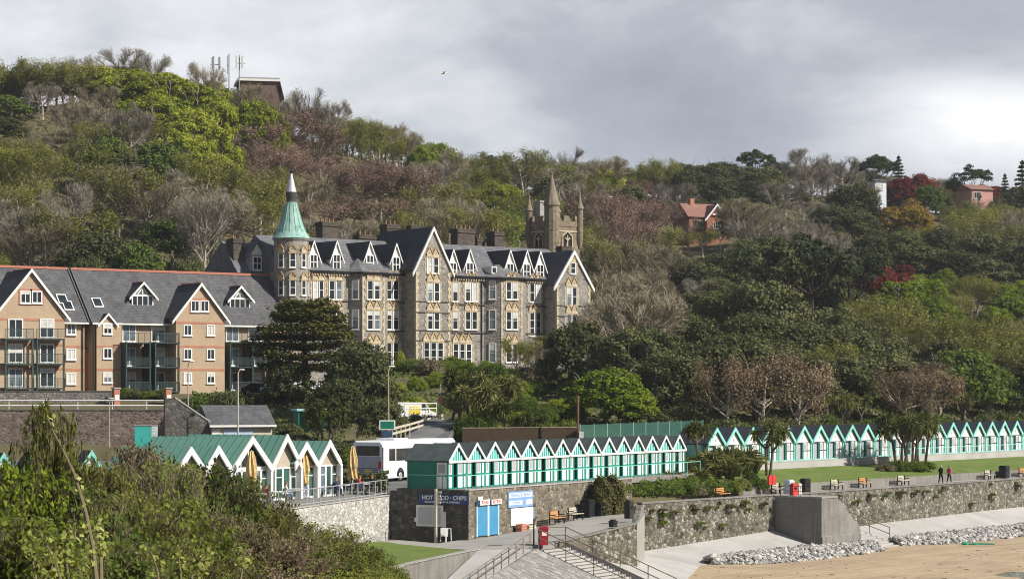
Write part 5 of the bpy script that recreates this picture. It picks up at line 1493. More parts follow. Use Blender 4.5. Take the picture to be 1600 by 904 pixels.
# ================================================================ cafe
D_C = Vector((0.44, 0.898, 0)).normalized(); B_C = Vector((-D_C.y, D_C.x, 0)); RZ_C = math.atan2(D_C.y, D_C.x)
C_O = at(526, 720, 163); C_O.z = 6.1
def cu_(px, back=0.0): return online(px, (C_O.x + B_C.x * back, C_O.y + B_C.y * back), D_C)
def cz(px, py, back=0.0):
    s_ = cu_(px, back); Y = C_O.y + B_C.y * back + D_C.y * s_
    return E - (py - HZ) / F * Y - C_O.z
def make_cafe():
    root = empty('cafe', C_O, RZ_C, 'seaside cafe with zigzag white gables and green standing-seam roofs', 'cafe')
    GR = plain('green_roof_sheet', (0.115, 0.245, 0.19), 0.45, 0.4, 0.12, 0.6)
    SEAM = plain('green_roof_seam', (0.07, 0.165, 0.125), 0.5, 0.4, 0.1)
    TAUPE = plain('taupe_render', (0.40, 0.345, 0.275), 0.8, 0.2, 0.08)
    ze = 2.35
    G = [(268, 291, 699, 313), (313, 333, 697, 354), (356, 392, 682, 417), (418, 441, 679, 464), (453, 471, 691, 490), (490, 507, 688, 526)]
    xs0, xs1 = cu_(266), cu_(527)
    b = MB(); b.box(xs0, xs1, 1.2, 7.4, -0.3, ze - 0.15); b.build('back_wall', TAUPE, root)
    for i, (pl, pa, py, pr) in enumerate(G):
        x0, x1, xa = cu_(pl), cu_(pr), cu_(pa)
        xa = (x0 + x1) / 2
        za = cz(pa, py)
        back = 7.6 if i >= 2 else 5.0
        if i == 4: x0 = cu_(441) + 0.5
        r = MB(); gable_roof(r, x0 if i != 4 else cu_(453), x1, -0.35, back, ze, za - 0.1, 0.09, 0.02); ro = r.build('roof', GR, root)
        sm = MB(); k = (za - 0.1 - ze) / ((x1 - (x0 if i != 4 else cu_(453))) / 2)
        xl_, xr_ = (x0 if i != 4 else cu_(453)), x1; xa = (xl_ + xr_) / 2
        for j in range(int(back / 0.62)):
            y = 0.15 + j * 0.62
            sm.bar((xl_, y, ze + .1), (xa, y, za + 0.005), 0.05, 0.06, up=(0, 1, 0)); sm.bar((xr_, y, ze + .1), (xa, y, za + 0.005), 0.05, 0.06, up=(0, 1, 0))
        sm.build('seam', SEAM, ro)
        g = MB(); g.prism([(xl_, 0.0, ze - 0.12), (xr_, 0.0, ze - .12), (xa, 0.0, za - .22)], (0, 0.15, 0)); g.build('gable', TAUPE if i != 2 else PANE, root)
        bb = MB()
        for xe in (xl_, xr_): bb.prism([(xa, -0.45, za + .08), (xe, -0.45, ze + .10), (xe, -0.45, ze - .42), (xa, -0.45, za - .42)], (0, 0.1, 0))
        if i == 2:
            bb.box(xl_, xr_, -0.05, 0.0, ze - .3, ze + .0)
            for dx in (-0.9, 0, 0.9): bb.box(xa + dx - .05, xa + dx + .05, -0.06, -0.005, ze, za - .3 - abs(dx) * 1.1)
        bb.build('bargeboard', WHITE, root)
        # glazed front
        n = max(2, round((xr_ - xl_) / 0.85))
        for j in range(n):
            xa_, xb_ = xl_ + (xr_ - xl_) * j / n, xl_ + (xr_ - xl_) * (j + 1) / n
            w_m = MB(); w_m.box(xa_, xa_ + .10, -0.05, 0.1, 0, ze - .12); w_m.box(xb_ - .10, xb_, -0.05, 0.1, 0, ze - .12); w_m.box(xa_ + .1, xb_ - .1, -0.04, 0.08, ze - .25, ze - .13); w_m.box(xa_ + .1, xb_ - .1, -0.04, 0.08, 0, 0.12)
            if j % 2: w_m.box(xa_ + .1, xb_ - .1, -0.04, 0.08, 1.5, 1.56)
            wo = w_m.build('window', WHITE, root)
            pm = MB(); pm.box(xa_ + .09, xb_ - .09, 0.01, 0.03, 0.1, ze - .2); pm.build('pane', glass('green_tinted_glass', (0.03, 0.075, 0.065), 0.06) if (i + j) % 3 else PANE_SKY, wo)
        pst = MB(); pst.box(xr_ - .14, xr_ + .14, -0.42, -0.1, 0, ze - .1); pst.build('post', WHITE, root)
make_cafe()
# railing on the terrace wall, parasols, tables, chairs, people
tr = [tuple(TW[0] + Vector((-.2, 0, 0.06))), tuple(TW[1] + Vector((-.2, 0, 0.06))), tuple(TW[2] + Vector((-.2, -.2, 0.06)))]
rail('terrace_railing', tr, 1.05, STEEL, 'grey steel railing along the cafe terrace edge', rails=(1.0, 0.12), post_every=1.25, pr=0.035, rr=0.035)
hl = on(402, 748, 6.1); 
handr = empty('handrail', (-14.9, 143.0, 5.2), 0, 'white handrail slanting down in front of the cafe terrace', 'railing')
m = MB(); a = Vector(at(438, 778, 146.5)) - handr.location; b = Vector(at(492, 810, 149.5)) - handr.location
m.tube([a, b], 0.06, 6); m.build('rail', WHITE, handr)
m = MB(); 
for t in (0.15, 0.85): m.tube([a + (b - a) * t, a + (b - a) * t + Vector((-0.1, 0.05, -1.2))], 0.04, 6)
m.build('post', WHITE, handr)
PARA = plain('ochre_canvas', (0.60, 0.44, 0.20), 0.85, 0.1, 0.3, 2.5)
def parasol(px, py_top, py_base, Y, label):
    p = at(px, py_base, Y); h = (py_base - py_top) / F * Y
    p.z = 6.12; h = at(px, py_top, Y).z - 6.12
    root = empty('parasol', p, VR0.uniform(0, 6), label, 'parasol', 'folded parasols on the cafe terrace')
    m = MB(); m.tube([(0, 0, 0), (0, 0, h)], 0.035, 6); m.build('pole', WHITE, root)
    m = MB(); m.lathe([(0.38, 0), (0.38, 0.06), (0.08, 0.1), (0.07, 0.4)], n=12); m.build('base', GREY, root)
    # folded cloth: fluted, tied at two thirds
    m = MB(); n = 16; prof = [(0.10, h - 0.05), (0.20, h - .45), (0.30, h - 1.0), (0.33, h - 1.45), (0.25, h - 1.75), (0.28, h - 2.1), (0.31, h - 2.35)]
    vs = []; fs = []
    for i, (r, z) in enumerate(prof):
        for k in range(n):
            t = 2 * math.pi * k / n + i * 0.12
            rr = r * (1.0 + (0.25 if k % 2 else -0.22)); vs.append((rr * math.cos(t), rr * math.sin(t), z + (0.1 * math.sin(k * 2.1) if i == len(prof) - 1 else 0)))
    for i in range(len(prof) - 1):
        for k in range(n): fs.append((i*n+k, i*n+(k+1)%n, (i+1)*n+(k+1)%n, (i+1)*n+k))
    fs.append(tuple(range(n))); m._add(vs, fs); m.build('canopy', PARA, root)
    m = MB(); m.lathe([(0.27, h - 1.8), (0.27, h - 1.7)], n=12); m.build('tie', PARA, root)
VR0 = random.Random(3)
parasol(393, 703, 781, 150, 'folded ochre parasol in front of the glazed cafe gable')
parasol(475, 702, 768, 159, 'folded ochre parasol before the cafe gable next to the right-hand one')
parasol(513, 701, 765, 163, 'folded ochre parasol before the right-hand cafe gable')
parasol(551, 696, 762, 166, 'folded ochre parasol standing clear of the cafe against the coach')

def person(name, loc, rz, pose, top, legs, label, hair=(0.08, 0.06, 0.04), group=None, scale=1.0):
    """one continuous skinned body; clothes by body zone are child garments"""
    root = empty(name, loc, rz, label, 'person', group)
    J = {}
    if pose == 'walk':
        J = dict(pel=(0, 0, .93), waist=(0, 0.0, 1.08), chest=(0, -.01, 1.32), neck=(0, -.01, 1.48), head=(0, -.03, 1.60), crown=(0, -.02, 1.74),
                 shL=(-.18, 0, 1.41), elL=(-.24, .10, 1.15), haL=(-.22, .02, .93), shR=(.18, 0, 1.41), elR=(.24, -.04, 1.15), haR=(.23, -.20, .97),
                 hipL=(-.09, 0, .90), knL=(-.10, -.16, .50), anL=(-.10, -.20, .09), toL=(-.10, -.36, .05), hipR=(.09, 0, .90), knR=(.10, .06, .49), anR=(.10, .26, .13), toR=(.10, .14, .04))
    elif pose == 'sit':
        J = dict(pel=(0, 0, .50), waist=(0, .01, .64), chest=(0, -.02, .88), neck=(0, -.05, 1.04), head=(0, -.07, 1.15), crown=(0, -.06, 1.29),
                 shL=(-.18, -.02, .97), elL=(-.25, -.12, .74), haL=(-.12, -.36, .76), shR=(.18, -.02, .97), elR=(.25, -.12, .74), haR=(.12, -.36, .76),
                 hipL=(-.10, 0, .49), knL=(-.13, -.42, .50), anL=(-.13, -.44, .09), toL=(-.13, -.60, .05), hipR=(.10, 0, .49), knR=(.13, -.42, .50), anR=(.13, -.44, .09), toR=(.13, -.60, .05))
    bones = [('pel', 'waist'), ('waist', 'chest'), ('chest', 'neck'), ('neck', 'head'), ('head', 'crown'), ('chest', 'shL'), ('shL', 'elL'), ('elL', 'haL'), ('chest', 'shR'), ('shR', 'elR'), ('elR', 'haR'),
             ('pel', 'hipL'), ('hipL', 'knL'), ('knL', 'anL'), ('anL', 'toL'), ('pel', 'hipR'), ('hipR', 'knR'), ('knR', 'anR'), ('anR', 'toR')]
    rad = dict(pel=.145, waist=.13, chest=.155, neck=.06, head=.095, crown=.075, shL=.075, elL=.05, haL=.04, shR=.075, elR=.05, haR=.04, hipL=.10, knL=.068, anL=.05, toL=.04, hipR=.10, knR=.068, anR=.05, toR=.04)
    ks = list(J)
    me = bpy.data.meshes.new('body'); me.from_pydata([J[k] for k in ks], [(ks.index(a), ks.index(b)) for a, b in bones], [])
    t = bpy.data.objects.new('body', me); col.objects.link(t)
    t.modifiers.new('s', 'SKIN')
    for i, k in enumerate(ks):
        sv = me.skin_vertices[0].data[i]; r = rad[k] * 1.08; sv.radius = (r, r * (0.8 if k in ('pel', 'waist', 'chest') else 1)); sv.use_root = (k == 'pel')
    sb_ = t.modifiers.new('u', 'SUBSURF'); sb_.levels = 2; sb_.render_levels = 2
    dg = bpy.context.evaluated_depsgraph_get(); bm_ = bpy.data.meshes.new_from_object(t.evaluated_get(dg)); bpy.data.objects.remove(t)
    SK = plain('skin', (0.50, 0.31, 0.22), 0.6, 0.3, 0.08); bm_.materials.clear()
    for mt in (SK, top, legs, BLACK): bm_.materials.append(mt)
    hz_ = J['head'][2]; pz = J['pel'][2]
    for f in bm_.polygons:
        c = f.center
        if c.z > J['neck'][2] + .02: mi = 0
        elif c.z < 0.10: mi = 3
        elif (Vector(c) - Vector(J['haL'])).length < .085 or (Vector(c) - Vector(J['haR'])).length < .085: mi = 0
        elif c.z > pz + .0 or abs(c.x) > .2 and c.z > pz - .12 and pose == 'walk': mi = 1
        else: mi = 2
        f.material_index = mi; f.use_smooth = True
    body = link('body', bm_, root)
    h = Vector(J['head'])
    hb = MB(); hb.ball((h.x, h.y + .02, h.z + .07), .105, .115, .105, 10, 7); hb.build('hair', plain('hair_%02d' % int(hair[0] * 100), hair, 0.8, 0.2), root, smooth=True)
    fb = MB(); fb.ball((h.x, h.y - .105, h.z + .01), .017, .025, .022, 6, 4); fb.build('nose', SK, root)
    eb = MB(); eb.ball((h.x - .035, h.y - .09, h.z + .035), .013, n=6, m=4); eb.build('eye', BLACK, root)
    eb = MB(); eb.ball((h.x + .035, h.y - .09, h.z + .035), .013, n=6, m=4); eb.build('eye', BLACK, root)
    mb_ = MB(); mb_.ball((h.x, h.y - .092, h.z - .04), .025, .012, .007, 6, 4); mb_.build('mouth', plain('lips', (0.40, 0.14, 0.12), 0.5, 0.3), root)
    for sg, k in ((-1, 'haL'), (1, 'haR')):
        hp_ = Vector(J[k]); fb = MB()
        d = (Vector(J[k]) - Vector(J['el' + k[-1]])).normalized()
        for j in range(4):
            off = Vector((0, (j - 1.5) * .02, 0)) if abs(d.y) < .6 else Vector(((j - 1.5) * .02, 0, 0))
            L = (.075, .09, .085, .065)[j]
            fb.tube([hp_ + off * .8 + d * .02, hp_ + off + d * (.03 + L * .5), hp_ + off + d * (.03 + L * .85) + Vector((-sg * .02, 0, -.01))], [.011, .010, .007], 5)
        fb.tube([hp_ + Vector((0, -.035, 0)), hp_ + Vector((-sg * .01, -.055, -.03)), hp_ + Vector((-sg * .015, -.05, -.06))], [.012, .011, .008], 5)
        fb.build('hand', SK, root)
    root.scale = (scale,) * 3
    return root
CO_BLACK = plain('black_cloth', (0.018, 0.018, 0.022), 0.9, 0.1); CO_PINK = plain('pink_cloth', (0.62, 0.06, 0.20), 0.85, 0.1); CO_RED = plain('red_cloth', (0.55, 0.04, 0.05), 0.85, 0.1)
CO_NAVY = plain('navy_cloth', (0.03, 0.04, 0.09), 0.9, 0.1); CO_GREYC = plain('grey_cloth', (0.28, 0.28, 0.30), 0.9, 0.1); CO_PALE = plain('pale_cloth', (0.62, 0.58, 0.55), 0.9, 0.1); CO_BLUEC = plain('blue_cloth', (0.07, 0.14, 0.36), 0.9, 0.1)
sp = sea(47.6, -1.0, Z_PROM)
def prom(px, out):
    s_ = online(px, tuple(sea(0, out, 0))[:2], D_SEA); return sea(s_, out, Z_PROM)
p = prom(1470, -1.0); person('person', p, RZ_FAR + R(85), 'walk', CO_BLACK, CO_BLACK, 'person in a long black coat walking on the promenade', (0.35, 0.33, 0.31), scale=1.02)
p = prom(1483, -0.9); person('person', p, RZ_FAR + R(85), 'walk', CO_PINK, CO_BLACK, 'person in a bright pink top walking beside the black-coated walker', (0.25, 0.14, 0.07), scale=0.97)
# cafe guests and furniture
def cafe_table(px, Y, label):
    q = at(px, 700, Y); root = empty('cafe_table', (q.x, q.y, 6.1), VR0.uniform(0, 3), label, 'table', 'cafe terrace tables')
    m = MB(); m.box(-.42, .42, -.42, .42, .71, .74); m.build('table_top', DIRTYWHITE, root)
    m = MB(); m.tube([(0, 0, .03), (0, 0, .71)], .035, 6); m.build('pedestal', GREY, root)
    m = MB(); m.bar((-.3, 0, .02), (.3, 0, .02), .05, .04); m.bar((0, -.3, .02), (0, .3, .02), .05, .035); m.build('foot', GREY, root)
    return Vector((q.x, q.y, 6.1))
CH_PROTO = []
def cafe_chair(x, y, rz, label):
    if CH_PROTO:
        o = copy_tree(CH_PROTO[0])
    else:
        o = empty('cafe_chair', (0, 0, 0), 0, label, 'chair', 'cafe terrace chairs'); CH_PROTO.append(o)
        m = MB(); m.box(-.21, .21, -.21, .21, .43, .46); m.build('seat', plain('blue_grey_seat', (0.10, 0.16, 0.24), 0.6, 0.3), o)
        m = MB(); m.box(-.21, .21, .19, .22, .55, .86); m.build('backrest', plain('blue_grey_seat', (0.10, 0.16, 0.24)), o)
        for (sx, sy, hh) in ((-.19, -.19, .43), (.19, -.19, .43), (-.19, .2, .86), (.19, .2, .86)):
            m = MB(); m.tube([(sx, sy, 0), (sx, sy, hh)], .015, 5); m.build('leg', STEEL, o)
    o.location = (x, y, 6.1); o.rotation_euler = (0, 0, rz); o['label'] = label
    return o
guests = [(415, 150, CO_PINK, CO_NAVY, 'seated cafe guest in pink near the left end of the terrace railing'), (561, 165.5, CO_RED, CO_GREYC, 'seated cafe guest in a red top at the right of the terrace'),
          (580, 166.5, CO_BLACK, CO_GREYC, 'seated cafe guest in black at the corner of the terrace'), (524, 162.5, CO_NAVY, CO_NAVY, 'seated cafe guest in navy below the right-hand parasol'), (446, 154.5, CO_PALE, CO_BLUEC, 'seated cafe guest in pale clothes in mid terrace')]
TD = Vector((6.18, 27.0, 0)).normalized()
tabs = [(404, 150), (432, 153), (462, 157), (497, 160.5), (534, 163.3), (570, 165.6)]
for i, (px, Y) in enumerate(tabs):
    c = cafe_table(px, Y, ['cafe table at the left end of the terrace', 'cafe table by the guest in pale clothes', 'cafe table left of two close parasols', 'cafe table between the two right-hand parasols by the cafe', 'cafe table before the lone parasol', 'cafe table at the right corner of the terrace'][i])
    for j, ang in enumerate((0, 180)):
        a = R(ang) + 0.9 + i * .4
        d = Vector((math.sin(a), -math.cos(a), 0))
        cafe_chair(c.x - d.x * .75, c.y - d.y * .75, a, f'blue-grey cafe chair on the {"near" if j else "far"} side of the {["leftmost", "second", "third", "fourth", "fifth", "rightmost"][i]} terrace table')
for (px, Y, t_, l_, lab) in guests:
    q = at(px, 700, Y - 0.1); person('person', (q.x, q.y, 6.1), VR0.uniform(0.5, 2.6), 'sit', t_, l_, lab, (0.2, 0.12, 0.06), 'guests seated on the cafe terrace')
    cafe_chair(q.x, q.y + .02, 0, 'chair under the ' + lab.replace('seated cafe guest', 'guest'))

# ================================================================ coach
def make_coach():
    Pn = at(599, 748, 187.5); Pn.z = 6.0
    d = Vector((0.42, 0.907, 0)).normalized(); rz = math.atan2(d.y, d.x)
    root = empty('coach', Pn, rz, 'white touring coach parked behind the near beach huts', 'coach')
    Lg, W, H, z0 = 13.2, 2.85, 3.4, 0.35
    BODY = plain('coach_white', (0.78, 0.79, 0.80), 0.3, 0.5, 0.06)
    # body: local x forward, local y to the left of travel; rear face at x=0, camera side at y=0
    m = MB()
    prof = [(0, z0), (W, z0), (W, H - .25), (W - .2, H), (.2, H), (0, H - .25)]
    m.prism([(0.12, y, z) for y, z in prof], (Lg - .12, 0, 0))
    prof2 = [(0.12, z0 + .1), (W - .12, z0 + .1), (W - .1, H - .35), (W - .32, H - .1), (.32, H - .1), (0.1, H - .35)]
    b = len(m.v); m._add([(0.0, y, z) for y, z in prof2] + [(0.12, y, z) for y, z in prof], [(0, 1, 2, 3, 4, 5)] + [(i, (i + 1) % 6, 6 + (i + 1) % 6, 6 + i) for i in range(6)])
    m.build('body', BODY, root)
    g = MB(); g.box(1.0, 2.1, -.012, .05, 1.75, 2.75); g.build('side_window', PANE, root)
    g = MB(); g.box(2.25, 12.4, -.012, .05, 1.75, 2.75); go = g.build('side_window', PANE, root)
    for x in (4.1, 6.0, 7.9, 9.6, 11.3): q = MB(); q.box(x - .02, x + .02, -.022, -.013, 1.75, 2.75); q.build('window_divider', BLACK, go)
    g = MB(); g.box(-.02, .05, .35, W - .35, 2.2, 3.0); g.build('rear_window', PANE, root)
    g = MB(); g.box(-.015, .05, .22, W - .22, .75, 2.15); g.build('engine_cover', plain('coach_grey', (0.36, 0.37, 0.42), 0.4, 0.4), root)
    for y in (.2, W - .45): g = MB(); g.box(-.03, .03, y, y + .25, 1.15, 1.75); g.build('tail_light', RED, root)
    g = MB(); g.box(-.03, .02, W/2 - .35, W/2 + .35, .85, 1.05); g.build('number_plate', plain('yellow_plate', (0.6, 0.45, 0.05), 0.5, 0.3), root)
    g = MB(); g.box(-.1, .15, .1, W - .1, .42, .68); g.build('bumper', GREY, root)
    for x in (3.0, 9.2):
        for y in (.02, W - .32):
            t = MB(); t.T = Matrix.Translation((x, y, .5)) @ Matrix.Rotation(R(-90), 4, 'X'); t.lathe([(.30, -.02), (.5, 0), (.5, .3), (.3, .31)], n=20); to = t.build('wheel', BLACK, root)
            t = MB(); t.T = Matrix.Translation((x, y, .5)) @ Matrix.Rotation(R(-90), 4, 'X'); t.lathe([(.05, -.05), (.24, -.06), (.29, -.03), (.29, .02)], n=16); t.build('rim', STEEL, to)
        a = MB(); pts = [(x + .68 * math.cos(R(k)), -.006, .5 + .68 * math.sin(R(k))) for k in range(-12, 193, 15)]; a.prism(pts, (0, .05, 0)); a.build('wheel_arch', DARK, root)
    g = MB(); g.box(.3, 10.8, -.01, .04, .98, 1.0); g.build('trim_line', GREY, root)
    for x in (1.9, 4.2, 5.6, 7.0, 8.4, 10.2): g = MB(); g.box(x - .012, x + .012, -.009, .03, .40, 1.6); g.build('panel_seam', GREY, root)
    for z in (.86, 1.0, 1.14): g = MB(); g.box(-.022, .03, .5, W - .5, z, z + .05); g.build('vent', BLACK, root)
    for y in (.02, W - .12): g = MB(); g.box(-.01, .1, y, y + .1, .7, H - .5); g.build('corner_trim', GREY, root)
    g = MB(); g.box(12.4, 12.9, -.3, -.1, 2.2, 2.7); g.bar((12.9, 0, 2.7), (12.7, -.2, 2.65), .05, .05); g.build('mirror', BLACK, root)
    g = MB(); g.box(3.0, 5.5, .6, W - .6, H - .01, H + .16); g.build('roof_unit', BODY, root)
make_coach()

# ================================================================ cars in the hotel car park
def car(px, py, Y, rz, paint, label, estate=False):
    p = at(px, py, Y); p.z = hill_z(p.x, p.y) + 0.02 if Y > 240 else 6.02
    root = empty('parked_car', p, rz, label, 'car', 'cars parked by the apartments')
    W = .86
    side = [(-2.05, .32), (2.1, .32), (2.15, .62), (2.0, .82), (1.0, .95), (.35, 1.38), (-1.0, 1.42) if not estate else (-1.75, 1.42), (-1.75, 1.0) if not estate else (-2.0, 1.0), (-2.1, .88)]
    m = MB(); m.prism([(x, -W, z) for x, z in side], (0, 2 * W, 0)); o = m.build('body', paint, root)
    md = o.modifiers.new('b', 'BEVEL'); md.width = .07; md.segments = 2
    g = MB(); g.prism([(.88, -W - .01, .97), (.35, -W - .01, 1.32), (-.95, -W - .01, 1.36), (-1.5, -W - .01, 1.0)], (0, 2 * W + .02, 0)); g.build('side_window', PANE, root)
    g = MB(); g.prism([(1.02, -W + .1, .97), (.39, -W + .1, 1.37), (.36, -W + .1, 1.36), (.98, -W + .1, .95)], (0, 2 * W - .2, 0)); g.build('windscreen', PANE, root)
    for x in (-1.3, 1.35):
        for y in (-W - .02, W - .18):
            t = MB(); t.T = Matrix.Translation((x, y, .32)) @ Matrix.Rotation(R(-90), 4, 'X'); t.lathe([(.2, -.01), (.32, 0), (.32, .2), (.2, .21)], n=16); to = t.build('wheel', BLACK, root)
            t = MB(); t.T = Matrix.Translation((x, y, .32)) @ Matrix.Rotation(R(-90), 4, 'X'); t.lathe([(.04, -.03), (.19, -.02), (.2, .02)], n=12); t.build('rim', STEEL, to)
    for y in (-.6, .6): g = MB(); g.box(2.1, 2.16, y - .18, y + .18, .62, .76); g.build('headlight', DIRTYWHITE, root)
    for y in (-.6, .6): g = MB(); g.box(-2.12, -2.05, y - .18, y + .18, .66, .84); g.build('tail_light', RED, root)
SILVER = plain('silver_car_paint', (0.55, 0.56, 0.58), 0.3, 0.6, 0.05, 1, 0.3)
car(433, 613, 257.5, R(15), SILVER, 'silver saloon car parked behind the clipped hedge'); car(452, 611, 262, R(10), plain('white_car_paint', (0.75, 0.75, 0.75), 0.3, 0.5, 0.04), 'white car parked right of the silver saloon', True)
car(482, 612, 259, R(20), plain('pale_car_paint', (0.62, 0.64, 0.66), 0.3, 0.5, 0.05), 'pale estate car parked beneath the dark tree', True); car(404, 613, 257, R(15), plain('black_car_paint', (0.02, 0.02, 0.025), 0.25, 0.6), 'black car parked below the apartment balconies')

# ================================================================ small buildings, shelter, cabinet, van, fences, guard rail
def kiosk():
    P = at(378, 690, 226); P.z = 6.0
    root = empty('slate_roofed_hut', P, R(24), 'small rendered hut with a slate roof and blue panel beside the stone wall', 'hut')
    w, d = 6.2, 5.0
    h = at(378, 663, 226).z - 6.0
    b = MB(); b.box(-w/2, w/2, 0, d, -.5, h); b.build('wall', plain('cream_render', (0.52, 0.47, 0.36), 0.85, 0.15), root)
    r = MB(); r.prism([(-w/2 - .3, -.4, h - .1), (-w/2 - .3, d/2, h + 1.9), (-w/2 - .3, d + .4, h - .1)], (w + .6, 0, 0)); r.build('roof', SLATE, root)
    g = MB(); g.box(-w/2 - .31, w/2 + .31, -.5, -.41, h - .22, h - .02); g.build('fascia', DIRTYWHITE, root)
    g = MB(); g.box(-w*.30, w*.18, -.05, -.003, h - 1.5, h - .35); g.build('shutter', plain('pale_blue_panel', (0.42, 0.50, 0.62), 0.5, 0.3), root)
    g = MB(); g.box(-w*.5 + .05, -w*.36, -.05, -.003, .1, h - .4); g.build('door', DIRTYWHITE, root)
    # dark side lean-to with sloping coping
    s = MB(); s.prism([(-w/2 - 4.6, .2, -.5), (-w/2 - .02, .2, -.5), (-w/2 - .02, .2, h + .2), (-w/2 - 3.6, .2, h + 2.6), (-w/2 - 4.6, .2, h + 2.6)], (0, .4, 0)); s.build('side_wall', STONE_SHADE, root)
    c = MB(); c.bar((-w/2 - .02, .4, h + .28), (-w/2 - 3.6, .4, h + 2.68), .5, .12); c.build('coping', CONC_PALE, root)
kiosk()
def cabinet():
    p = at(229, 684, 246.0); p.z = 6.0
    z1 = at(229, 665, 246).z - 6
    root = empty('teal_cabinet', p, R(8), 'teal cabinet with a white louvred door against the brown retaining wall', 'cabinet')
    m = MB(); m.box(-1.25, .5, 0, 1.2, 0, z1); m.build('body', TEAL, root)
    m = MB(); m.box(.52, 1.15, -.02, 1.1, 0, z1); mo = m.build('louvre_door', DIRTYWHITE, root)
    m = MB()
    for i in range(10): z = z1 - .15 - i * .16; m.box(.6, 1.07, -.04, -.022, z - .05, z)
    m.build('louvre', plain('pale_teal_paint', (0.45, 0.74, 0.70)), mo)
    m = MB(); m.box(-1.3, 1.2, -.05, 1.25, z1 + .003, z1 + .08); m.build('lid', GREY, root)
cabinet()
def shelter():
    p = at(490, 666, 232); p.z = hill_z(p.x, p.y) - .3
    zt = at(490, 640, 232).z - p.z
    root = empty('bus_shelter', p, R(20), 'small shelter with a flat pale teal roof edge beneath the dark trees', 'shelter')
    m = MB(); m.box(-1.9, 1.9, -.6, 1.8, zt - .1, zt + .12); m.build('roof', plain('pale_teal_fascia', (0.36, 0.58, 0.58), 0.5, 0.3), root)
    m = MB(); m.box(-1.7, 1.7, 1.5, 1.6, -2.5, zt - .1); m.box(-1.7, -1.6, -.3, 1.5, -2.5, zt - .1); m.build('wall', GREEN, root)
    for x in (-1.65, 1.65): m = MB(); m.box(x - .05, x + .05, -.5, -.4, -2.5, zt - .1); m.build('post', GREEN, root)
    m = MB(); m.box(-1.4, 1.4, 1.1, 1.5, .4, .46); m.build('bench_seat', WOOD, root)
shelter()
# white railing on top of the retaining wall
rw = lambda px: (at(px, 640, 249.5).x, 249.5, 11.5)
rail('white_railing', [rw(-40), rw(283)], 0.95, WHITE, 'white two-bar railing on top of the brown retaining wall', rails=(1.0, 0.42), post_every=3.6, pr=0.05, rr=0.075)
for (px, lab) in ((181, 'brick gate pier with a white plate, left of two by the apartments'), (262, 'brick gate pier with a white plate, right of two by the apartments')):
    p = at(px, 632, 253); p.z = 12.0
    root = empty('gate_pier', p, R(35), lab, 'gate pier', 'brick gate piers')
    zt = at(px, 605, 253).z - 12
    m = MB(); m.box(-.34, .34, -.34, .34, -1, zt - .15); m.build('pier', REDBRICK, root)
    m = MB(); m.box(-.42, .42, -.42, .42, zt - .147, zt); m.build('cap', CONC_PALE, root)
    m = MB(); m.box(-.24, .24, -.36, -.343, zt - 1.3, zt - .8); m.build('plate', WHITE, root)
# end pillar of the retaining wall
p = at(290, 690, 248.6)
wall('wall_pillar', [(p.x - .5, 248.4, 12.0), (p.x + .45, 248.4, 12.0)], 1.0, 5.5, STONE_UP, 'tall dark stone pillar ending the brown retaining wall', cope=None)
# road guard rail
rp = [(-11.4, 199, 6.3), (-6.2, 212, 9.6), (-1.6, 239, 12.3)]
rp = [tuple(at(612, 684, 200)), tuple(at(640, 676, 214)), tuple(at(692, 660, 236))]
gr = empty('guard_rail', rp[0], 0, 'two-bar pale guard rail beside the climbing road', 'guard rail')
o_ = Vector(rp[0])
for dz in (0.35, 0.8):
    for a, b in zip(rp, rp[1:]): m = MB(); m.bar(Vector(a) - o_ + Vector((0, 0, dz)), Vector(b) - o_ + Vector((0, 0, dz)), .08, .2); m.build('rail', plain('pale_timber_rail', (0.50, 0.46, 0.36), 0.7, 0.2), gr)
for i in range(9):
    t = i / 8 * 2; k = min(1, int(t)); q = Vector(rp[k]) + (Vector(rp[k + 1]) - Vector(rp[k])) * (t - k) - o_
    m = MB(); m.box(q.x - .06, q.x + .06, q.y + .05, q.y + .17, q.z - .8, q.z + .9); m.build('post', plain('pale_timber_rail', (0.50, 0.46, 0.36)), gr)
# white railing and van higher up
wr = [tuple(at(632, 648, 238)), tuple(at(682, 647, 240))]
rail('white_railing', wr, 1.15, WHITE, 'short white railing above the climbing road beside the palms', rails=(1.0, 0.55), post_every=1.1, pr=0.05, rr=0.06)
def van():
    p = at(652, 660, 241); root = empty('white_van', p, R(25), 'white van with a yellow panel half hidden behind the white railing', 'van')
    root.location.z = hill_z(p.x, p.y) + .35
    m = MB(); m.prism([(-2.2, 0, .4), (2.2, 0, .4), (2.25, 0, 1.0), (1.5, 0, 1.25), (1.0, 0, 2.1), (-2.2, 0, 2.15)], (0, 1.8, 0)); m.build('body', WHITE, root)
    m = MB(); m.box(-.9, .3, -.02, -.003, .9, 1.7); m.build('yellow_panel', plain('yellow_panel', (0.70, 0.52, 0.04), 0.5, 0.3), root)
    m = MB(); m.prism([(.5, -.012, 1.3), (1.35, -.012, 1.3), (1.0, -.012, 1.95), (.5, -.012, 1.95)], (0, .01, 0)); m.build('side_window', PANE, root)
    for x in (-1.4, 1.4):
        t = MB(); t.T = Matrix.Translation((x, -.02, .36)) @ Matrix.Rotation(R(-90), 4, 'X'); t.lathe([(.2, 0), (.36, .01), (.36, .22), (.2, .23)], n=16); t.build('wheel', BLACK, root)
van()
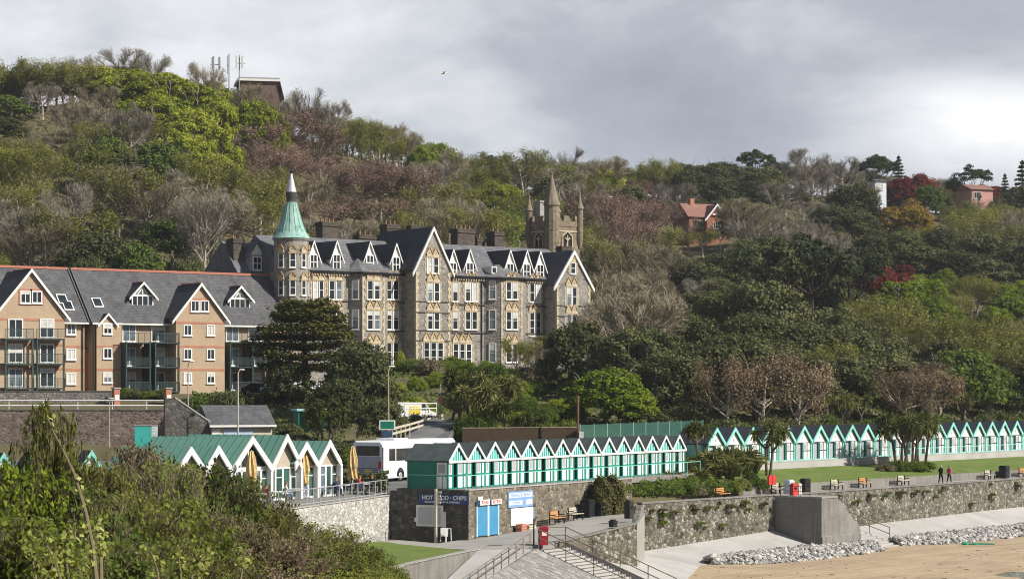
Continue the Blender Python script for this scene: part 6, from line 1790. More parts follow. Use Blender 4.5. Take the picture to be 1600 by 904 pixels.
# green mesh fence and dark timber fence behind the near huts
def mesh_fence():
    a = at(906, 684, 205); b = at(1098, 684, 236)
    root = empty('mesh_fence', (a.x, a.y, 6.6), 0, 'tall green mesh fence with pale posts behind the near huts', 'fence')
    d = Vector((b.x - a.x, b.y - a.y, 0)); L = d.length; d.normalize()
    h = at(906, 662, 205).z - 6.6
    MF = bpy.data.materials.new('green_mesh'); MF.use_nodes = True; bb_ = MF.node_tree.nodes['Principled BSDF']; bb_.inputs['Base Color'].default_value = (0.03, 0.11, 0.085, 1); bb_.inputs['Alpha'].default_value = 0.6; bb_.inputs['Roughness'].default_value = 0.6
    n = 11
    for i in range(n):
        q = d * (L * i / (n - 1)); m = MB(); m.tube([(q.x, q.y, -.3), (q.x, q.y, h)], .05, 6); m.build('post', plain('pale_green_post', (0.30, 0.42, 0.38), 0.6, 0.3), root)
    for i in range(n - 1):
        q0, q1 = d * (L * i / (n - 1)), d * (L * (i + 1) / (n - 1)); m = MB(); m.bar((q0.x, q0.y, h/2), (q1.x, q1.y, h/2), .03, h * .96); m.build('mesh_panel', MF, root)
mesh_fence()
FB = plain('dark_brown_boards', (0.05, 0.035, 0.025), 0.85, 0.1)
a = at(722, 690, 201); b = at(903, 690, 206)
tf = empty('timber_fence', (a.x, a.y, 6.4), 0, 'dark brown boarded fence behind the near huts under the palms', 'fence')
h = at(800, 668, 203).z - 6.4
d = Vector((b.x - a.x, b.y - a.y, 0)); m = MB(); m.bar((0, 0, h/2 - .2), (d.x, d.y, h/2 - .2), .08, h - .1 + .4); m.build('boards', FB, tf)
m = MB(); m.bar((0, 0, h + .03), (d.x, d.y, h + .03), .14, .06); m.build('top_rail', plain('sunlit_cap', (0.25, 0.2, 0.14), 0.8, 0.2), tf)
# ---------------------------------------------------------------- lamp posts, poles, signs on posts
def lamp(px, py_top, Y, z0, label, mat=STEEL, arm=(0.9, -0.1), r=0.09):
    p = at(px, py_top, Y); h = p.z - z0
    root = empty('street_lamp', (p.x, p.y, z0), 0, label, 'street lamp', 'street lamps')
    m = MB(); m.tube([(0, 0, -.3), (0, 0, 1.2), (0, 0, h - .3)], [r * 1.3, r * 1.15, r * .6], 8); m.build('column', mat, root)
    m = MB(); m.tube([(0, 0, h - .4), (arm[0] * .4, arm[1] * .4, h - .05), (arm[0], arm[1], h)], .04, 6); m.build('arm', mat, root)
    m = MB(); m.T = Matrix.Translation((arm[0] * 1.15, arm[1] * 1.15, h - .02)); m.ball((0, 0, 0), .3, .16, .09, 10, 6); m.build('lamp_head', DIRTYWHITE, root)
lamp(294, 564, 238, 6.0, 'grey street lamp standing before the end of the retaining wall', arm=(.35, -.1)); lamp(372, 577, 222, 6.0, 'tall pale street lamp in front of the slate-roofed hut', plain('pale_column', (0.45, 0.43, 0.38), 0.6, 0.3), (.3, .2))
lamp(607, 572, 206, 6.1, 'slim tan street lamp behind the green road sign', plain('tan_column', (0.42, 0.37, 0.24), 0.6, 0.3), (.25, .2), .08)
lamp(171, 622, 247, 6.0, 'short thin lamp column against the brown retaining wall', plain('tan_column', (0.42, 0.37, 0.24), 0.6, 0.3), (.2, 0), .06)
def pole(px, pt, Y, z0, r, mat, label, extras=None, name='pole', cat='pole'):
    p = at(px, pt, Y); h = p.z - z0
    root = empty(name, (p.x, p.y, z0), 0, label, cat)
    m = MB(); m.tube([(0, 0, -.3), (0, 0, h)], [r, r * .85], 8); m.build('shaft', mat, root)
    return root, h
r_, h = pole(903, 617, 203, 6.3, .13, plain('brown_pole', (0.16, 0.09, 0.055), 0.85, 0.1), 'brown wooden utility pole behind the near huts')
m = MB(); m.box(.1, .5, -.2, .2, h - 3.9, h - 3.2); m.build('junction_box', WHITE, r_)
r_, h = pole(688, 600, 232, 9.3, .06, GREY, 'thin grey sign pole with small plates among the shrubs', name='sign_pole')
m = MB(); m.box(-.25, .25, -.08, -.03, h - 1.9, h - 1.2); m.build('plate', plain('faded_red', (0.50, 0.20, 0.15)), r_)
p = at(605, 680, 199); p.z = 6.2
rs = empty('road_sign', p, R(8), 'green road sign with a white border above the coach', 'road sign')
zt = at(605, 656, 199).z - 6.2; zb = at(605, 671, 199).z - 6.2
for x in (-.45, .45): m = MB(); m.tube([(x, .05, -.2), (x, .05, zt - .1)], .05, 6); m.build('post', GREY, rs)
m = MB(); m.box(-.68, .68, -.03, .02, zb, zt); bo = m.build('sign_plate', WHITE, rs)
m = MB(); m.box(-.58, .58, -.045, -.031, zb + .09, zt - .09); m.build('green_face', plain('sign_green', (0.008, 0.15, 0.09), 0.5, 0.3), bo)
m = MB(); m.box(-.4, .4, -.03, .02, zb - .62, zb - .1); m.build('lower_plate', plain('dark_blue_plate', (0.03, 0.07, 0.13), 0.5, 0.3), rs)
p = on(681, 843, 3.1)
sg_ = empty('finger_post', p, RZ_E, 'cream finger post standing on the grass before the dark wall', 'signpost')
h = at(681, 763, p.y).z - 3.1
CREAM = plain('cream_paint', (0.56, 0.52, 0.40), 0.55, 0.3, 0.1)
m = MB(); m.box(-.075, .075, -.075, .075, -.2, h); m.build('post', CREAM, sg_)
for i in range(4): m = MB(); m.box(.08, .42 - .05 * (i % 2), -.03, .03, h - .32 - i * .24, h - .16 - i * .24); m.build('finger', CREAM, sg_)
p = on(834, 851, 3.2)
r_, h = pole(834, 790, p.y, 3.15, .06, BLACK, 'slim black post with a sign beside the red bin', name='sign_pole')
m = MB(); m.box(-.04, .04, -.5, -.07, h - .8, h - .05); m.build('sign_plate', plain('pale_blue_sign', (0.50, 0.62, 0.80)), r_)

# ---------------------------------------------------------------- beach steps with railings
def steps():
    top_n, top_f = Vector((1.75, 152.3, 3.15)), Vector((3.6, 155.15, 3.15))
    bot_n, bot_f = Vector((8.9, 147.7, .05)), Vector((10.75, 150.55, .05))
    root = empty('beach_steps', top_n, 0, 'flight of concrete steps going down to the sand from the red bin', 'steps')
    n = 20
    m = MB()
    for i in range(n):
        t0, t1 = i / n, (i + 1) / n
        a = top_n.lerp(bot_n, t0); b = top_f.lerp(bot_f, t0); c = top_f.lerp(bot_f, t1); d = top_n.lerp(bot_n, t1)
        z = 3.15 + (-.05 - 3.15) * (i + 1) / n
        m.slab([(p.x - top_n.x, p.y - top_n.y, z - top_n.z) for p in (a, d, c, b)], -3.4)
    m.build('flight', CONC_PALE, root)
    for i in range(n):      # dark strips along the tread edges, riser shade put into colour
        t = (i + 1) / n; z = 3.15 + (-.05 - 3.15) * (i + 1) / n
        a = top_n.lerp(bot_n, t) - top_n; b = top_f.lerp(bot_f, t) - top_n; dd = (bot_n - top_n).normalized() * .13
        a.z = b.z = z - top_n.z + .004; q = MB(); q.face([a - dd * 1.0, a, b, b - dd * 1.0]); q.build('riser_shade_strip', plain('riser_shade', (0.13, 0.12, 0.10), 0.9, 0.1, 0.4), root)
    for (a, b, off) in ((top_f, bot_f, .12),):
        d = (b - a); nn = Vector((-d.y, d.x, 0)).normalized() * off
        w = MB(); w.slab([p - top_n for p in ((a + nn + Vector((0, 0, .12))), (b + nn + Vector((0, 0, .12))), (b + nn * 2.4 + Vector((0, 0, .12))), (a + nn * 2.4 + Vector((0, 0, .12))))], -3.4); w.build('string_wall', CONC_PALE, root)
    return top_n, top_f, bot_n, bot_f
tn, tf_, bn, bf = steps()
up = Vector((0, 0, .1))
rail('step_railing', [tuple(tf_ + Vector((-1.2, -.6, .1))), tuple(tf_ + up), tuple(bf + up)], 1.1, RUSTY, 'brown tubular railing on the far side of the beach steps', rails=(1.0, 0.5), post_every=2.4, pr=.035, rr=.035)
rail('step_railing', [tuple(tn + up), tuple(bn + up)], 1.1, RUSTY, 'brown tubular railing on the near side of the beach steps', rails=(1.0, 0.5), post_every=2.4, pr=.035, rr=.035)
rail('slipway_railing', [(1.2, 152.2, 3.12), (-1.6, 142, 1.9), (-5.3, 129, .3)], 1.0, RUSTY, 'brown railing between the slipway and the stone-pitched slope', rails=(1.0, 0.5), post_every=1.7, pr=.035, rr=.035)
def side_steps():
    root = empty('beach_steps', sea(26.7, 4.0, 1.6), 0, 'short flight of pale steps to the sand right of the concrete block', 'steps')
    o = root.location; m = MB(); n = 10
    for i in range(n):
        z = 1.62 - (i + 1) * .17
        a = sea(26.7, 1.6 + i * .55, z) - o; b = sea(30.3, 1.6 + i * .55, z) - o; c = sea(30.3, 1.6 + (i + 1) * .55, z) - o; d = sea(26.7, 1.6 + (i + 1) * .55, z) - o
        m.slab([a, d, c, b], -2)
    m.build('flight', CONC_PALE, root)
    m = MB(); m.slab([sea(22.8, .05, 1.75) - o, sea(22.8, 1.6, 1.75) - o, sea(30.3, 1.6, 1.6) - o, sea(30.3, .05, 1.6) - o], -2); m.build('landing', CONC_PALE, root)
side_steps()
rail('step_railing', [tuple(sea(26.7, 1.5, 1.7)), tuple(sea(30.3, 1.5, 1.7)), tuple(sea(30.3, 5.5, .45))], 1.1, RUSTY, 'brown railing round the top of the short steps by the concrete block', rails=(1.0, .5), post_every=1.9, pr=.035, rr=.035)

# ---------------------------------------------------------------- benches, bins, lifebuoy box, bollards on the promenade
BP = {}
def bench(px, out, mat, label, z=None, pos=None, rz=None, py=None):
    key = mat.name
    if key in BP: root = copy_tree(BP[key])
    else:
        root = empty('park_bench', (0, 0, 0), 0, label, 'bench', 'benches along the promenade'); BP[key] = root
        for i in range(4): m = MB(); m.box(-.85, .85, -.42 + i * .12, -.33 + i * .12, .43, .47); m.build('seat_slat', mat, root)
        for i in range(3): m = MB(); m.box(-.85, .85, .09 + i * .03, .12 + i * .03, .55 + i * .13, .65 + i * .13); m.build('back_slat', mat, root)
        for x in (-.7, .7):
            m = MB(); m.box(x - .05, x + .05, -.42, -.34, 0, .43); m.box(x - .05, x + .05, .05, .13, 0, .93); m.box(x - .05, x + .05, -.34, .05, .36, .43); m.box(x - .05, x + .05, -.4, .08, .62, .68); m.build('leg_frame', plain('dark_iron', (0.03, 0.028, 0.025), 0.7, 0.2), root)
    p = prom(px, out) if pos is None else pos
    root.location = p; root.rotation_euler = (0, 0, RZ_FAR if rz is None else rz); root['label'] = label
    return root
PALEW = plain('silvered_timber', (0.50, 0.45, 0.36), 0.75, 0.2, 0.2, 3)
bench(1127, -0.95, ORANGEWOOD, 'orange timber bench in front of the promenade shrubs, left of the round bush')
bench(1213, -2.3, PALEW, 'pale timber bench behind the red lifebuoy box')
bench(1305, -2.3, PALEW, 'pale timber bench just right of the concrete block'); bench(1349, -2.3, ORANGEWOOD, 'orange timber bench second right of the concrete block'); bench(1409, -2.3, PALEW, 'pale timber bench below the clump of palms')
bench(1544, -2.3, PALEW, 'pale timber bench left of the black bin at the right'); bench(1598, -2.3, ORANGEWOOD, 'orange timber bench at the right photo edge')
q = sun_pt(849, 818, 1.0); q.z = 3.75; bench(0, 0, ORANGEWOOD, 'orange timber bench against the stone wall by the kiosk', pos=q, rz=RZ_HUT)
q = sun_pt(878, 814, 1.0); q.z = 3.9; bench(0, 0, PALEW, 'pale timber bench left of the black bins by the wall', pos=q, rz=RZ_HUT)
def bin_(name, p, w, d, h, mat, label, rz=0, lid=None, cat='bin', plate=None):
    root = empty(name, p, rz, label, cat)
    m = MB(); m.box(-w/2, w/2, -d/2, d/2, 0.03, h); o = m.build('body', mat, root)
    m = MB(); m.box(-w/2 - .03, w/2 + .03, -d/2 - .03, d/2 + .03, h + .003, h + .09); m.box(-w/2 + .05, w/2 - .05, -d/2 + .05, d/2 - .05, h + .09, h + .2); m.build('lid', lid or mat, root)
    m = MB(); m.box(-w*.3, w*.3, -d/2 - .012, -d/2 - .002, h * .62, h * .84); m.build('opening' if plate is None else 'label_plate', DARK if plate is None else plate, root)
    return root
q = sun_pt(904, 814, .8); q.z = 3.95; bin_('litter_bin', q, 1.0, .8, 1.15, BLACK, 'large black bin against the stone wall, taller of two', RZ_HUT)
q = sun_pt(911, 813, 1.4); q.z = 3.98; bin_('litter_bin', q, .6, .6, .85, BLACK, 'smaller black bin in front of the large one', RZ_HUT)
p = on(847, 852, 3.2); p = Vector((2.1, 153.6, 3.2)); bin_('litter_bin', p, 0.54, .5, 1.08, plain('crimson_paint', (0.28, 0.012, 0.025), 0.45, 0.35), 'crimson bin with a white mark at the top of the beach steps', R(12), plate=WHITE)
p = prom(1558 + 11, -2.4); bin_('litter_bin', p, .9, .8, 1.1, BLACK, 'black bin between two promenade benches at the right', RZ_FAR)
p = on(983, 810, 4.25); bin_('stone_bollard', p, .5, .5, 1.15, plain('dark_stone_post', (0.05, 0.046, 0.042), 0.9, 0.1), 'dark square post at the end of the sea wall beside the path', R(50), cat='post')
p = on(958, 823, 4.0); bin_('stone_bollard', p, .45, .4, .35, BLACK, 'low black block on the path edge', R(50), cat='post')
lb = empty('lifebuoy_box', prom(1206, -.75), RZ_FAR - R(25), 'red lifebuoy cabinet on a post above the concrete block', 'lifebuoy box')
m = MB(); m.tube([(0, 0, 0), (0, 0, 1.1)], .06, 6); m.build('post', plain('dark_iron', (0.03, 0.028, 0.025)), lb)
m = MB(); m.prism([(-.42, -.14, 1.05), (.42, -.14, 1.05), (.46, -.14, 1.75), (.3, -.14, 1.95), (-.3, -.14, 1.95), (-.46, -.14, 1.75)], (0, .28, 0)); m.build('cabinet', plain('bright_red', (0.62, 0.05, 0.045), 0.45, 0.35), lb)
lb.scale = (.85, .85, .9)
m = MB(); m.box(-.02, .02, -.16, -.143, 1.08, 1.9); m.build('door_seam', plain('crimson_paint', (0.28, 0.012, 0.025)), lb)
# bins and railing on the block
def blk(s_, o_, z=4.57): return sea(s_, o_, z)
bin_('recycling_bin', prom(1233, -1.6), .8, .6, 1.0, plain('pale_blue_bin', (0.55, 0.60, 0.66), 0.5, 0.3), 'pale grey recycling bin left of the red one on the block', RZ_FAR)
bin_('recycling_bin', blk(20.9, 1.4), .52, .5, .85, plain('bright_red', (0.62, 0.05, 0.045)), 'bright red bin standing on the concrete block', RZ_FAR - R(20))
bin_('recycling_bin', prom(1258, -1.6), .9, .6, 1.05, BLACK, 'black bin right of the red one on the block', RZ_FAR)
q = blk(22.6, 1.0); r__ = bin_('white_sign_board', q, .4, .1, .8, WHITE, 'small white board at the right corner of the block', RZ_FAR, cat='sign', plate=GREY)
rail('block_railing', [tuple(blk(20.2, .5)), tuple(blk(20.2, 3.4))], .85, plain('dark_iron', (0.03, 0.028, 0.025)), 'short dark railing on top of the concrete block', rails=(1.0, .5), post_every=1.0, pr=.03, rr=.025)
# green rope and driftwood left on the pebbles
p = on(1508, 850, .12)
net = empty('fishing_net', p, 0, 'heap of green netting lying at the edge of the pebbles', 'net')
m = MB(); rr = random.Random(2)
for k in range(14):
    a = [Vector((rr.uniform(-.4, 2.6), rr.uniform(-.25, .25), rr.uniform(.0, .1))) for _ in range(3)]; m.tube(a, .035, 5)
m.build('rope', plain('sea_green_rope', (0.03, 0.28, 0.16), 0.7, 0.2), net)
m = MB(); m.ball((0, 0, .1), .35, .25, .14, 10, 6); m.build('bundle', plain('sea_green_rope', (0.03, 0.28, 0.16)), net)
# ---------------------------------------------------------------- pebbles
def pebbles(name, region, n, seed):
    rng = np.random.default_rng(seed)
    P = np.array(region(rng, n))
    base = []
    for k in range(8):
        t = 2 * math.pi * k / 6
    oct_ = np.array([(1,0,0),(-1,0,0),(0,1,0),(0,-1,0),(0,0,1),(0,0,-1)], float)
    tri = np.array([(0,2,4),(2,1,4),(1,3,4),(3,0,4),(2,0,5),(1,2,5),(3,1,5),(0,3,5)])
    s = rng.uniform(.09, .30, len(P))
    V = []; Q = []
    for i, p in enumerate(P):
        a = rng.uniform(0, 6.28); c, sn = math.cos(a), math.sin(a)
        v = oct_ * np.array([s[i] * rng.uniform(.8, 1.5), s[i] * rng.uniform(.7, 1.1), s[i] * rng.uniform(.45, .85)]) + rng.normal(size=(6, 3)) * s[i] * .16
        v = np.stack([v[:, 0] * c - v[:, 1] * sn, v[:, 0] * sn + v[:, 1] * c, v[:, 2]], 1) + p
        V.append(v); Q.append(tri + 6 * i)
    m, nt, b_ = nodes_of('pebble_stone_' + name, 0.85, 0.2)
    g = nt.nodes.new('ShaderNodeNewGeometry')
    r = ramp_node(nt, [(0, (0.14, 0.135, 0.125)), (.4, (0.28, 0.27, 0.25)), (.75, (0.40, 0.385, 0.36)), (1, (0.55, 0.53, 0.50))]); nt.links.new(g.outputs['Random Per Island'], r.inputs[0]); nt.links.new(r.outputs[0], b_.inputs['Base Color'])
    return tag(link(name, np_mesh(name, np.concatenate(V), np.concatenate(Q), m)), kind='stuff', label='bank of grey pebbles along the foot of the sea wall', cat='pebbles')
def reg(rng, n):
    out = []
    while len(out) < n:
        s_ = rng.uniform(2, 84)
        if s_ < 26.6:
            lo, hi = lerp_tab([(2, 4.8), (4, 3.7), (12, 3.2), (17, 3.5), (20.5, 4.9), (26.6, 5.2)], s_), lerp_tab([(2, 5.6), (5, 8.6), (12, 9.4), (20, 8.8), (24, 8.2), (26.6, 6.8)], s_)
        elif s_ < 30.4: continue
        else: lo, hi = lerp_tab([(30.4, 5.2), (36, 3.9), (84, 3.7)], s_), lerp_tab([(30.4, 6.6), (36, 9.2), (84, 10.2)], s_)
        o_ = lo + (hi - lo) * rng.uniform(0, 1)
        t = (o_ - lo) / (hi - lo)
        z = .62 * math.sin(math.pi * min(1, t * 1.0 + .12)) * (1 - .3 * t) + rng.uniform(-.05, .06)
        p = sea(s_, o_ + .25 * math.sin(s_ * 1.7) + rng.normal() * .12, max(0.0, z)); out.append((p.x, p.y, p.z))
    return out
pebbles('pebbles', reg, 13000, 5)
# seaweed flecks on the sand
mb = MB(); rr = random.Random(8)
for k in range(60):
    q = on(rr.uniform(1050, 1600), rr.uniform(858, 903), 0.01)
    if topx(q)[0] < 1100 and q.y > 172: continue
    L = rr.uniform(.1, .5); a = rr.uniform(0, 3); mb.bar((q.x, q.y, .015), (q.x + L * math.cos(a), q.y + L * math.sin(a) * .4, .02), .06, .03)
tag(mb.build('seaweed', plain('dark_seaweed', (0.10, 0.075, 0.05), 0.8, 0.2)), 'dark flecks of seaweed strewn over the sand', 'seaweed', kind='stuff')
# a gull crossing the sky
g = empty('gull', at(693, 115, 300), R(20), 'white gull flying high above the hotel against the cloud', 'bird')
m = MB(); m.ball((0, 0, 0), .38, .12, .12, 8, 6); m.ball((.4, 0, .05), .11, .09, .09, 8, 5); m.prism([(-.35, -.05, 0), (-.62, -.14, 0), (-.62, .14, 0), (-.35, .05, 0)], (0, 0, .03))
for sg in (-1, 1): m.prism([(.15, sg * .08, .04), (.2, sg * .45, .2), (-.05, sg * .9, .12), (-.12, sg * .42, .16), (-.15, sg * .08, .02)], (0, 0, .03))
m.build('body', WHITE, g)
# ================================================================ vegetation
def rand_unit(rng, n):
    v = rng.normal(size=(n, 3)); return v / np.linalg.norm(v, axis=1, keepdims=True)
def leaf_cards(C, Nrm, size, rng, jitter=0.6, aspect=0.7):
    """small leaf-spray faces at C, facing roughly along Nrm"""
    n = len(C)
    nr = Nrm + rng.normal(size=(n, 3)) * jitter
    nr /= np.linalg.norm(nr, axis=1, keepdims=True) + 1e-9
    t = np.cross(nr, rand_unit(rng, n)); t /= np.linalg.norm(t, axis=1, keepdims=True) + 1e-9
    b = np.cross(nr, t)
    s = (size * rng.uniform(0.6, 1.35, n))[:, None]
    a = t * s * 0.5; c = b * s * 0.5 * aspect
    V = np.stack([C - a, C - c * 0.9, C + a, C + c * 1.1], 1).reshape(-1, 3)
    Q = np.arange(4 * n).reshape(n, 4)
    return V, Q
def strips(A, B, w0, w1, rng):
    """twigs: thin tapering faces from A to B"""
    n = len(A)
    d = B - A
    s = np.cross(d, rand_unit(rng, n)); s /= np.linalg.norm(s, axis=1, keepdims=True) + 1e-9
    V = np.stack([A - s * w0 / 2, A + s * w0 / 2, B + s * w1 / 2, B - s * w1 / 2], 1).reshape(-1, 3)
    return V, np.arange(4 * n).reshape(n, 4)
def join(parts):
    Vs = []; Qs = []; b = 0
    for V, Q in parts:
        Vs.append(V); Qs.append(Q + b); b += len(V)
    return np.concatenate(Vs), np.concatenate(Qs)

BARK = plain('grey_bark', (0.31, 0.275, 0.22), 0.9, 0.1, 0.3, 2)
BARK_PALE = plain('pale_bark', (0.40, 0.355, 0.29), 0.9, 0.1, 0.25, 2)
BARK_DK = plain('dark_bark', (0.07, 0.058, 0.045), 0.9, 0.1, 0.3, 2)
TWIG = foliage('bare_twigs', (0.14, 0.118, 0.076), (0.235, 0.20, 0.135), (0.33, 0.29, 0.21), 0.0)
TWIG_PURPLE = foliage('purple_brown_buds', (0.13, 0.085, 0.064), (0.20, 0.132, 0.102), (0.26, 0.18, 0.14), 0.15)
TWIG_TAN = foliage('tan_buds', (0.115, 0.082, 0.05), (0.195, 0.142, 0.088), (0.275, 0.205, 0.135), 0.1)
TWIG_OLIVE = foliage('olive_buds', (0.105, 0.112, 0.024), (0.185, 0.188, 0.044), (0.26, 0.255, 0.075), 0.3)
L_BRIGHT = foliage('fresh_yellow_green_leaves', (0.15, 0.185, 0.02), (0.275, 0.31, 0.034), (0.37, 0.39, 0.055), 0.38)
L_LIME = foliage('bright_green_leaves', (0.09, 0.135, 0.013), (0.17, 0.23, 0.024), (0.25, 0.30, 0.04), 0.35)
L_GREEN = foliage('mid_green_leaves', (0.052, 0.08, 0.016), (0.105, 0.15, 0.03), (0.165, 0.21, 0.05), 0.35)
L_DARK = foliage('dark_evergreen_leaves', (0.046, 0.054, 0.021), (0.098, 0.108, 0.043), (0.16, 0.168, 0.072), 0.25)
L_CEDAR = foliage('cedar_needles', (0.026, 0.032, 0.010), (0.062, 0.068, 0.018), (0.13, 0.13, 0.034), 0.12)
L_PINE = foliage('pine_needles', (0.032, 0.042, 0.020), (0.065, 0.08, 0.036), (0.11, 0.125, 0.055), 0.2)
L_RED = foliage('dark_red_leaves', (0.10, 0.02, 0.018), (0.19, 0.045, 0.038), (0.27, 0.08, 0.06), 0.25)
L_GOLD = foliage('golden_brown_leaves', (0.13, 0.085, 0.014), (0.23, 0.155, 0.028), (0.31, 0.22, 0.05), 0.25)
L_SPIKY = foliage('cordyline_blades', (0.045, 0.055, 0.015), (0.11, 0.125, 0.035), (0.24, 0.225, 0.08), 0.15)
L_BANK = foliage('bank_leaves', (0.075, 0.105, 0.016), (0.145, 0.19, 0.03), (0.23, 0.26, 0.055), 0.4)
L_BROWN = foliage('brown_scrub', (0.085, 0.07, 0.036), (0.16, 0.135, 0.072), (0.25, 0.215, 0.125), 0.15)
L_PALE = foliage('pale_new_leaves', (0.20, 0.23, 0.05), (0.33, 0.36, 0.10), (0.45, 0.46, 0.17), 0.35)

def skeleton(rng, H, spread, nlimb=7, trunk_r=0.2, up=0.55, fork=0.3):
    """returns MB of trunk + limbs and arrays of outer branch segments"""
    mb = MB(); segs = []
    lean = rng.normal(size=2) * 0.05 * H
    fz = H * fork
    top = np.array([lean[0], lean[1], H * 0.72])
    pts = [np.array([0, 0, -1.2]), np.array([lean[0]*0.2, lean[1]*0.2, fz]), np.array([lean[0]*0.6, lean[1]*0.6, H*0.5]), top]
    mb.tube(pts, [trunk_r * 1.25, trunk_r, trunk_r * 0.6, trunk_r * 0.25], 6)
    for i in range(nlimb):
        a = 2 * math.pi * (i + rng.uniform(-.3, .3)) / nlimb
        t = rng.uniform(0.0, 1.0)
        s = pts[1] + (pts[2] - pts[1]) * t
        out = spread * rng.uniform(0.55, 0.9)
        e = np.array([s[0] + math.cos(a) * out, s[1] + math.sin(a) * out, s[2] + (H * 0.86 - s[2]) * rng.uniform(up, 1.0)])
        m = (s + e) / 2 + np.array([math.cos(a) * out * 0.12, math.sin(a) * out * 0.12, -0.06 * H]) + rng.normal(size=3) * 0.25
        mb.tube([s, m, e], [trunk_r * 0.5, trunk_r * 0.33, trunk_r * 0.13], 5)
        segs.append((m, e)); segs.append((s + (m - s) * 0.5, m))
        for j in range(4):
            b0 = m + (e - m) * rng.uniform(0, 0.8)
            a2 = a + rng.uniform(-1.3, 1.3)
            b1 = b0 + np.array([math.cos(a2), math.sin(a2), rng.uniform(0.3, 1.5)]) * spread * rng.uniform(0.22, 0.40)
            mb.tube([b0, (b0 + b1) / 2 + rng.normal(size=3) * 0.12, b1], [trunk_r * 0.2, trunk_r * 0.14, trunk_r * 0.07], 4, False)
            segs.append((b0, b1))
    segs.append((pts[2], top))
    return mb, segs
def dome(P, H, spread):
    """keeps twig ends inside a rounded crown"""
    c = np.array([0, 0, H * .56]); r = np.array([spread * 1.12, spread * 1.12, H * .45])
    q = (P - c) / r; d = np.linalg.norm(q, axis=1, keepdims=True)
    return c + q / np.maximum(1.0, d ** .6) * r
def twig_cloud(rng, segs, H, spread, n1=9, n2=4, l1=1.5, l2=0.8, w=0.055):
    A = []; B = []
    cz = H * 0.55
    for (p, q) in segs:
        t = rng.uniform(0.1, 1.0, n1)
        s = p + (q - p) * t[:, None]
        dirn = (q - p) / (np.linalg.norm(q - p) + 1e-6)
        out = s - np.array([0, 0, cz]); out /= np.linalg.norm(out, axis=1, keepdims=True) + 1e-6
        d = dirn * 0.55 + out * 0.6 + rand_unit(rng, n1) * 0.7 + np.array([0, 0, 0.42])
        d /= np.linalg.norm(d, axis=1, keepdims=True)
        e = s + d * (l1 * rng.uniform(0.5, 1.2, n1))[:, None]
        A.append(s); B.append(e)
    A1 = np.concatenate(A); B1 = np.concatenate(B)
    B1 = dome(B1, H, spread)
    k = len(A1)
    idx = np.repeat(np.arange(k), n2)
    t = rng.uniform(0.25, 1.0, len(idx))
    s = A1[idx] + (B1[idx] - A1[idx]) * t[:, None]
    d = (B1 - A1)[idx] / (np.linalg.norm((B1 - A1)[idx], axis=1, keepdims=True) + 1e-6) * 0.7 + rand_unit(rng, len(idx)) * 0.75 + np.array([0, 0, 0.28])
    d /= np.linalg.norm(d, axis=1, keepdims=True)
    e = s + d * (l2 * rng.uniform(0.5, 1.3, len(idx)))[:, None]
    e = dome(e, H, spread)
    p1 = strips(A1, B1, w, w * 0.6, rng); p2 = strips(s, e, w * 0.75, w * 0.4, rng)
    return [p1, p2], np.concatenate([B1, e])
def clump_leaves(rng, centers, radii, per, size, flat=1.0, up=0.35, shell=0.75):
    parts = []
    for c, r in zip(centers, radii):
        n = int(per)
        u = rand_unit(rng, n)
        u[:, 2] = np.where(u[:, 2] < -0.35, -u[:, 2], u[:, 2])
        rr = r * (shell + (1 - shell) * rng.uniform(0, 1, n)) * (1 + 0.18 * rng.normal(size=n))
        P = c + u * rr[:, None] * np.array([1, 1, flat])
        nr = u * 0.8 + np.array([0, 0, up])
        parts.append(leaf_cards(P, nr, size, rng, 0.45))
    return join(parts)
def crown_clumps(rng, H, spread, n, zlo, rmin, rmax, topshape=1.0):
    C = []; Rr = []
    for i in range(n):
        u = rand_unit(rng, 1)[0]
        u[2] = abs(u[2]) * 1.0 - 0.30
        k = rng.uniform(0.55, 1.0) ** 0.6
        r = rng.uniform(rmin, rmax)
        zc = (H + zlo) / 2 ; hz = (H - zlo) / 2
        p = np.array([u[0] * (spread - r * 0.6) * k, u[1] * (spread - r * 0.6) * k, zlo + (H - zlo) * (0.28) + u[2] * (H - zlo) * 0.66 * k])
        p[2] = min(p[2], H - r * 0.6)
        C.append(p); Rr.append(r)
    return C, Rr
TREES = {}
def add_kind(kind, trunk, crown):
    TREES.setdefault(kind, []).append((trunk, crown))
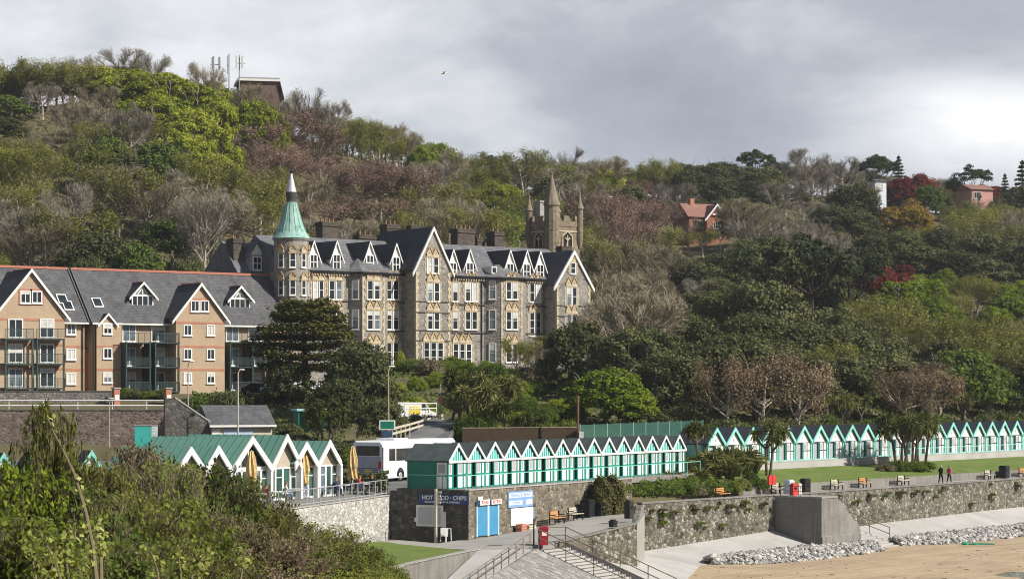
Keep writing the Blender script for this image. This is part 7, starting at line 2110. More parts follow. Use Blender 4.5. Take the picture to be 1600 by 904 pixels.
def make_trees():
    for i in range(8):                                     # bare
        rng = np.random.default_rng(100 + i)
        mb, segs = skeleton(rng, 10, 3.7 + .25 * (i % 5), 6 + i % 4, 0.24, 0.35 + .06 * (i % 4), 0.15 + .05 * (i % 5))
        parts, tips = twig_cloud(rng, segs, 10, 4.6, 11, 6, 1.75, 1.0, 0.055)
        V, Q = join(parts)
        add_kind('bare', mb.mesh('trunk', BARK), np_mesh('crown', V, Q, TWIG))
    for i in range(4):                                     # budding: twigs and a haze of tiny leaves
        rng = np.random.default_rng(150 + i)
        mb, segs = skeleton(rng, 10, 4.6, 8, 0.22, 0.5, 0.25)
        parts, tips = twig_cloud(rng, segs, 10, 4.6, 8, 3, 1.6, 0.9, 0.06)
        sel = tips[rng.integers(0, len(tips), 3600)] + rng.normal(size=(3600, 3)) * 0.32
        out = sel - np.array([0, 0, 5.0]); out /= np.linalg.norm(out, axis=1, keepdims=True)
        parts.append(leaf_cards(sel, out + np.array([0, 0, .4]), 0.24, rng, 0.7))
        V, Q = join(parts)
        add_kind('bud', mb.mesh('trunk', BARK), np_mesh('crown', V, Q, TWIG_OLIVE))
    for i in range(4):                                     # leafy broadleaf
        rng = np.random.default_rng(200 + i)
        mb, segs = skeleton(rng, 9, 4.2, 7, 0.24, 0.5, 0.25)
        C, Rr = crown_clumps(rng, 10, 5.0, 95, 1.8, 0.6, 1.35)
        V, Q = clump_leaves(rng, C, Rr, 110, 0.40, 0.8, 0.4, 0.5)
        add_kind('leafy', mb.mesh('trunk', BARK), np_mesh('crown', V, Q, L_LIME))
    for i in range(4):                                     # dense evergreen oak
        rng = np.random.default_rng(250 + i)
        mb, segs = skeleton(rng, 9, 4.0, 7, 0.28, 0.4, 0.2)
        C, Rr = crown_clumps(rng, 10, 5.2, 85, 0.8, 0.65, 1.45)
        V, Q = clump_leaves(rng, C, Rr, 130, 0.36, 0.85, 0.35, 0.62)
        add_kind('dark', mb.mesh('trunk', BARK_DK), np_mesh('crown', V, Q, L_DARK))
    for i in range(3):                                     # flat-topped pine with bare stems
        rng = np.random.default_rng(300 + i)
        mb, segs = skeleton(rng, 9.5, 4.5, 9, 0.26, 0.75, 0.5)
        C = []; Rr = []
        for j in range(40):
            a = rng.uniform(0, 6.28); d = 4.8 * math.sqrt(rng.uniform(0, 1))
            C.append(np.array([math.cos(a) * d, math.sin(a) * d, 8.9 - 0.07 * d * d + rng.normal() * 0.45])); Rr.append(rng.uniform(0.7, 1.25))
        V, Q = clump_leaves(rng, C, Rr, 140, 0.34, 0.5, 0.5, 0.6)
        add_kind('pine', mb.mesh('trunk', BARK_DK), np_mesh('crown', V, Q, L_PINE))
    for i in range(2):                                     # pointed conifer
        rng = np.random.default_rng(330 + i)
        mb = MB(); mb.tube([(0, 0, -1), (0, 0, 10.4)], [0.25, 0.04], 6)
        P = []; Nn = []
        for tier in range(15):
            z = 1.0 + tier * 0.63; r = (10.6 - z) * 0.33
            for k in range(11):
                a = 2 * math.pi * (k + rng.uniform(-.4, .4)) / 11
                for t in np.linspace(0.15, 1, 14):
                    P.append([math.cos(a) * r * t, math.sin(a) * r * t, z - 0.25 * r * t + 0.18 * t * t * r + rng.normal() * 0.08]); Nn.append([math.cos(a) * .4, math.sin(a) * .4, 0.8])
        V, Q = leaf_cards(np.array(P), np.array(Nn), 0.5, rng, 0.4, 0.5)
        add_kind('conifer', mb.mesh('trunk', BARK_DK), np_mesh('crown', V, Q, L_PINE))
    # cedar with level plates of needles
    rng = np.random.default_rng(350)
    mb = MB(); mb.tube([(0, 0, -1), (0.1, 0, 4), (0.25, 0.1, 8.6)], [0.42, 0.34, 0.08], 8)
    C = []; Rr = []; parts = []
    for tier, (z, r, n) in enumerate(((3.4, 5.2, 8), (4.3, 5.9, 9), (5.2, 5.8, 9), (6.1, 5.5, 9), (6.95, 5.0, 9), (7.7, 4.3, 8), (8.4, 3.3, 7), (9.0, 2.1, 5))):
        for k in range(n):
            a = 2 * math.pi * (k + rng.uniform(-.35, .35)) / n + tier
            L = r * rng.uniform(0.75, 1.05)
            e = np.array([math.cos(a) * L, math.sin(a) * L, z + rng.uniform(-.25, .35)])
            mb.tube([(0.1, 0, z - 0.4), e * 0.6 + np.array([0, 0, z * 0.4 - 0.05]) if False else (e[0]*.55, e[1]*.55, z + 0.05), e], [0.13, 0.09, 0.03], 5)
            m = 560
            t = rng.uniform(0.25, 1.05, m); w = rng.normal(size=m) * 0.85 * (0.5 + np.sin(np.clip(t, 0, 1) * math.pi))
            P = np.stack([math.cos(a) * L * t - math.sin(a) * w, math.sin(a) * L * t + math.cos(a) * w, e[2] * t + (1 - t) * (z - .2) + rng.normal(size=m) * 0.16], 1)
            parts.append(leaf_cards(P, np.tile([0, 0, 1.0], (m, 1)), 0.30, rng, 0.35))
    V, Q = join(parts)
    add_kind('cedar', mb.mesh('trunk', BARK_DK), np_mesh('crown', V, Q, L_CEDAR))
    # cordylines: forked stems with heads of sword leaves
    for i in range(4):
        rng = np.random.default_rng(370 + i)
        mb = MB(); heads = []
        stems = 1 + (i % 3)
        for s in range(stems):
            a = 2 * math.pi * s / stems + rng.uniform(0, 1)
            b = np.array([math.cos(a) * 0.25, math.sin(a) * 0.25, -0.4]); f = np.array([math.cos(a) * 0.6, math.sin(a) * 0.6, rng.uniform(1.5, 2.1)])
            mb.tube([b, (b + f) / 2, f], [0.13, 0.11, 0.10], 6)
            for j in range(rng.integers(3, 6)):
                a2 = a + rng.uniform(-1.6, 1.6)
                e = f + np.array([math.cos(a2) * rng.uniform(.4, 1.0), math.sin(a2) * rng.uniform(.4, 1.0), rng.uniform(0.7, 1.7)])
                mb.tube([f, (f + e) / 2 + np.array([math.cos(a2), math.sin(a2), -.3]) * .1, e], [0.09, 0.08, 0.07], 5)
                heads.append(e)
        parts = []
        for h in heads:
            n = 95
            u = rand_unit(rng, n); u[:, 2] = u[:, 2] * 0.85 + 0.1
            L = rng.uniform(0.55, 0.85, n)[:, None]
            mid = h + u * L * 0.6 + np.array([0, 0, 0.06]); tip = h + u * L - np.array([0, 0, 0.16]) * (1 - u[:, 2:3])
            parts.append(strips(np.tile(h, (n, 1)), mid, 0.06, 0.075, rng)); parts.append(strips(mid, tip, 0.075, 0.015, rng))
        V, Q = join(parts)
        add_kind('cordyline', mb.mesh('trunk', plain('cordyline_bark', (0.10, 0.082, 0.062), 0.9, 0.1, 0.3, 3)), np_mesh('crown', V, Q, L_SPIKY))
    # flax: clump of sword leaves from the ground
    for i in range(2):
        rng = np.random.default_rng(390 + i)
        n = 170
        a = rng.uniform(0, 6.28, n); lean = rng.uniform(0.15, 1.0, n)
        b = np.stack([np.cos(a) * 0.15, np.sin(a) * 0.15, np.zeros(n)], 1)
        Lh = rng.uniform(1.0, 1.7, n)
        mid = b + np.stack([np.cos(a) * lean * 0.5, np.sin(a) * lean * 0.5, Lh * 0.75], 1)
        tip = mid + np.stack([np.cos(a) * lean * 0.7, np.sin(a) * lean * 0.7, Lh * (0.25 - lean * 0.35)], 1)
        V, Q = join([strips(b, mid, 0.09, 0.10, rng), strips(mid, tip, 0.10, 0.02, rng)])
        add_kind('flax', None, np_mesh('flax_leaves', V, Q, L_SPIKY))
    # shrubs, unit size (radius 1, height 1), leaves small
    for i in range(3):
        rng = np.random.default_rng(400 + i)
        C, Rr = crown_clumps(rng, 1.0, 1.0, 40, 0.05, 0.16, 0.34)
        V, Q = clump_leaves(rng, C, Rr, 140, 0.075, 0.85, 0.3, 0.6)
        add_kind('shrub', None, np_mesh('shrub_leaves', V, Q, L_GREEN))
    # scrub for the near bank: many twigs with small leaves
    for i in range(3):
        rng = np.random.default_rng(420 + i)
        n = 46
        a = rng.uniform(0, 6.28, n); ln = rng.uniform(0.1, 1.0, n)
        b = np.stack([np.cos(a) * 0.25 * ln, np.sin(a) * 0.25 * ln, np.zeros(n)], 1)
        e = np.stack([np.cos(a) * ln, np.sin(a) * ln, np.sqrt(np.maximum(0.05, 1.08 - ln ** 2 * 0.85))], 1) * rng.uniform(0.72, 1.0, n)[:, None]
        segs = [(b[k] + (e[k] - b[k]) * 0.25, e[k]) for k in range(n)]
        parts, tips = twig_cloud(rng, segs, 1.02, 0.98, 26, 6, 0.24, 0.13, 0.007)
        parts.append(strips(b, e, 0.02, 0.008, rng))
        C, Rr = crown_clumps(rng, 1.0, 1.0, 75, 0.0, 0.12, 0.27)
        lv = clump_leaves(rng, C, Rr, 120, 0.078, 0.9, 0.3, 0.45)
        sel = tips[rng.integers(0, len(tips), 5000)] + rng.normal(size=(5000, 3)) * 0.022
        out = sel - np.array([0, 0, 0.2]); out /= np.linalg.norm(out, axis=1, keepdims=True)
        leaf = join([lv, leaf_cards(sel, out + np.array([0, 0, .3]), 0.06, rng, 0.7, 0.6)])
        sp = leaf_cards(sel, out, 0.045, rng, 0.7, 0.6)
        tw = join(parts)
        add_kind('scrub', np_mesh('twigs', tw[0], tw[1], L_BROWN), np_mesh('leaves', leaf[0], leaf[1], L_BANK))
        C2, R2 = crown_clumps(rng, 0.95, 0.95, 26, 0.0, 0.10, 0.2)
        leaf2 = join([sp, clump_leaves(rng, C2, R2, 100, 0.07, 0.9, 0.3, 0.4)])
        add_kind('twiggy', np_mesh('twigs', tw[0], tw[1], L_BROWN), np_mesh('leaves', leaf2[0], leaf2[1], L_BANK))
make_trees()
VR = random.Random(21)
def put_tree(kind, x, y, z, s, sz=None, mat=None, name='tree', var=None, bark=None, rz=None):
    """Empty at the foot, trunk and crown as its parts"""
    vs = TREES[kind]
    t, c = vs[(VR.randrange(len(vs)) if var is None else var) % len(vs)]
    o = empty(name, (x, y, z), VR.uniform(0, 6.28) if rz is None else rz)
    o.scale = (s, s, sz or s)
    if t is not None: link('trunk' if t.name.startswith('trunk') else 'stem', t, o, mat=bark)
    link('crown' if t is not None else 'foliage', c, o, mat=mat)
    return o

KINDS = {   # kind: (mesh, material, bark, object name, words)
    'bare':   ('bare', None, None, 'bare_tree', 'leafless grey-brown tree'),
    'pale':   ('bare', foliage('pale_twigs', (0.13, 0.115, 0.09), (0.22, 0.195, 0.155), (0.31, 0.28, 0.23), 0.0), BARK_PALE, 'bare_tree', 'pale leafless tree'),
    'purple': ('bud', TWIG_PURPLE, None, 'beech_tree', 'purple-brown budding tree'),
    'olive':  ('bud', None, None, 'budding_tree', 'olive budding tree'),
    'tan':    ('bud', TWIG_TAN, BARK_PALE, 'sycamore_tree', 'tan-brown budding tree with pale limbs'),
    'bright': ('leafy', L_BRIGHT, None, 'leafy_tree', 'fresh yellow-green leafy tree'),
    'lime':   ('leafy', L_LIME, None, 'leafy_tree', 'vivid green leafy tree'),
    'green':  ('leafy', L_GREEN, None, 'green_tree', 'mid green leafy tree'),
    'dark':   ('dark', None, None, 'evergreen_tree', 'dark rounded evergreen tree'),
    'pine':   ('pine', None, None, 'pine_tree', 'dark flat-topped pine'),
    'conifer':('conifer', None, None, 'conifer', 'dark pointed conifer'),
    'red':    ('leafy', L_RED, None, 'red_leaved_tree', 'dark red-leaved tree'),
    'gold':   ('leafy', L_GOLD, None, 'golden_tree', 'golden-brown leafy tree'),
}
ZONES = [  # px, py, rx, ry, kind, chance
    (1405, 258, 18, 16, 'conifer', 1), (1592, 272, 22, 26, 'conifer', 0.9), (1372, 266, 14, 16, 'pine', 1),
    (1425, 276, 34, 20, 'red', 1), (1395, 416, 36, 13, 'red', 1), (1543, 286, 26, 14, 'red', 0.8), (1415, 326, 46, 22, 'gold', 1), (1300, 376, 25, 14, 'gold', 0.6),
    (1515, 276, 30, 10, 'pine', 0.9),
    (245, 140, 105, 52, 'bright', 1), (300, 190, 70, 40, 'bright', 0.6), (400, 155, 52, 30, 'bright', 0.95), (350, 240, 50, 50, 'olive', 0.8),
    (660, 232, 32, 22, 'lime', 1), (770, 282, 30, 30, 'bright', 0.6), (740, 265, 30, 25, 'olive', 0.7),
    (1432, 452, 58, 46, 'lime', 1), (1578, 462, 40, 24, 'lime', 0.9), (1545, 590, 40, 60, 'olive', 0.9), (1540, 575, 50, 50, 'green', 0.5),
    (540, 210, 60, 30, 'olive', 0.8), (80, 110, 110, 34, 'olive', 0.75), (20, 165, 45, 45, 'green', 0.8), (15, 195, 40, 35, 'dark', 0.6), (370, 290, 45, 45, 'olive', 0.7),
    (140, 330, 140, 40, 'olive', 0.4), (210, 370, 90, 25, 'green', 0.5),
    (450, 230, 105, 68, 'purple', 0.9), (570, 290, 90, 60, 'purple', 0.55), (985, 330, 80, 42, 'purple', 0.95),
    (130, 392, 60, 22, 'dark', 0.9), (300, 392, 60, 20, 'dark', 0.5),
    (1020, 262, 50, 26, 'olive', 0.7), (1000, 285, 45, 22, 'dark', 0.6),
    (1130, 262, 88, 30, 'pine', 0.45), (1130, 270, 88, 34, 'dark', 0.95), (1230, 300, 80, 40, 'pale', 0.85), (1300, 262, 60, 24, 'pale', 0.9), (1310, 335, 66, 32, 'dark', 0.8),
    (1480, 345, 60, 30, 'olive', 0.6), (1540, 330, 60, 30, 'olive', 0.7), (1500, 310, 50, 25, 'bare', 0.7),
    (1230, 385, 60, 20, 'pale', 0.6), (1450, 390, 170, 46, 'dark', 0.8), (1170, 410, 130, 60, 'dark', 0.9), (1330, 420, 60, 40, 'dark', 0.6),
    (1490, 530, 90, 50, 'bare', 0.55), (1440, 510, 70, 40, 'olive', 0.55), (1520, 480, 60, 40, 'olive', 0.5),
    (1240, 520, 180, 70, 'dark', 0.92), (1130, 610, 40, 60, 'olive', 0.5),
    (1000, 470, 80, 70, 'bare', 0.6), (960, 410, 50, 60, 'olive', 0.4),
]
def pick_kind(px, py):
    for (cx, cy, rx, ry, k, ch) in ZONES:
        if ((px - cx) / rx) ** 2 + ((py - cy) / ry) ** 2 < 1 and VR.random() < ch: return k
    r = VR.random()
    if px < 1000:
        return 'bare' if r < 0.33 else 'pale' if r < 0.41 else 'olive' if r < 0.78 else 'purple' if r < 0.82 else 'green' if r < 0.90 else 'bright' if r < 0.95 else 'dark'
    return 'dark' if r < 0.50 else 'bare' if r < 0.66 else 'olive' if r < 0.84 else 'pale' if r < 0.92 else 'green'
def local(x, y, O, D):
    dx, dy = x - O.x, y - O.y
    return dx * D.x + dy * D.y, -dx * D.y + dy * D.x
def blocked(x, y):
    u, v = local(x, y, H_O, D_H)
    if -14 < u < 46 and -6 < v < 19: return True
    u, v = local(x, y, A_O, D_A)
    if -70 < u < 32 and -6 < v < 18: return True
    if math.hypot(x - at(862, 400, 333).x, y - 333) < 7: return True
    for (px, Y, r) in ((1098, 455, 9), (1377, 520, 5), (1537, 530, 6), (410, 452, 7)):
        if math.hypot(x - (px - 800) / F * Y, y - Y) < r: return True
    # keep the view of those houses open
    px = 800 + F * x / y
    z = hill_z(x, y)
    py = HZ - F * (z + 8.0 - E) / y
    if 1072 < px < 1130 and y < 455 and py < 352: return True
    if 1350 < px < 1396 and 440 < y < 520 and py < 292: return True
    if 1512 < px < 1556 and y < 530 and py < 305: return True
    if 372 < px < 448 and 405 < y < 470 and HZ - F * (z + 9.5 - E) / y < 150: return True
    return False
FEATURES = [  # kind, px, Y, width scale, height scale, label
    ('cedar', 478, 249, 1.10, 1.20, 'large dark cedar with level plates of needles before the hotel turret'),
    ('dark', 562, 240, 0.86, 1.12, 'tall dark evergreen beside the cedar, hiding the left of the hotel'),
    ('dark', 452, 246, 0.62, 0.66, 'dark evergreen with open trunk below the cedar, above the parked cars'),
    ('dark', 524, 236, 0.66, 0.62, 'low dark evergreen between the cedar and the tall evergreen'),
    ('dark', 598, 226, 0.55, 0.62, 'dark evergreen behind the slim tan street lamp'),
    ('dark', 900, 268, 0.92, 1.18, 'dark evergreen hiding the foot of the right hotel gable'),
    ('dark', 978, 262, 1.05, 1.12, 'broad dark evergreen behind the vivid green tree'),
    ('dark', 1052, 258, 0.92, 0.95, 'dark evergreen right of the vivid green tree'),
    ('lime', 948, 241, 1.0, 0.74, 'vivid green spreading tree behind the mesh fence'),
    ('lime', 985, 238, 0.7, 0.55, 'smaller vivid green tree at the right of the spreading one'),
    ('olive', 806, 284, 0.5, 0.5, 'thin olive birch at the foot of the hotel, leftmost of three'), ('olive', 838, 280, 0.55, 0.6, 'thin olive birch at the foot of the hotel, middle of three'), ('bare', 868, 276, 0.55, 0.62, 'thin bare birch at the foot of the hotel, right of two olive ones'),
    ('tan', 1135, 241, 0.75, 0.92, 'tan budding sycamore with pale limbs, left of three behind the huts'), ('tan', 1190, 244, 0.95, 1.02, 'tan budding sycamore with pale limbs, middle of three behind the huts'), ('tan', 1246, 247, 0.85, 1.0, 'tan budding sycamore with pale limbs, right of three behind the huts'),
    ('tan', 1412, 274, 0.8, 0.85, 'tan budding sycamore above the palms on the lawn'), ('tan', 1455, 278, 0.8, 0.9, 'tan budding sycamore right of the palms on the lawn'),
    ('pine', 1205, 338, 1.25, 1.55, 'flat-topped dark pine, left of three over bare stems on the right slope'), ('pine', 1268, 342, 1.45, 1.66, 'flat-topped dark pine, middle of three over bare stems on the right slope'), ('pine', 1325, 346, 1.25, 1.5, 'flat-topped dark pine, right of three over bare stems on the right slope'),
    ('green', 1548, 304, 0.9, 0.95, 'yellowish green tree low on the right behind the far huts'),
]
FEATURE_CLEAR = [((px - 800) / F * Y, Y, 4.6 * s_) for (_, px, Y, s_, _, _) in FEATURES]
HILL = []
HF = [  # individual hillside trees one can pick out: kind, px, top row, Y, width (m)
    ('bright', 175, 106, 437, 10), ('bright', 215, 97, 434, 13), ('bright', 262, 95, 432, 14), ('bright', 310, 110, 430, 13), ('bright', 346, 136, 424, 10), ('bright', 240, 130, 420, 13), ('bright', 300, 150, 414, 13),
    ('bright', 342, 180, 406, 10), ('bright', 316, 206, 396, 9), ('bright', 400, 134, 428, 11), ('bright', 430, 152, 428, 8),
    ('olive', 60, 92, 438, 13), ('olive', 110, 88, 440, 13), ('green', 16, 140, 430, 10), ('dark', 10, 175, 420, 10), ('pale', 190, 70, 450, 14), ('pale', 140, 76, 450, 12), ('pale', 235, 78, 452, 11),
    ('bare', 150, 128, 420, 13), ('bare', 120, 150, 412, 13), ('pale', 200, 160, 402, 12), ('bare', 320, 92, 446, 10), ('bare', 386, 124, 440, 8), ('bare', 414, 134, 438, 8), ('bare', 442, 150, 438, 7),
    ('pale', 478, 132, 452, 12), ('pale', 515, 152, 455, 11), ('purple', 400, 186, 424, 14), ('purple', 452, 172, 432, 15), ('purple', 500, 196, 434, 14), ('purple', 430, 232, 408, 14), ('purple', 508, 240, 418, 14), ('purple', 560, 268, 420, 14), ('purple', 592, 300, 408, 13),
    ('olive', 545, 190, 452, 13), ('olive', 590, 210, 452, 12), ('bare', 625, 182, 470, 11), ('lime', 660, 215, 466, 9), ('olive', 735, 258, 460, 11), ('bright', 772, 272, 468, 8), ('pale', 885, 222, 520, 11), ('pine', 765, 246, 500, 7),
    ('purple', 955, 302, 428, 12), ('purple', 1000, 312, 436, 12), ('purple', 985, 338, 416, 12), ('dark', 985, 272, 480, 10), ('olive', 1030, 244, 515, 12),
    ('dark', 1078, 248, 512, 11), ('dark', 1112, 242, 520, 13), ('dark', 1152, 243, 520, 13), ('dark', 1195, 244, 522, 12), ('dark', 1130, 265, 504, 13), ('dark', 1178, 268, 504, 13), ('pine', 1182, 238, 528, 10),
    ('pale', 1228, 278, 498, 15), ('pale', 1268, 252, 524, 13), ('pale', 1315, 240, 530, 14), ('pale', 1262, 312, 478, 13), ('dark', 1302, 308, 478, 13), ('dark', 1340, 318, 476, 12),
    ('pine', 1368, 246, 524, 8), ('conifer', 1404, 240, 545, 8), ('conifer', 1597, 246, 540, 10), ('conifer', 1570, 268, 545, 7), ('red', 1408, 264, 534, 10), ('red', 1440, 259, 536, 10), ('green', 1452, 276, 526, 9),
    ('gold', 1390, 312, 488, 9), ('gold', 1428, 312, 486, 10), ('pine', 1520, 264, 548, 10), ('red', 1548, 280, 536, 8), ('dark', 1560, 292, 524, 7), ('dark', 1490, 262, 548, 6),
    ('red', 1378, 410, 392, 8), ('red', 1412, 412, 394, 7), ('lime', 1402, 424, 380, 11), ('lime', 1440, 418, 384, 12), ('lime', 1458, 452, 370, 9), ('lime', 1578, 446, 386, 10), ('lime', 1552, 464, 376, 7),
    ('dark', 1440, 368, 440, 14), ('dark', 1495, 375, 436, 14), ('dark', 1550, 392, 430, 14), ('dark', 1090, 392, 372, 14), ('dark', 1140, 375, 380, 14), ('dark', 1100, 440, 350, 13), ('gold', 1330, 392, 420, 6),
    ('dark', 1180, 470, 306, 12), ('dark', 1250, 478, 308, 13), ('dark', 1320, 485, 312, 13), ('dark', 1385, 500, 314, 12), ('dark', 140, 368, 326, 9), ('dark', 118, 382, 322, 8), ('dark', 300, 378, 330, 8), ('green', 215, 352, 336, 10),
    ('pale', 1076, 334, 440, 7), ('bare', 1126, 346, 442, 7), ('olive', 1098, 358, 436, 8), ('pale', 1364, 286, 506, 5), ('bare', 1519, 294, 515, 6), ('dark', 1556, 298, 514, 5), ('red', 1530, 276, 542, 8), ('olive', 400, 292, 372, 11), ('pale', 105, 270, 352, 11), ('pale', 320, 290, 350, 11),
]
HH = {'bare': 10.4, 'bud': 10.2, 'leafy': 9.9, 'dark': 9.9, 'pine': 9.4, 'conifer': 10.6}
def hill_features():
    for (k, px, top, Y, wd) in HF:
        m, mat, bark, nm, words = KINDS[k]
        x = (px - 800) / F * Y
        z = hill_z(x, Y) - .2
        h = max(4.5, at(px, top, Y).z - z)
        half = {'bare': 5.6, 'bud': 5.6, 'leafy': 5.3, 'dark': 5.4, 'pine': 5.4, 'conifer': 3.3}[m]
        o = put_tree(m, x, Y, z, wd / 2 / half, h / HH[m], mat, nm, bark=bark)
        HILL.append((o, k, px, top + 25, Y))
        FEATURE_CLEAR.append((x, Y, wd * .36))
def hill_trees():
    y = 262.0
    while y < 640:
        step = 8.8 + (y - 260) * 0.010
        x = -0.236 * y
        while x < 0.236 * y:
            xx = x + VR.uniform(-.42, .42) * step; yy = y + VR.uniform(-.42, .42) * step
            x += step
            px = 800 + F * xx / yy
            crest = lerp_tab(CREST_Y, px)
            if yy > crest + 14: continue
            prof = col_profile(px)
            # lower limit: the planted slope behind the apartments, the hotel and the huts
            lim = 318 if px < 640 else (340 if px < 940 else lerp_tab([(940, 322), (1000, 268), (1140, 250), (1590, 296), (1700, 305)], px))
            if yy < lim or blocked(xx, yy): continue
            if any(math.hypot(xx - a, yy - b) < r for a, b, r in FEATURE_CLEAR): continue
            z = hill_z(xx, yy)
            s = VR.uniform(0.95, 1.32)
            if yy > crest - 5: s *= VR.uniform(0.6, 0.85)
            if px > 1000 and yy < 330: s *= 0.92
            py = HZ - F * (z + 7.0 * s - E) / yy
            for (_, pf, tf, Yf, wf) in HF + [('house', 1102, 306, 455, 8), ('house', 1378, 268, 520, 4), ('house', 1536, 280, 530, 6)]:      # younger growth where an individual tree stands clear behind
                if yy < Yf - 2 and abs(px - pf) < (wf * .5 + 1.5) / Yf * F:
                    lim_top = tf + .55 * min(70, wf / Yf * F)
                    s = min(s, max(.34, (E - (lim_top - HZ) / F * yy - z) / 10.2))
            py = HZ - F * (z + 7.0 * s - E) / yy
            k = pick_kind(px, py)
            if k in ('red', 'gold', 'conifer') : s = min(s, 0.85)
            if k == 'dark': s *= 1.08
            m, mat, bark, nm, words = KINDS[k]
            wide = 1.15 if k in ('bare', 'olive', 'pale', 'purple') else 1.1
            o = put_tree(m, xx, yy, z, s * wide, s * VR.uniform(0.92, 1.12), mat, nm, bark=bark)
            HILL.append((o, k, px, py, yy))
        y += step * 0.92
def crest_trees():
    """the last row against the sky, close set"""
    px = -25.0
    while px < 1630:
        Y = lerp_tab(CREST_Y, px) + VR.uniform(-6, 12); x = (px - 800) / F * Y
        px += VR.uniform(9, 17)
        if 366 < px < 452 or blocked(x, Y): continue
        z = hill_z(x, Y); s = VR.uniform(.60, .84)
        py = HZ - F * (z + 7 * s - E) / Y
        k = pick_kind(px, py)
        if k in ('red', 'gold', 'conifer', 'pine', 'lime'): k = 'dark' if px > 1000 else 'olive'
        m, mat, bark, nm, words = KINDS[k]
        o = put_tree(m, x, Y, z, s * 1.35, s, mat, nm, bark=bark)
        HILL.append((o, k, px, py, Y))
hill_features()
crest_trees()
hill_trees()
print('hill trees', len(HILL))
LAND = [(95, 'above the left apartments'), (180, 'above the apartment gap'), (290, 'above the apartment dormers'), (380, 'above the right apartments'),
        (480, 'behind the copper turret'), (560, 'above the left chimneys'), (650, 'above the middle chimneys'), (730, 'above the big hotel gable'), (800, 'above the right dormers'),
        (910, 'around the castellated tower'), (1000, 'right of the tower'), (1070, 'left of the brick house'), (1140, 'around the brick house'), (1230, 'right of the brick house'),
        (1330, 'left of the white house'), (1410, 'below the white house'), (1500, 'between white and pink houses'), (1560, 'below the pink house'), (9999, 'at the right edge')]
ORD = ['leftmost', 'second', 'third', 'fourth', 'fifth', 'sixth', 'seventh', 'eighth', 'ninth', 'tenth', 'eleventh', 'twelfth', 'thirteenth', 'fourteenth', 'fifteenth', 'sixteenth', 'seventeenth', 'eighteenth', 'nineteenth', 'twentieth', 'twenty-first', 'twenty-second', 'twenty-third', 'twenty-fourth']
def label_hill():
    cells = {}
    for (o, k, px, py, yy) in HILL:
        li = next(i for i, (lim, w) in enumerate(LAND) if px <= lim)
        sky = lerp_tab(SKYLINE, px)
        t = (py - sky) / max(40.0, (560 if px > 950 else 400) - sky)
        band = 'on the skyline' if t < 0.10 else 'high up' if t < 0.32 else 'halfway up' if t < 0.58 else 'low down' if t < 0.82 else 'at the foot'
        cells.setdefault((k, li, band), []).append((px, o))
    for (k, li, band), L in cells.items():
        L.sort(key=lambda a: a[0])
        for i, (px, o) in enumerate(L):
            w = KINDS[k][4]
            if len(L) == 1: lab = f'{w} {band} {LAND[li][1]}'
            elif len(L) == 2: lab = f'{"left" if i == 0 else "right"} of two, {w} {band} {LAND[li][1]}'
            else:
                pos = 'rightmost' if i == len(L) - 1 else (ORD[i] if i == 0 else ORD[i] + ' from left,')
                lab = f'{pos} {w} {band} {LAND[li][1]}'
            tag(o, lab, 'tree', w + 's on the wooded hill')
label_hill()

for (k, px, Y, s_, sz_, lab) in FEATURES:
    m, mat, bark, nm, words = KINDS.get(k, ('cedar', None, None, 'cedar_tree', ''))
    x = (px - 800) / F * Y
    o = put_tree(m, x, Y, hill_z(x, Y) - .2, s_, sz_, mat, nm, bark=bark)
    tag(o, lab, 'tree')
# ---------------------------------------------------------------- cordyline palms and flax
PALMS = [(700, 226, 1.5, 'spiky cordyline palm at the top of the climbing road, leftmost behind the huts'), (728, 233, 1.6, 'spiky cordyline palm second from left behind the near huts'), (748, 222, 1.55, 'spiky cordyline palm with forked stems third from left behind the huts'),
         (778, 229, 1.6, 'spiky cordyline palm fourth from left behind the near huts'), (796, 217, 1.35, 'spiky cordyline palm fifth from left behind the near huts'), (826, 214, 1.0, 'short spiky cordyline palm, rightmost of the group by the timber fence'),
         (512, 222, 1.25, 'spiky cordyline palm beside the small shelter'), (495, 224, 1.0, 'shorter spiky cordyline palm in front of the shelter'),
         (1095, 208, 1.2, 'single-stemmed cordyline palm at the gap between the hut rows'), (1098, 243, 1.45, 'yellowish cordyline palm behind the gap between the hut rows'),
         (1200, 214, 1.2, 'two-stemmed cordyline palm before the far huts at the left of the lawn'),
         (1408, 233, 1.4, 'cordyline palm on the lawn, left of a clump of three'), (1426, 236, 1.45, 'cordyline palm on the lawn, middle of a clump of three'), (1440, 237, 1.3, 'cordyline palm on the lawn, right of a clump of three'),
         (1312, 262, 1.2, 'yellowish cordyline palm above the far hut roofs, left of two'), (1352, 266, 1.3, 'yellowish cordyline palm above the far hut roofs, right of two'), (1502, 288, 1.3, 'cordyline palm showing above the far huts near the right')]
for i, (px, Y, s_, lab) in enumerate(PALMS):
    x = (px - 800) / F * Y
    z = hill_z(x, Y)
    if 1380 < px < 1450 and Y < 240: z = 5.6
    if px == 1200: z = 5.7
    if px == 1095: z = 6.4
    tag(put_tree('cordyline', x, Y, z, s_, s_, None, 'cordyline_palm', var=(2 if px in (748, 778, 1426, 1408) else (1 if px == 1200 else (0 if px == 1095 else i)))), lab, 'palm', 'cordyline palms')
FLAX = [(1018, 190, 1.0), (1040, 195, 1.5), (1062, 197, 1.6), (1082, 199, 1.6), (1050, 191, 1.2), (1110, 202, 1.7), (1135, 204, 1.8), (1152, 203, 1.5), (1166, 205, 1.7), (1120, 198, 1.2), (990, 187, 1.1), (1034, 189, 1.1), (1094, 193.5, 1.2), (1140, 198, 1.3), (1072, 193, 1.0), (1180, 206, 1.2), (852, 206, 1.3), (872, 205, 1.2), (735, 203, 1.2), (700, 204, 1.1)]
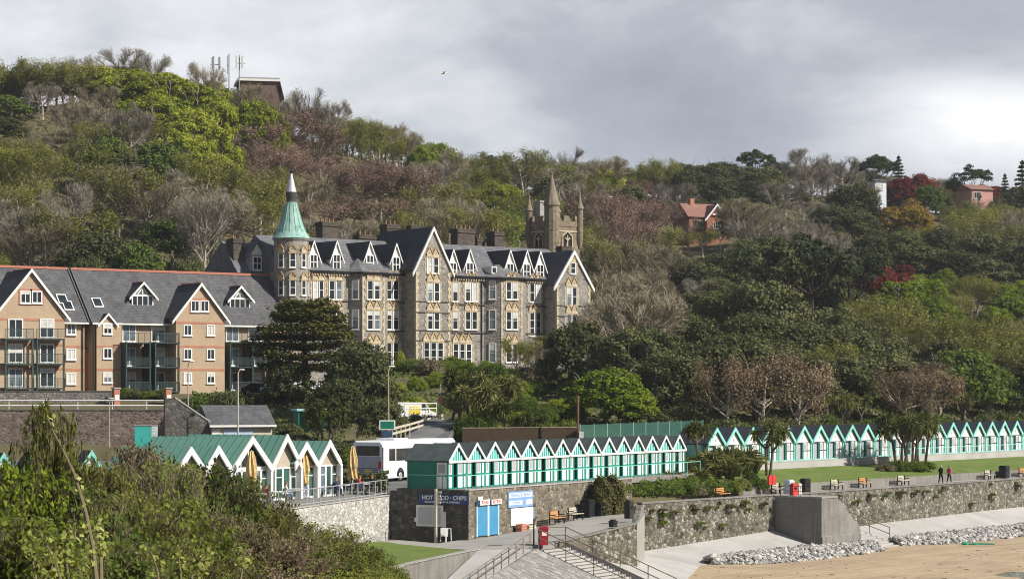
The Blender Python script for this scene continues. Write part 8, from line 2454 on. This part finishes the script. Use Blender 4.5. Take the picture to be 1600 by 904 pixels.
def bed_z(px, Y): return lerp_tab([(186, 4.9), (191, 5.2), (198, 5.7), (206, 6.1)], Y)
for i, (px, Y, s_) in enumerate(FLAX):
    x = (px - 800) / F * Y
    o = put_tree('flax', x, Y, bed_z(px, Y) if px > 900 else hill_z(x, Y), s_ * .95, s_, None, 'flax_plant')
    if px > 900:
        r_ = sorted([f[0] for f in FLAX if f[0] > 900]).index(px)
        lab = f'sword-leaved flax clump, {["leftmost", "second", "third", "fourth", "fifth", "sixth", "seventh", "eighth", "ninth", "tenth", "eleventh", "twelfth", "thirteenth", "fourteenth", "fifteenth", "rightmost"][r_]} in the bed above the sea wall'
    else: lab = {852: 'sword-leaved flax clump behind the huts, left of two by the utility pole', 872: 'sword-leaved flax clump behind the huts, right of two by the utility pole', 735: 'sword-leaved flax clump behind the second near hut', 700: 'sword-leaved flax clump above the coach roof'}[px]
    tag(o, lab, 'plant', 'flax plants')
# ---------------------------------------------------------------- shrubs and hedges
def shrub(px, Y, w, h, mat, label, z=None, cat='shrub', kind='shrub', name='shrub'):
    x = (px - 800) / F * Y
    z = hill_z(x, Y) if z is None else z
    o = put_tree(kind, x, Y, z - .05, w / 2, h, mat, name)
    return tag(o, label, cat)
def clipped_bush():
    rng = np.random.default_rng(61); n = 15000
    u = rand_unit(rng, n); u = np.sign(u) * np.abs(u) ** .6; u[:, 2] = np.abs(u[:, 2])
    P = u * np.array([1.25, 1.1, 2.75]) * (1 + .05 * rng.normal(size=(n, 1))) * (1 + .07 * np.sin(u[:, :1] * 9) * np.sin(u[:, 2:] * 8))
    V, Q = leaf_cards(P, u, .19, rng, .45)
    x = (951 - 800) / F * 175.5
    root = empty('clipped_bush', (x, 175.5, 3.95), .3); tag(root, 'large clipped olive-brown bush against the end of the terrace wall', 'bush')
    link('foliage', np_mesh('foliage', V, Q, foliage('clipped_olive_leaves', (0.06, 0.062, 0.022), (0.115, 0.112, 0.042), (0.165, 0.155, 0.065), 0.15)), root)
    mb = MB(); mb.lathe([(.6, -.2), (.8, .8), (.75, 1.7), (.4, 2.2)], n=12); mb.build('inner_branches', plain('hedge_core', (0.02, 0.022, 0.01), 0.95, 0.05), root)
clipped_bush()
shrub(1173, 200, 2.0, 1.75, L_GREEN, 'round green bush dark on its left, beside the lifebuoy box', z=5.0)
GR_SH = [(1005, 186.5, 2.4, 1.0), (1025, 188.5, 2.6, 1.3), (1046, 189, 2.4, 1.2), (1066, 190, 2.6, 1.5), (1085, 191.5, 2.4, 1.3), (1104, 193, 2.6, 1.4), (1146, 196, 2.2, 1.3), (1158, 197, 2.0, 1.5), (1190, 201, 1.8, 1.3)]
for i, (px, Y, w, h) in enumerate(GR_SH):
    shrub(px, Y, w, h, (L_GREEN, L_BANK, L_SPIKY, L_GREEN, L_BROWN)[i % 5], f'{["leftmost", "second", "third", "fourth", "fifth", "sixth", "seventh", "eighth", "rightmost"][i]} grassy shrub along the top of the left sea wall', z=4.75)
for i, (px, w, h) in enumerate(((1385, 2.6, 1.2), (1402, 3.0, 1.6), (1425, 3.2, 1.5), (1446, 2.8, 1.4))):
    shrub(px, 229 + i, w, h, L_BROWN if i == 0 else L_BANK, f'{["leftmost", "second", "third", "rightmost"][i]} low shrub at the feet of the lawn palms', z=5.25)
# plants hanging over the sea walls
L_MIDW = foliage('wall_moss_leaves', (0.045, 0.055, 0.016), (0.085, 0.098, 0.030), (0.13, 0.14, 0.05), 0.2)
rr = random.Random(31)
for i in range(54):
    s_ = rr.uniform(0.5, 19.5) if i < 24 else rr.uniform(25, 72)
    if i >= 24 and i < 32: s_ = 24.6 + (i - 24) * .9
    q = sea(s_, 0.08, 4.45 - rr.uniform(.1, .5) - (rr.uniform(0, 1.6) if i % 3 == 0 else 0))
    o = put_tree('shrub', q.x, q.y, q.z - .3, rr.uniform(.2, .75), rr.uniform(.2, .5), (L_BANK, L_SPIKY, L_MIDW)[i % 3], 'wall_plant')
    side = 'left' if i < 24 else 'right'
    tag(o, f'tuft of greenery growing on the {side} sea wall below its coping', 'plant', f'tufts on the {side} sea wall')
def hedge(px0, px1, Y, z, h, d, mat, label, dens=150, size=.22):
    rng = np.random.default_rng(int(px0))
    x0, x1 = (px0 - 800) / F * Y, (px1 - 800) / F * Y
    n = int((x1 - x0) * h * dens + (x1 - x0) * d * dens)
    P = np.stack([rng.uniform(0, x1 - x0, n), rng.uniform(0, d, n), rng.uniform(0, h, n)], 1)
    side = rng.uniform(size=n); N = np.zeros((n, 3))
    t = side < .5; P[t, 1] = rng.normal(size=t.sum()) * .05; N[t, 1] = -1
    t2 = ~t; P[t2, 2] = h + .12 * np.sin(P[t2, 0] * 2.1) + rng.normal(size=t2.sum()) * .06; N[t2, 2] = 1
    V, Q = leaf_cards(P, N, size, rng, .5)
    root = empty('hedge', (x0, Y, z), 0, label, 'hedge')
    link('foliage', np_mesh('foliage', V, Q, mat), root)
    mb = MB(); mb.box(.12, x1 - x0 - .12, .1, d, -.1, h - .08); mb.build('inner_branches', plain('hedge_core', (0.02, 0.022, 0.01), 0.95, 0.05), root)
L_HEDGE = foliage('olive_hedge_leaves', (0.055, 0.06, 0.014), (0.11, 0.115, 0.028), (0.16, 0.165, 0.045), 0.15)
hedge(410, 468, 250, 12.15, 1.35, 1.2, L_HEDGE, 'long clipped olive hedge in front of the parked cars'); hedge(472, 500, 250.4, 12.1, 1.4, 1.2, L_HEDGE, 'clipped olive hedge right of the long one under the cedar'); hedge(513, 544, 250.2, 12.2, 1.3, 1.2, L_HEDGE, 'short isolated clipped hedge under the dark trees')
hedge(528, 606, 170.5, 6.0, 1.3, 1.3, L_DARK, 'dark low hedge between the cafe terrace and the coach')
hedge(300, 352, 246, 11.0, 1.7, 1.5, L_GREEN, 'green hedge spilling over the wall below the big apartment gable')
hedge(608, 640, 287, 15.6, .9, 1.0, L_BRIGHT, 'yellow-green hedge at the foot of the hotel left of its big gable', 150, .2)
shrub(626, 284, 1.7, 3.2, L_BRIGHT, 'yellow-green climber in the corner left of the big hotel gable', z=15.6)
GS = random.Random(17)
rows = [('upper', 278, 15), ('middle', 266, 14), ('lower', 252, 14), ('bottom', 238, 12)]
for name_, Y, n in rows:
    for i in range(n):
        px = 618 + (905 - 618) * (i + GS.uniform(.1, .9)) / n
        yy = Y + GS.uniform(-5, 5)
        mat, cw = GS.choice([(L_GREEN, 'green'), (L_GREEN, 'green'), (L_BANK, 'olive'), (L_BANK, 'olive'), (L_DARK, 'dark'), (L_LIME, 'bright green'), (L_LIME, 'bright green'), (L_BRIGHT, 'yellow-green'), (L_BROWN, 'brown')])
        w = GS.uniform(2.2, 4.6); h = w * GS.uniform(.42, .72)
        shrub(px, yy, w, h, mat, f'{cw} garden shrub, {ORD[i] if i < 12 else ["thirteenth", "fourteenth", "rightmost"][i - 12]} from left in the {name_} row below the hotel')
for i, (px, Y, w, h, mat, lab) in enumerate([(318, 243, 6, 3.2, L_GREEN, 'green bush above the slate-roofed hut'), (352, 243, 5, 3.2, L_DARK, 'dark bush right of the green one above the slate-roofed hut'), (385, 246, 4, 2, L_DARK, 'dark bush under the apartment balconies'),
        (540, 214, 5, 2.6, L_DARK, 'dark shrub behind the cafe roof left of the palms'), (560, 211, 4.5, 2.2, L_BANK, 'olive shrub left of the green road sign'), (578, 216, 4.5, 2.4, L_GREEN, 'green shrub behind the green road sign'), (470, 225, 5, 2.2, L_DARK, 'dark shrub beside the shelter wall'), (440, 230, 5, 2.5, L_DARK, 'dark shrub above the slate-roofed hut eaves'),
        (752, 204, 4, 2.2, L_BROWN, 'brown shrub at the left end of the timber fence'), (738, 220, 5, 4.0, L_GREEN, 'green shrub at the top of the climbing road, left one'), (762, 222, 5, 4.2, L_BANK, 'olive shrub at the top of the climbing road, right one'), (792, 203.5, 2.6, 2.0, L_GREEN, 'green shrub in front of the middle of the timber fence'), (775, 202, 2.4, 1.5, L_SPIKY, 'yellowish shrub in front of the timber fence left of its middle'), (718, 207, 3, 1.8, L_BANK, 'olive shrub beside the road above the coach'), (862, 215, 5, 3, L_GREEN, 'green shrub above the timber fence'), (885, 218, 4.5, 3.2, L_BANK, 'olive shrub beside the utility pole'), (840, 222, 5, 3.2, L_GREEN, 'green shrub behind the short palm'),
        (1075, 225, 4, 1.9, L_BROWN, 'brown bare shrub over the last near huts'), (1040, 216, 4, 1.7, L_BROWN, 'brown bare shrub behind the last near huts'), (1010, 236, 6, 3, L_DARK, 'dark shrub behind the mesh fence, left one'), (1070, 242, 6, 3.4, L_DARK, 'dark shrub behind the mesh fence, right one')]):
    shrub(px, Y, w, h, mat, lab)
for i in range(7):
    shrub(187 + i * 11.5, 255.5 + (i % 2), GS.uniform(1.6, 2.6), GS.uniform(.8, 1.5), (L_GREEN, L_BANK, L_DARK)[i % 3], f'{NUMW[i] if i < 6 else "last"} low shrub from the left between the two brick gate piers', z=12.6)
# rear shrub belt behind the far huts
for i in range(22):
    px = 1110 + i * 23.5 + GS.uniform(-7, 7); k = (px - 800) / F
    s_ = online(px, (FAR0 + B_FAR * 9)[:2], D_FAR); q = FAR0 + B_FAR * 9 + D_FAR * s_
    mat, cw = GS.choice([(L_DARK, 'dark'), (L_DARK, 'dark'), (L_BANK, 'olive'), (L_GREEN, 'green'), (L_BROWN, 'brown')])
    w = GS.uniform(3.5, 5.5); o = put_tree('shrub', q.x, q.y, hill_z(q.x, q.y), w / 2, GS.uniform(2.4, 4.2), mat, 'shrub')
    tag(o, f'{cw} shrub rising behind the {["first", "second", "third", "fourth", "fifth", "sixth", "seventh", "eighth", "ninth", "tenth", "eleventh", "twelfth", "thirteenth", "fourteenth", "fifteenth", "sixteenth", "seventeenth", "eighteenth", "nineteenth", "twentieth", "twenty-first", "last"][i]} far hut from the left', 'shrub', 'shrubs behind the far huts')
# ---------------------------------------------------------------- ground cover on the slopes (uncountable)
def ground_cover():
    rng = np.random.default_rng(77)
    P = []; N = []
    while len(P) < 42000:
        px = rng.uniform(300, 1680)
        prof = col_profile(px)
        y0 = prof[1][0] + 2.0; y1 = prof[5][0] + 25
        y = rng.uniform(y0, y1)
        x = (px - 800) / F * y
        u, v = local(x, y, H_O, D_H)
        if -14 < u < 46 and -1 < v < 16: continue
        u, v = local(x, y, A_O, D_A)
        if -70 < u < 32 and -9 < v < 16: continue
        if -16.5 < x < -1 and 198 < y < 245: continue
        P.append((x, y, hill_z(x, y) + rng.uniform(0, .35) + .25 * max(0, math.sin(x * .9) * math.sin(y * .7)))); N.append((rng.normal() * .3, -.45, .8))
    V, Q = leaf_cards(np.array(P), np.array(N), .5, rng, .5)
    f_ = lambda s, o: H0 + D_HUT * s - B_HUT * o
    k = 0
    while k < 2600:
        a, b = rng.uniform(0, 1, 2)
        q = sea(2 + 18 * a, -1.7 - 0.4 * a, 4.95).lerp(f_(18 + 21 * a, 1.6) + Vector((0, 0, -.9)), b)
        q.z = 4.95 + (5.9 - 4.95) * b + .1
        P.append((q.x, q.y, q.z + rng.uniform(0, .5) * (.5 + .5 * math.sin(q.x * 2) * math.sin(q.y * 1.3)))); N.append((.3, -.4, .7)); k += 1
    V, Q = leaf_cards(np.array(P), np.array(N), .42, rng, .5)
    tag(link('ground_cover', np_mesh('ground_cover', V, Q, L_GREEN)), 'low green ground cover on the planted slopes', 'ground cover', kind='stuff')
ground_cover()
def hill_floor():
    rng = np.random.default_rng(78)
    n = 60000; P = []; 
    px = rng.uniform(-30, 1640, n); t = rng.uniform(0, 1, n)
    for a, b in zip(px, t):
        y0 = 318 if a < 900 else 300; y = y0 + (lerp_tab(CREST_Y, a) + 5 - y0) * b; x = (a - 800) / F * y
        if blocked(x, y): continue
        P.append((x, y, hill_z(x, y) + rng.uniform(.2, 2.2)))
    P = np.array(P)
    V, Q = leaf_cards(P, np.tile([0, -.3, .8], (len(P), 1)), .55, rng, .7, .5)
    tag(link('undergrowth', np_mesh('undergrowth', V, Q, L_BROWN)), 'brown and olive woodland undergrowth beneath the hillside trees', 'undergrowth', kind='stuff')
hill_floor()
# ---------------------------------------------------------------- scrub on the near bank
def bank_z(x, y):
    edge = -0.3 - 0.055 * y
    z = 11.9 - 0.062 * y - .55 * max(0.0, x - edge)
    return max(z, -1.5)
OL = foliage('olive_scrub_leaves', (0.085, 0.10, 0.02), (0.155, 0.175, 0.036), (0.23, 0.235, 0.065), 0.35)
L_MID = foliage('deep_green_scrub_leaves', (0.03, 0.05, 0.012), (0.065, 0.095, 0.022), (0.11, 0.14, 0.035), 0.3)
BANK = [  # px, top py, Y, width, kind, leaf material, twig material, label
    (78, 648, 62, 2.1, 'scrub', OL, None, 'tall olive-green bush rising highest at the left of the bank'),
    (20, 738, 66, 3.2, 'twiggy', L_BROWN, None, 'brown twiggy bush at the left photo edge before the white gabled huts'),
    (150, 738, 60, 2.6, 'scrub', OL, None, 'olive bush right of the tallest one on the bank'),
    (218, 690, 68, 3.8, 'twiggy', L_BROWN, TWIG, 'grey-brown twiggy bush left of the cafe roof'),
    (262, 716, 64, 3.4, 'twiggy', L_BANK, TWIG, 'brown bush hiding the left cafe gables'),
    (322, 736, 72, 3.6, 'scrub', L_MID, None, 'green leafy bush in front of the small cafe gables'),
    (374, 752, 76, 3.6, 'scrub', OL, None, 'olive bush below the glazed cafe gable'),
    (418, 790, 80, 4.0, 'twiggy', L_BROWN, None, 'brown bush at the left end of the terrace wall'),
    (478, 812, 86, 4.4, 'twiggy', L_BANK, None, 'brown-green bush below the middle of the terrace wall'),
    (520, 832, 92, 3.6, 'scrub', OL, None, 'olive bush below the right part of the terrace wall'),
    (566, 850, 96, 2.6, 'twiggy', L_GREEN, None, 'last low brown bush beside the grass patch'),
    (18, 738, 44, 3.0, 'scrub', L_LIME, None, 'dense bright green bush at the left edge'),
    (110, 770, 46, 3.0, 'scrub', L_MID, None, 'green bush in shade below the tallest one'),
    (190, 760, 50, 3.2, 'twiggy', L_BANK, None, 'brown and green bush in the middle of the bank'),
    (275, 790, 54, 3.4, 'scrub', L_BANK, None, 'green bush centre of the bank'),
    (345, 800, 58, 3.6, 'twiggy', L_BROWN, None, 'brown scrubby bush right of the bank centre'),
    (420, 840, 62, 3.6, 'twiggy', L_BROWN, TWIG_PURPLE, 'purple-brown twiggy bush low in the frame below the terrace wall'),
    (500, 862, 70, 3.6, 'twiggy', L_BANK, None, 'brown bush at the bottom edge left of the grass'),
    (535, 884, 78, 2.6, 'scrub', OL, None, 'olive bush at the bottom edge next to the grass patch'),
    (606, 892, 100, 1.6, 'scrub', L_GREEN, None, 'small green bush at the bottom edge by the slipway wall'),
    (40, 815, 34, 2.6, 'scrub', L_BANK, None, 'leafy green bush in the lower left corner'),
    (140, 835, 36, 2.6, 'scrub', L_GREEN, None, 'green bush low in the frame right of the corner one'),
    (240, 850, 38, 2.6, 'scrub', L_BANK, None, 'yellowish bush low in the frame below the centre bush'),
    (330, 862, 42, 2.8, 'twiggy', OL, None, 'brown bush at the bottom edge below the leaning branch tips'),
    (410, 885, 46, 2.6, 'twiggy', L_BROWN, TWIG_PURPLE, 'dark twiggy bush at the bottom edge left of the olive one'),
]
for (px, pt, Y, w, k, mat, tmat, lab) in BANK:
    top = at(px, pt, Y); zb = bank_z(top.x, Y) - .4
    h = max(.7, (top.z - zb) * (.97 if k == 'scrub' else .9))
    v = VR.randrange(3)
    t_, c_ = TREES[k][v]
    o = empty('bush', (top.x, Y, zb), VR.uniform(0, 6.28)); o.scale = (w / 2 * 1.15, w / 2 * 1.15, h)
    link('twigs', t_, o, mat=tmat); link('leaves', c_, o, mat=mat)
    tag(o, lab, 'bush')
def bank_cover():
    rng = np.random.default_rng(91)
    n = 60000
    y = 22 + (128 - 22) * rng.uniform(0, 1, n) ** 0.8
    px = rng.uniform(-40, 640, n); x = (px - 800) / F * y
    z = np.array([bank_z(a, b) for a, b in zip(x, y)])
    hump = .5 + .5 * np.sin(x * 1.7 + y * .3) * np.sin(y * .9 - x)
    P = np.stack([x, y, z + rng.uniform(0, .9, n) * (.25 + hump * .6)], 1)
    ok = z > 2.4
    P = P[ok]
    V, Q = leaf_cards(P, np.tile([0, -.3, .8], (len(P), 1)), .10, rng, .7, .5)
    tag(link('bank_undergrowth', np_mesh('bank_undergrowth', V, Q, OL)), 'tangled low growth covering the near bank', 'undergrowth', kind='stuff')
bank_cover()
def spray(name, stems, label, seed, leaf_n, leaf=.045, mat=L_PALE, r=.012):
    """near branches with young leaves; stems given as pixel paths with depth"""
    rng = np.random.default_rng(seed)
    first = at(*stems[0][0], stems[0][-1])
    root = empty(name, first, 0, label, 'branch')
    P = []; N = []
    for st in stems:
        Y = st[-1]; pts = [at(a, b, Y + .12 * i) - first for i, (a, b) in enumerate(st[:-1])]
        n = len(pts); m = MB(); m.tube(pts, [r * (1 - .72 * i / (n - 1)) for i in range(n)], 6); m.build('stem', plain('branch_bark', (0.17, 0.135, 0.085), 0.85, 0.1, .3, 20), root)
        for i in range(leaf_n):
            t = rng.uniform(.15, 1) * (n - 1); k = min(n - 2, int(t)); q = pts[k].lerp(pts[k + 1], t - k)
            d = rand_unit(rng, 1)[0]
            for j in range(4):
                P.append(np.array(q) + d * .035 + rng.normal(size=3) * .022); N.append(d + np.array([0, -.5, .5]))
    V, Q = leaf_cards(np.array(P), np.array(N), leaf, rng, .6, .7)
    link('leaves', np_mesh('leaves', V, Q, mat), root)
spray('leaning_branch', [[(152, 925), (146, 858), (134, 800), (116, 740), (98, 702), (84, 676), (74, 652), 13.5], [(158, 905), (157, 850), (155, 822), 13.8]], 'long bare branch leaning left across the near bushes', 3, 9, .034, r=.014)
spray('leafy_branch', [[(100, 925), (88, 880), (72, 850), (62, 832), 12.5], [(112, 930), (104, 880), (108, 822), 13], [(60, 925), (52, 880), (46, 846), 12.8], [(128, 930), (122, 890), (136, 868), (160, 852), 12.6], [(84, 930), (78, 900), (86, 862), 12.9]], 'young leafy branches at the bottom left of the photo', 5, 20, .036, r=.009)
spray('leafy_branch', [[(250, 925), (246, 890), (236, 862), (226, 850), 14], [(285, 925), (282, 890), (278, 858), 14.5], [(315, 930), (318, 880), (330, 850), 14.2], [(372, 930), (380, 880), (384, 855), 15], [(298, 930), (300, 900), (312, 876), 14]], 'young leafy twigs at the bottom of the photo right of the leaning branch', 7, 15, .036, r=.008)

# ---------------------------------------------------------------- haze volume added to soften and lift the far hill
def haze():
    mb = MB(); mb.box(-420, 420, -60, 1300, -1.5, 112)
    m = bpy.data.materials.new('haze'); m.use_nodes = True; nt = m.node_tree; nt.nodes.clear()  # added haze, only to soften and lift the far hill
    out = nt.nodes.new('ShaderNodeOutputMaterial'); v = nt.nodes.new('ShaderNodeVolumePrincipled')
    v.inputs['Color'].default_value = (0.86, 0.90, 0.96, 1); v.inputs['Density'].default_value = 0.0001; v.inputs['Anisotropy'].default_value = 0.2
    nt.links.new(v.outputs[0], out.inputs['Volume'])
    tag(mb.build('haze', m), 'thin pale haze volume added to soften the far hill', 'haze', kind='stuff')
haze()
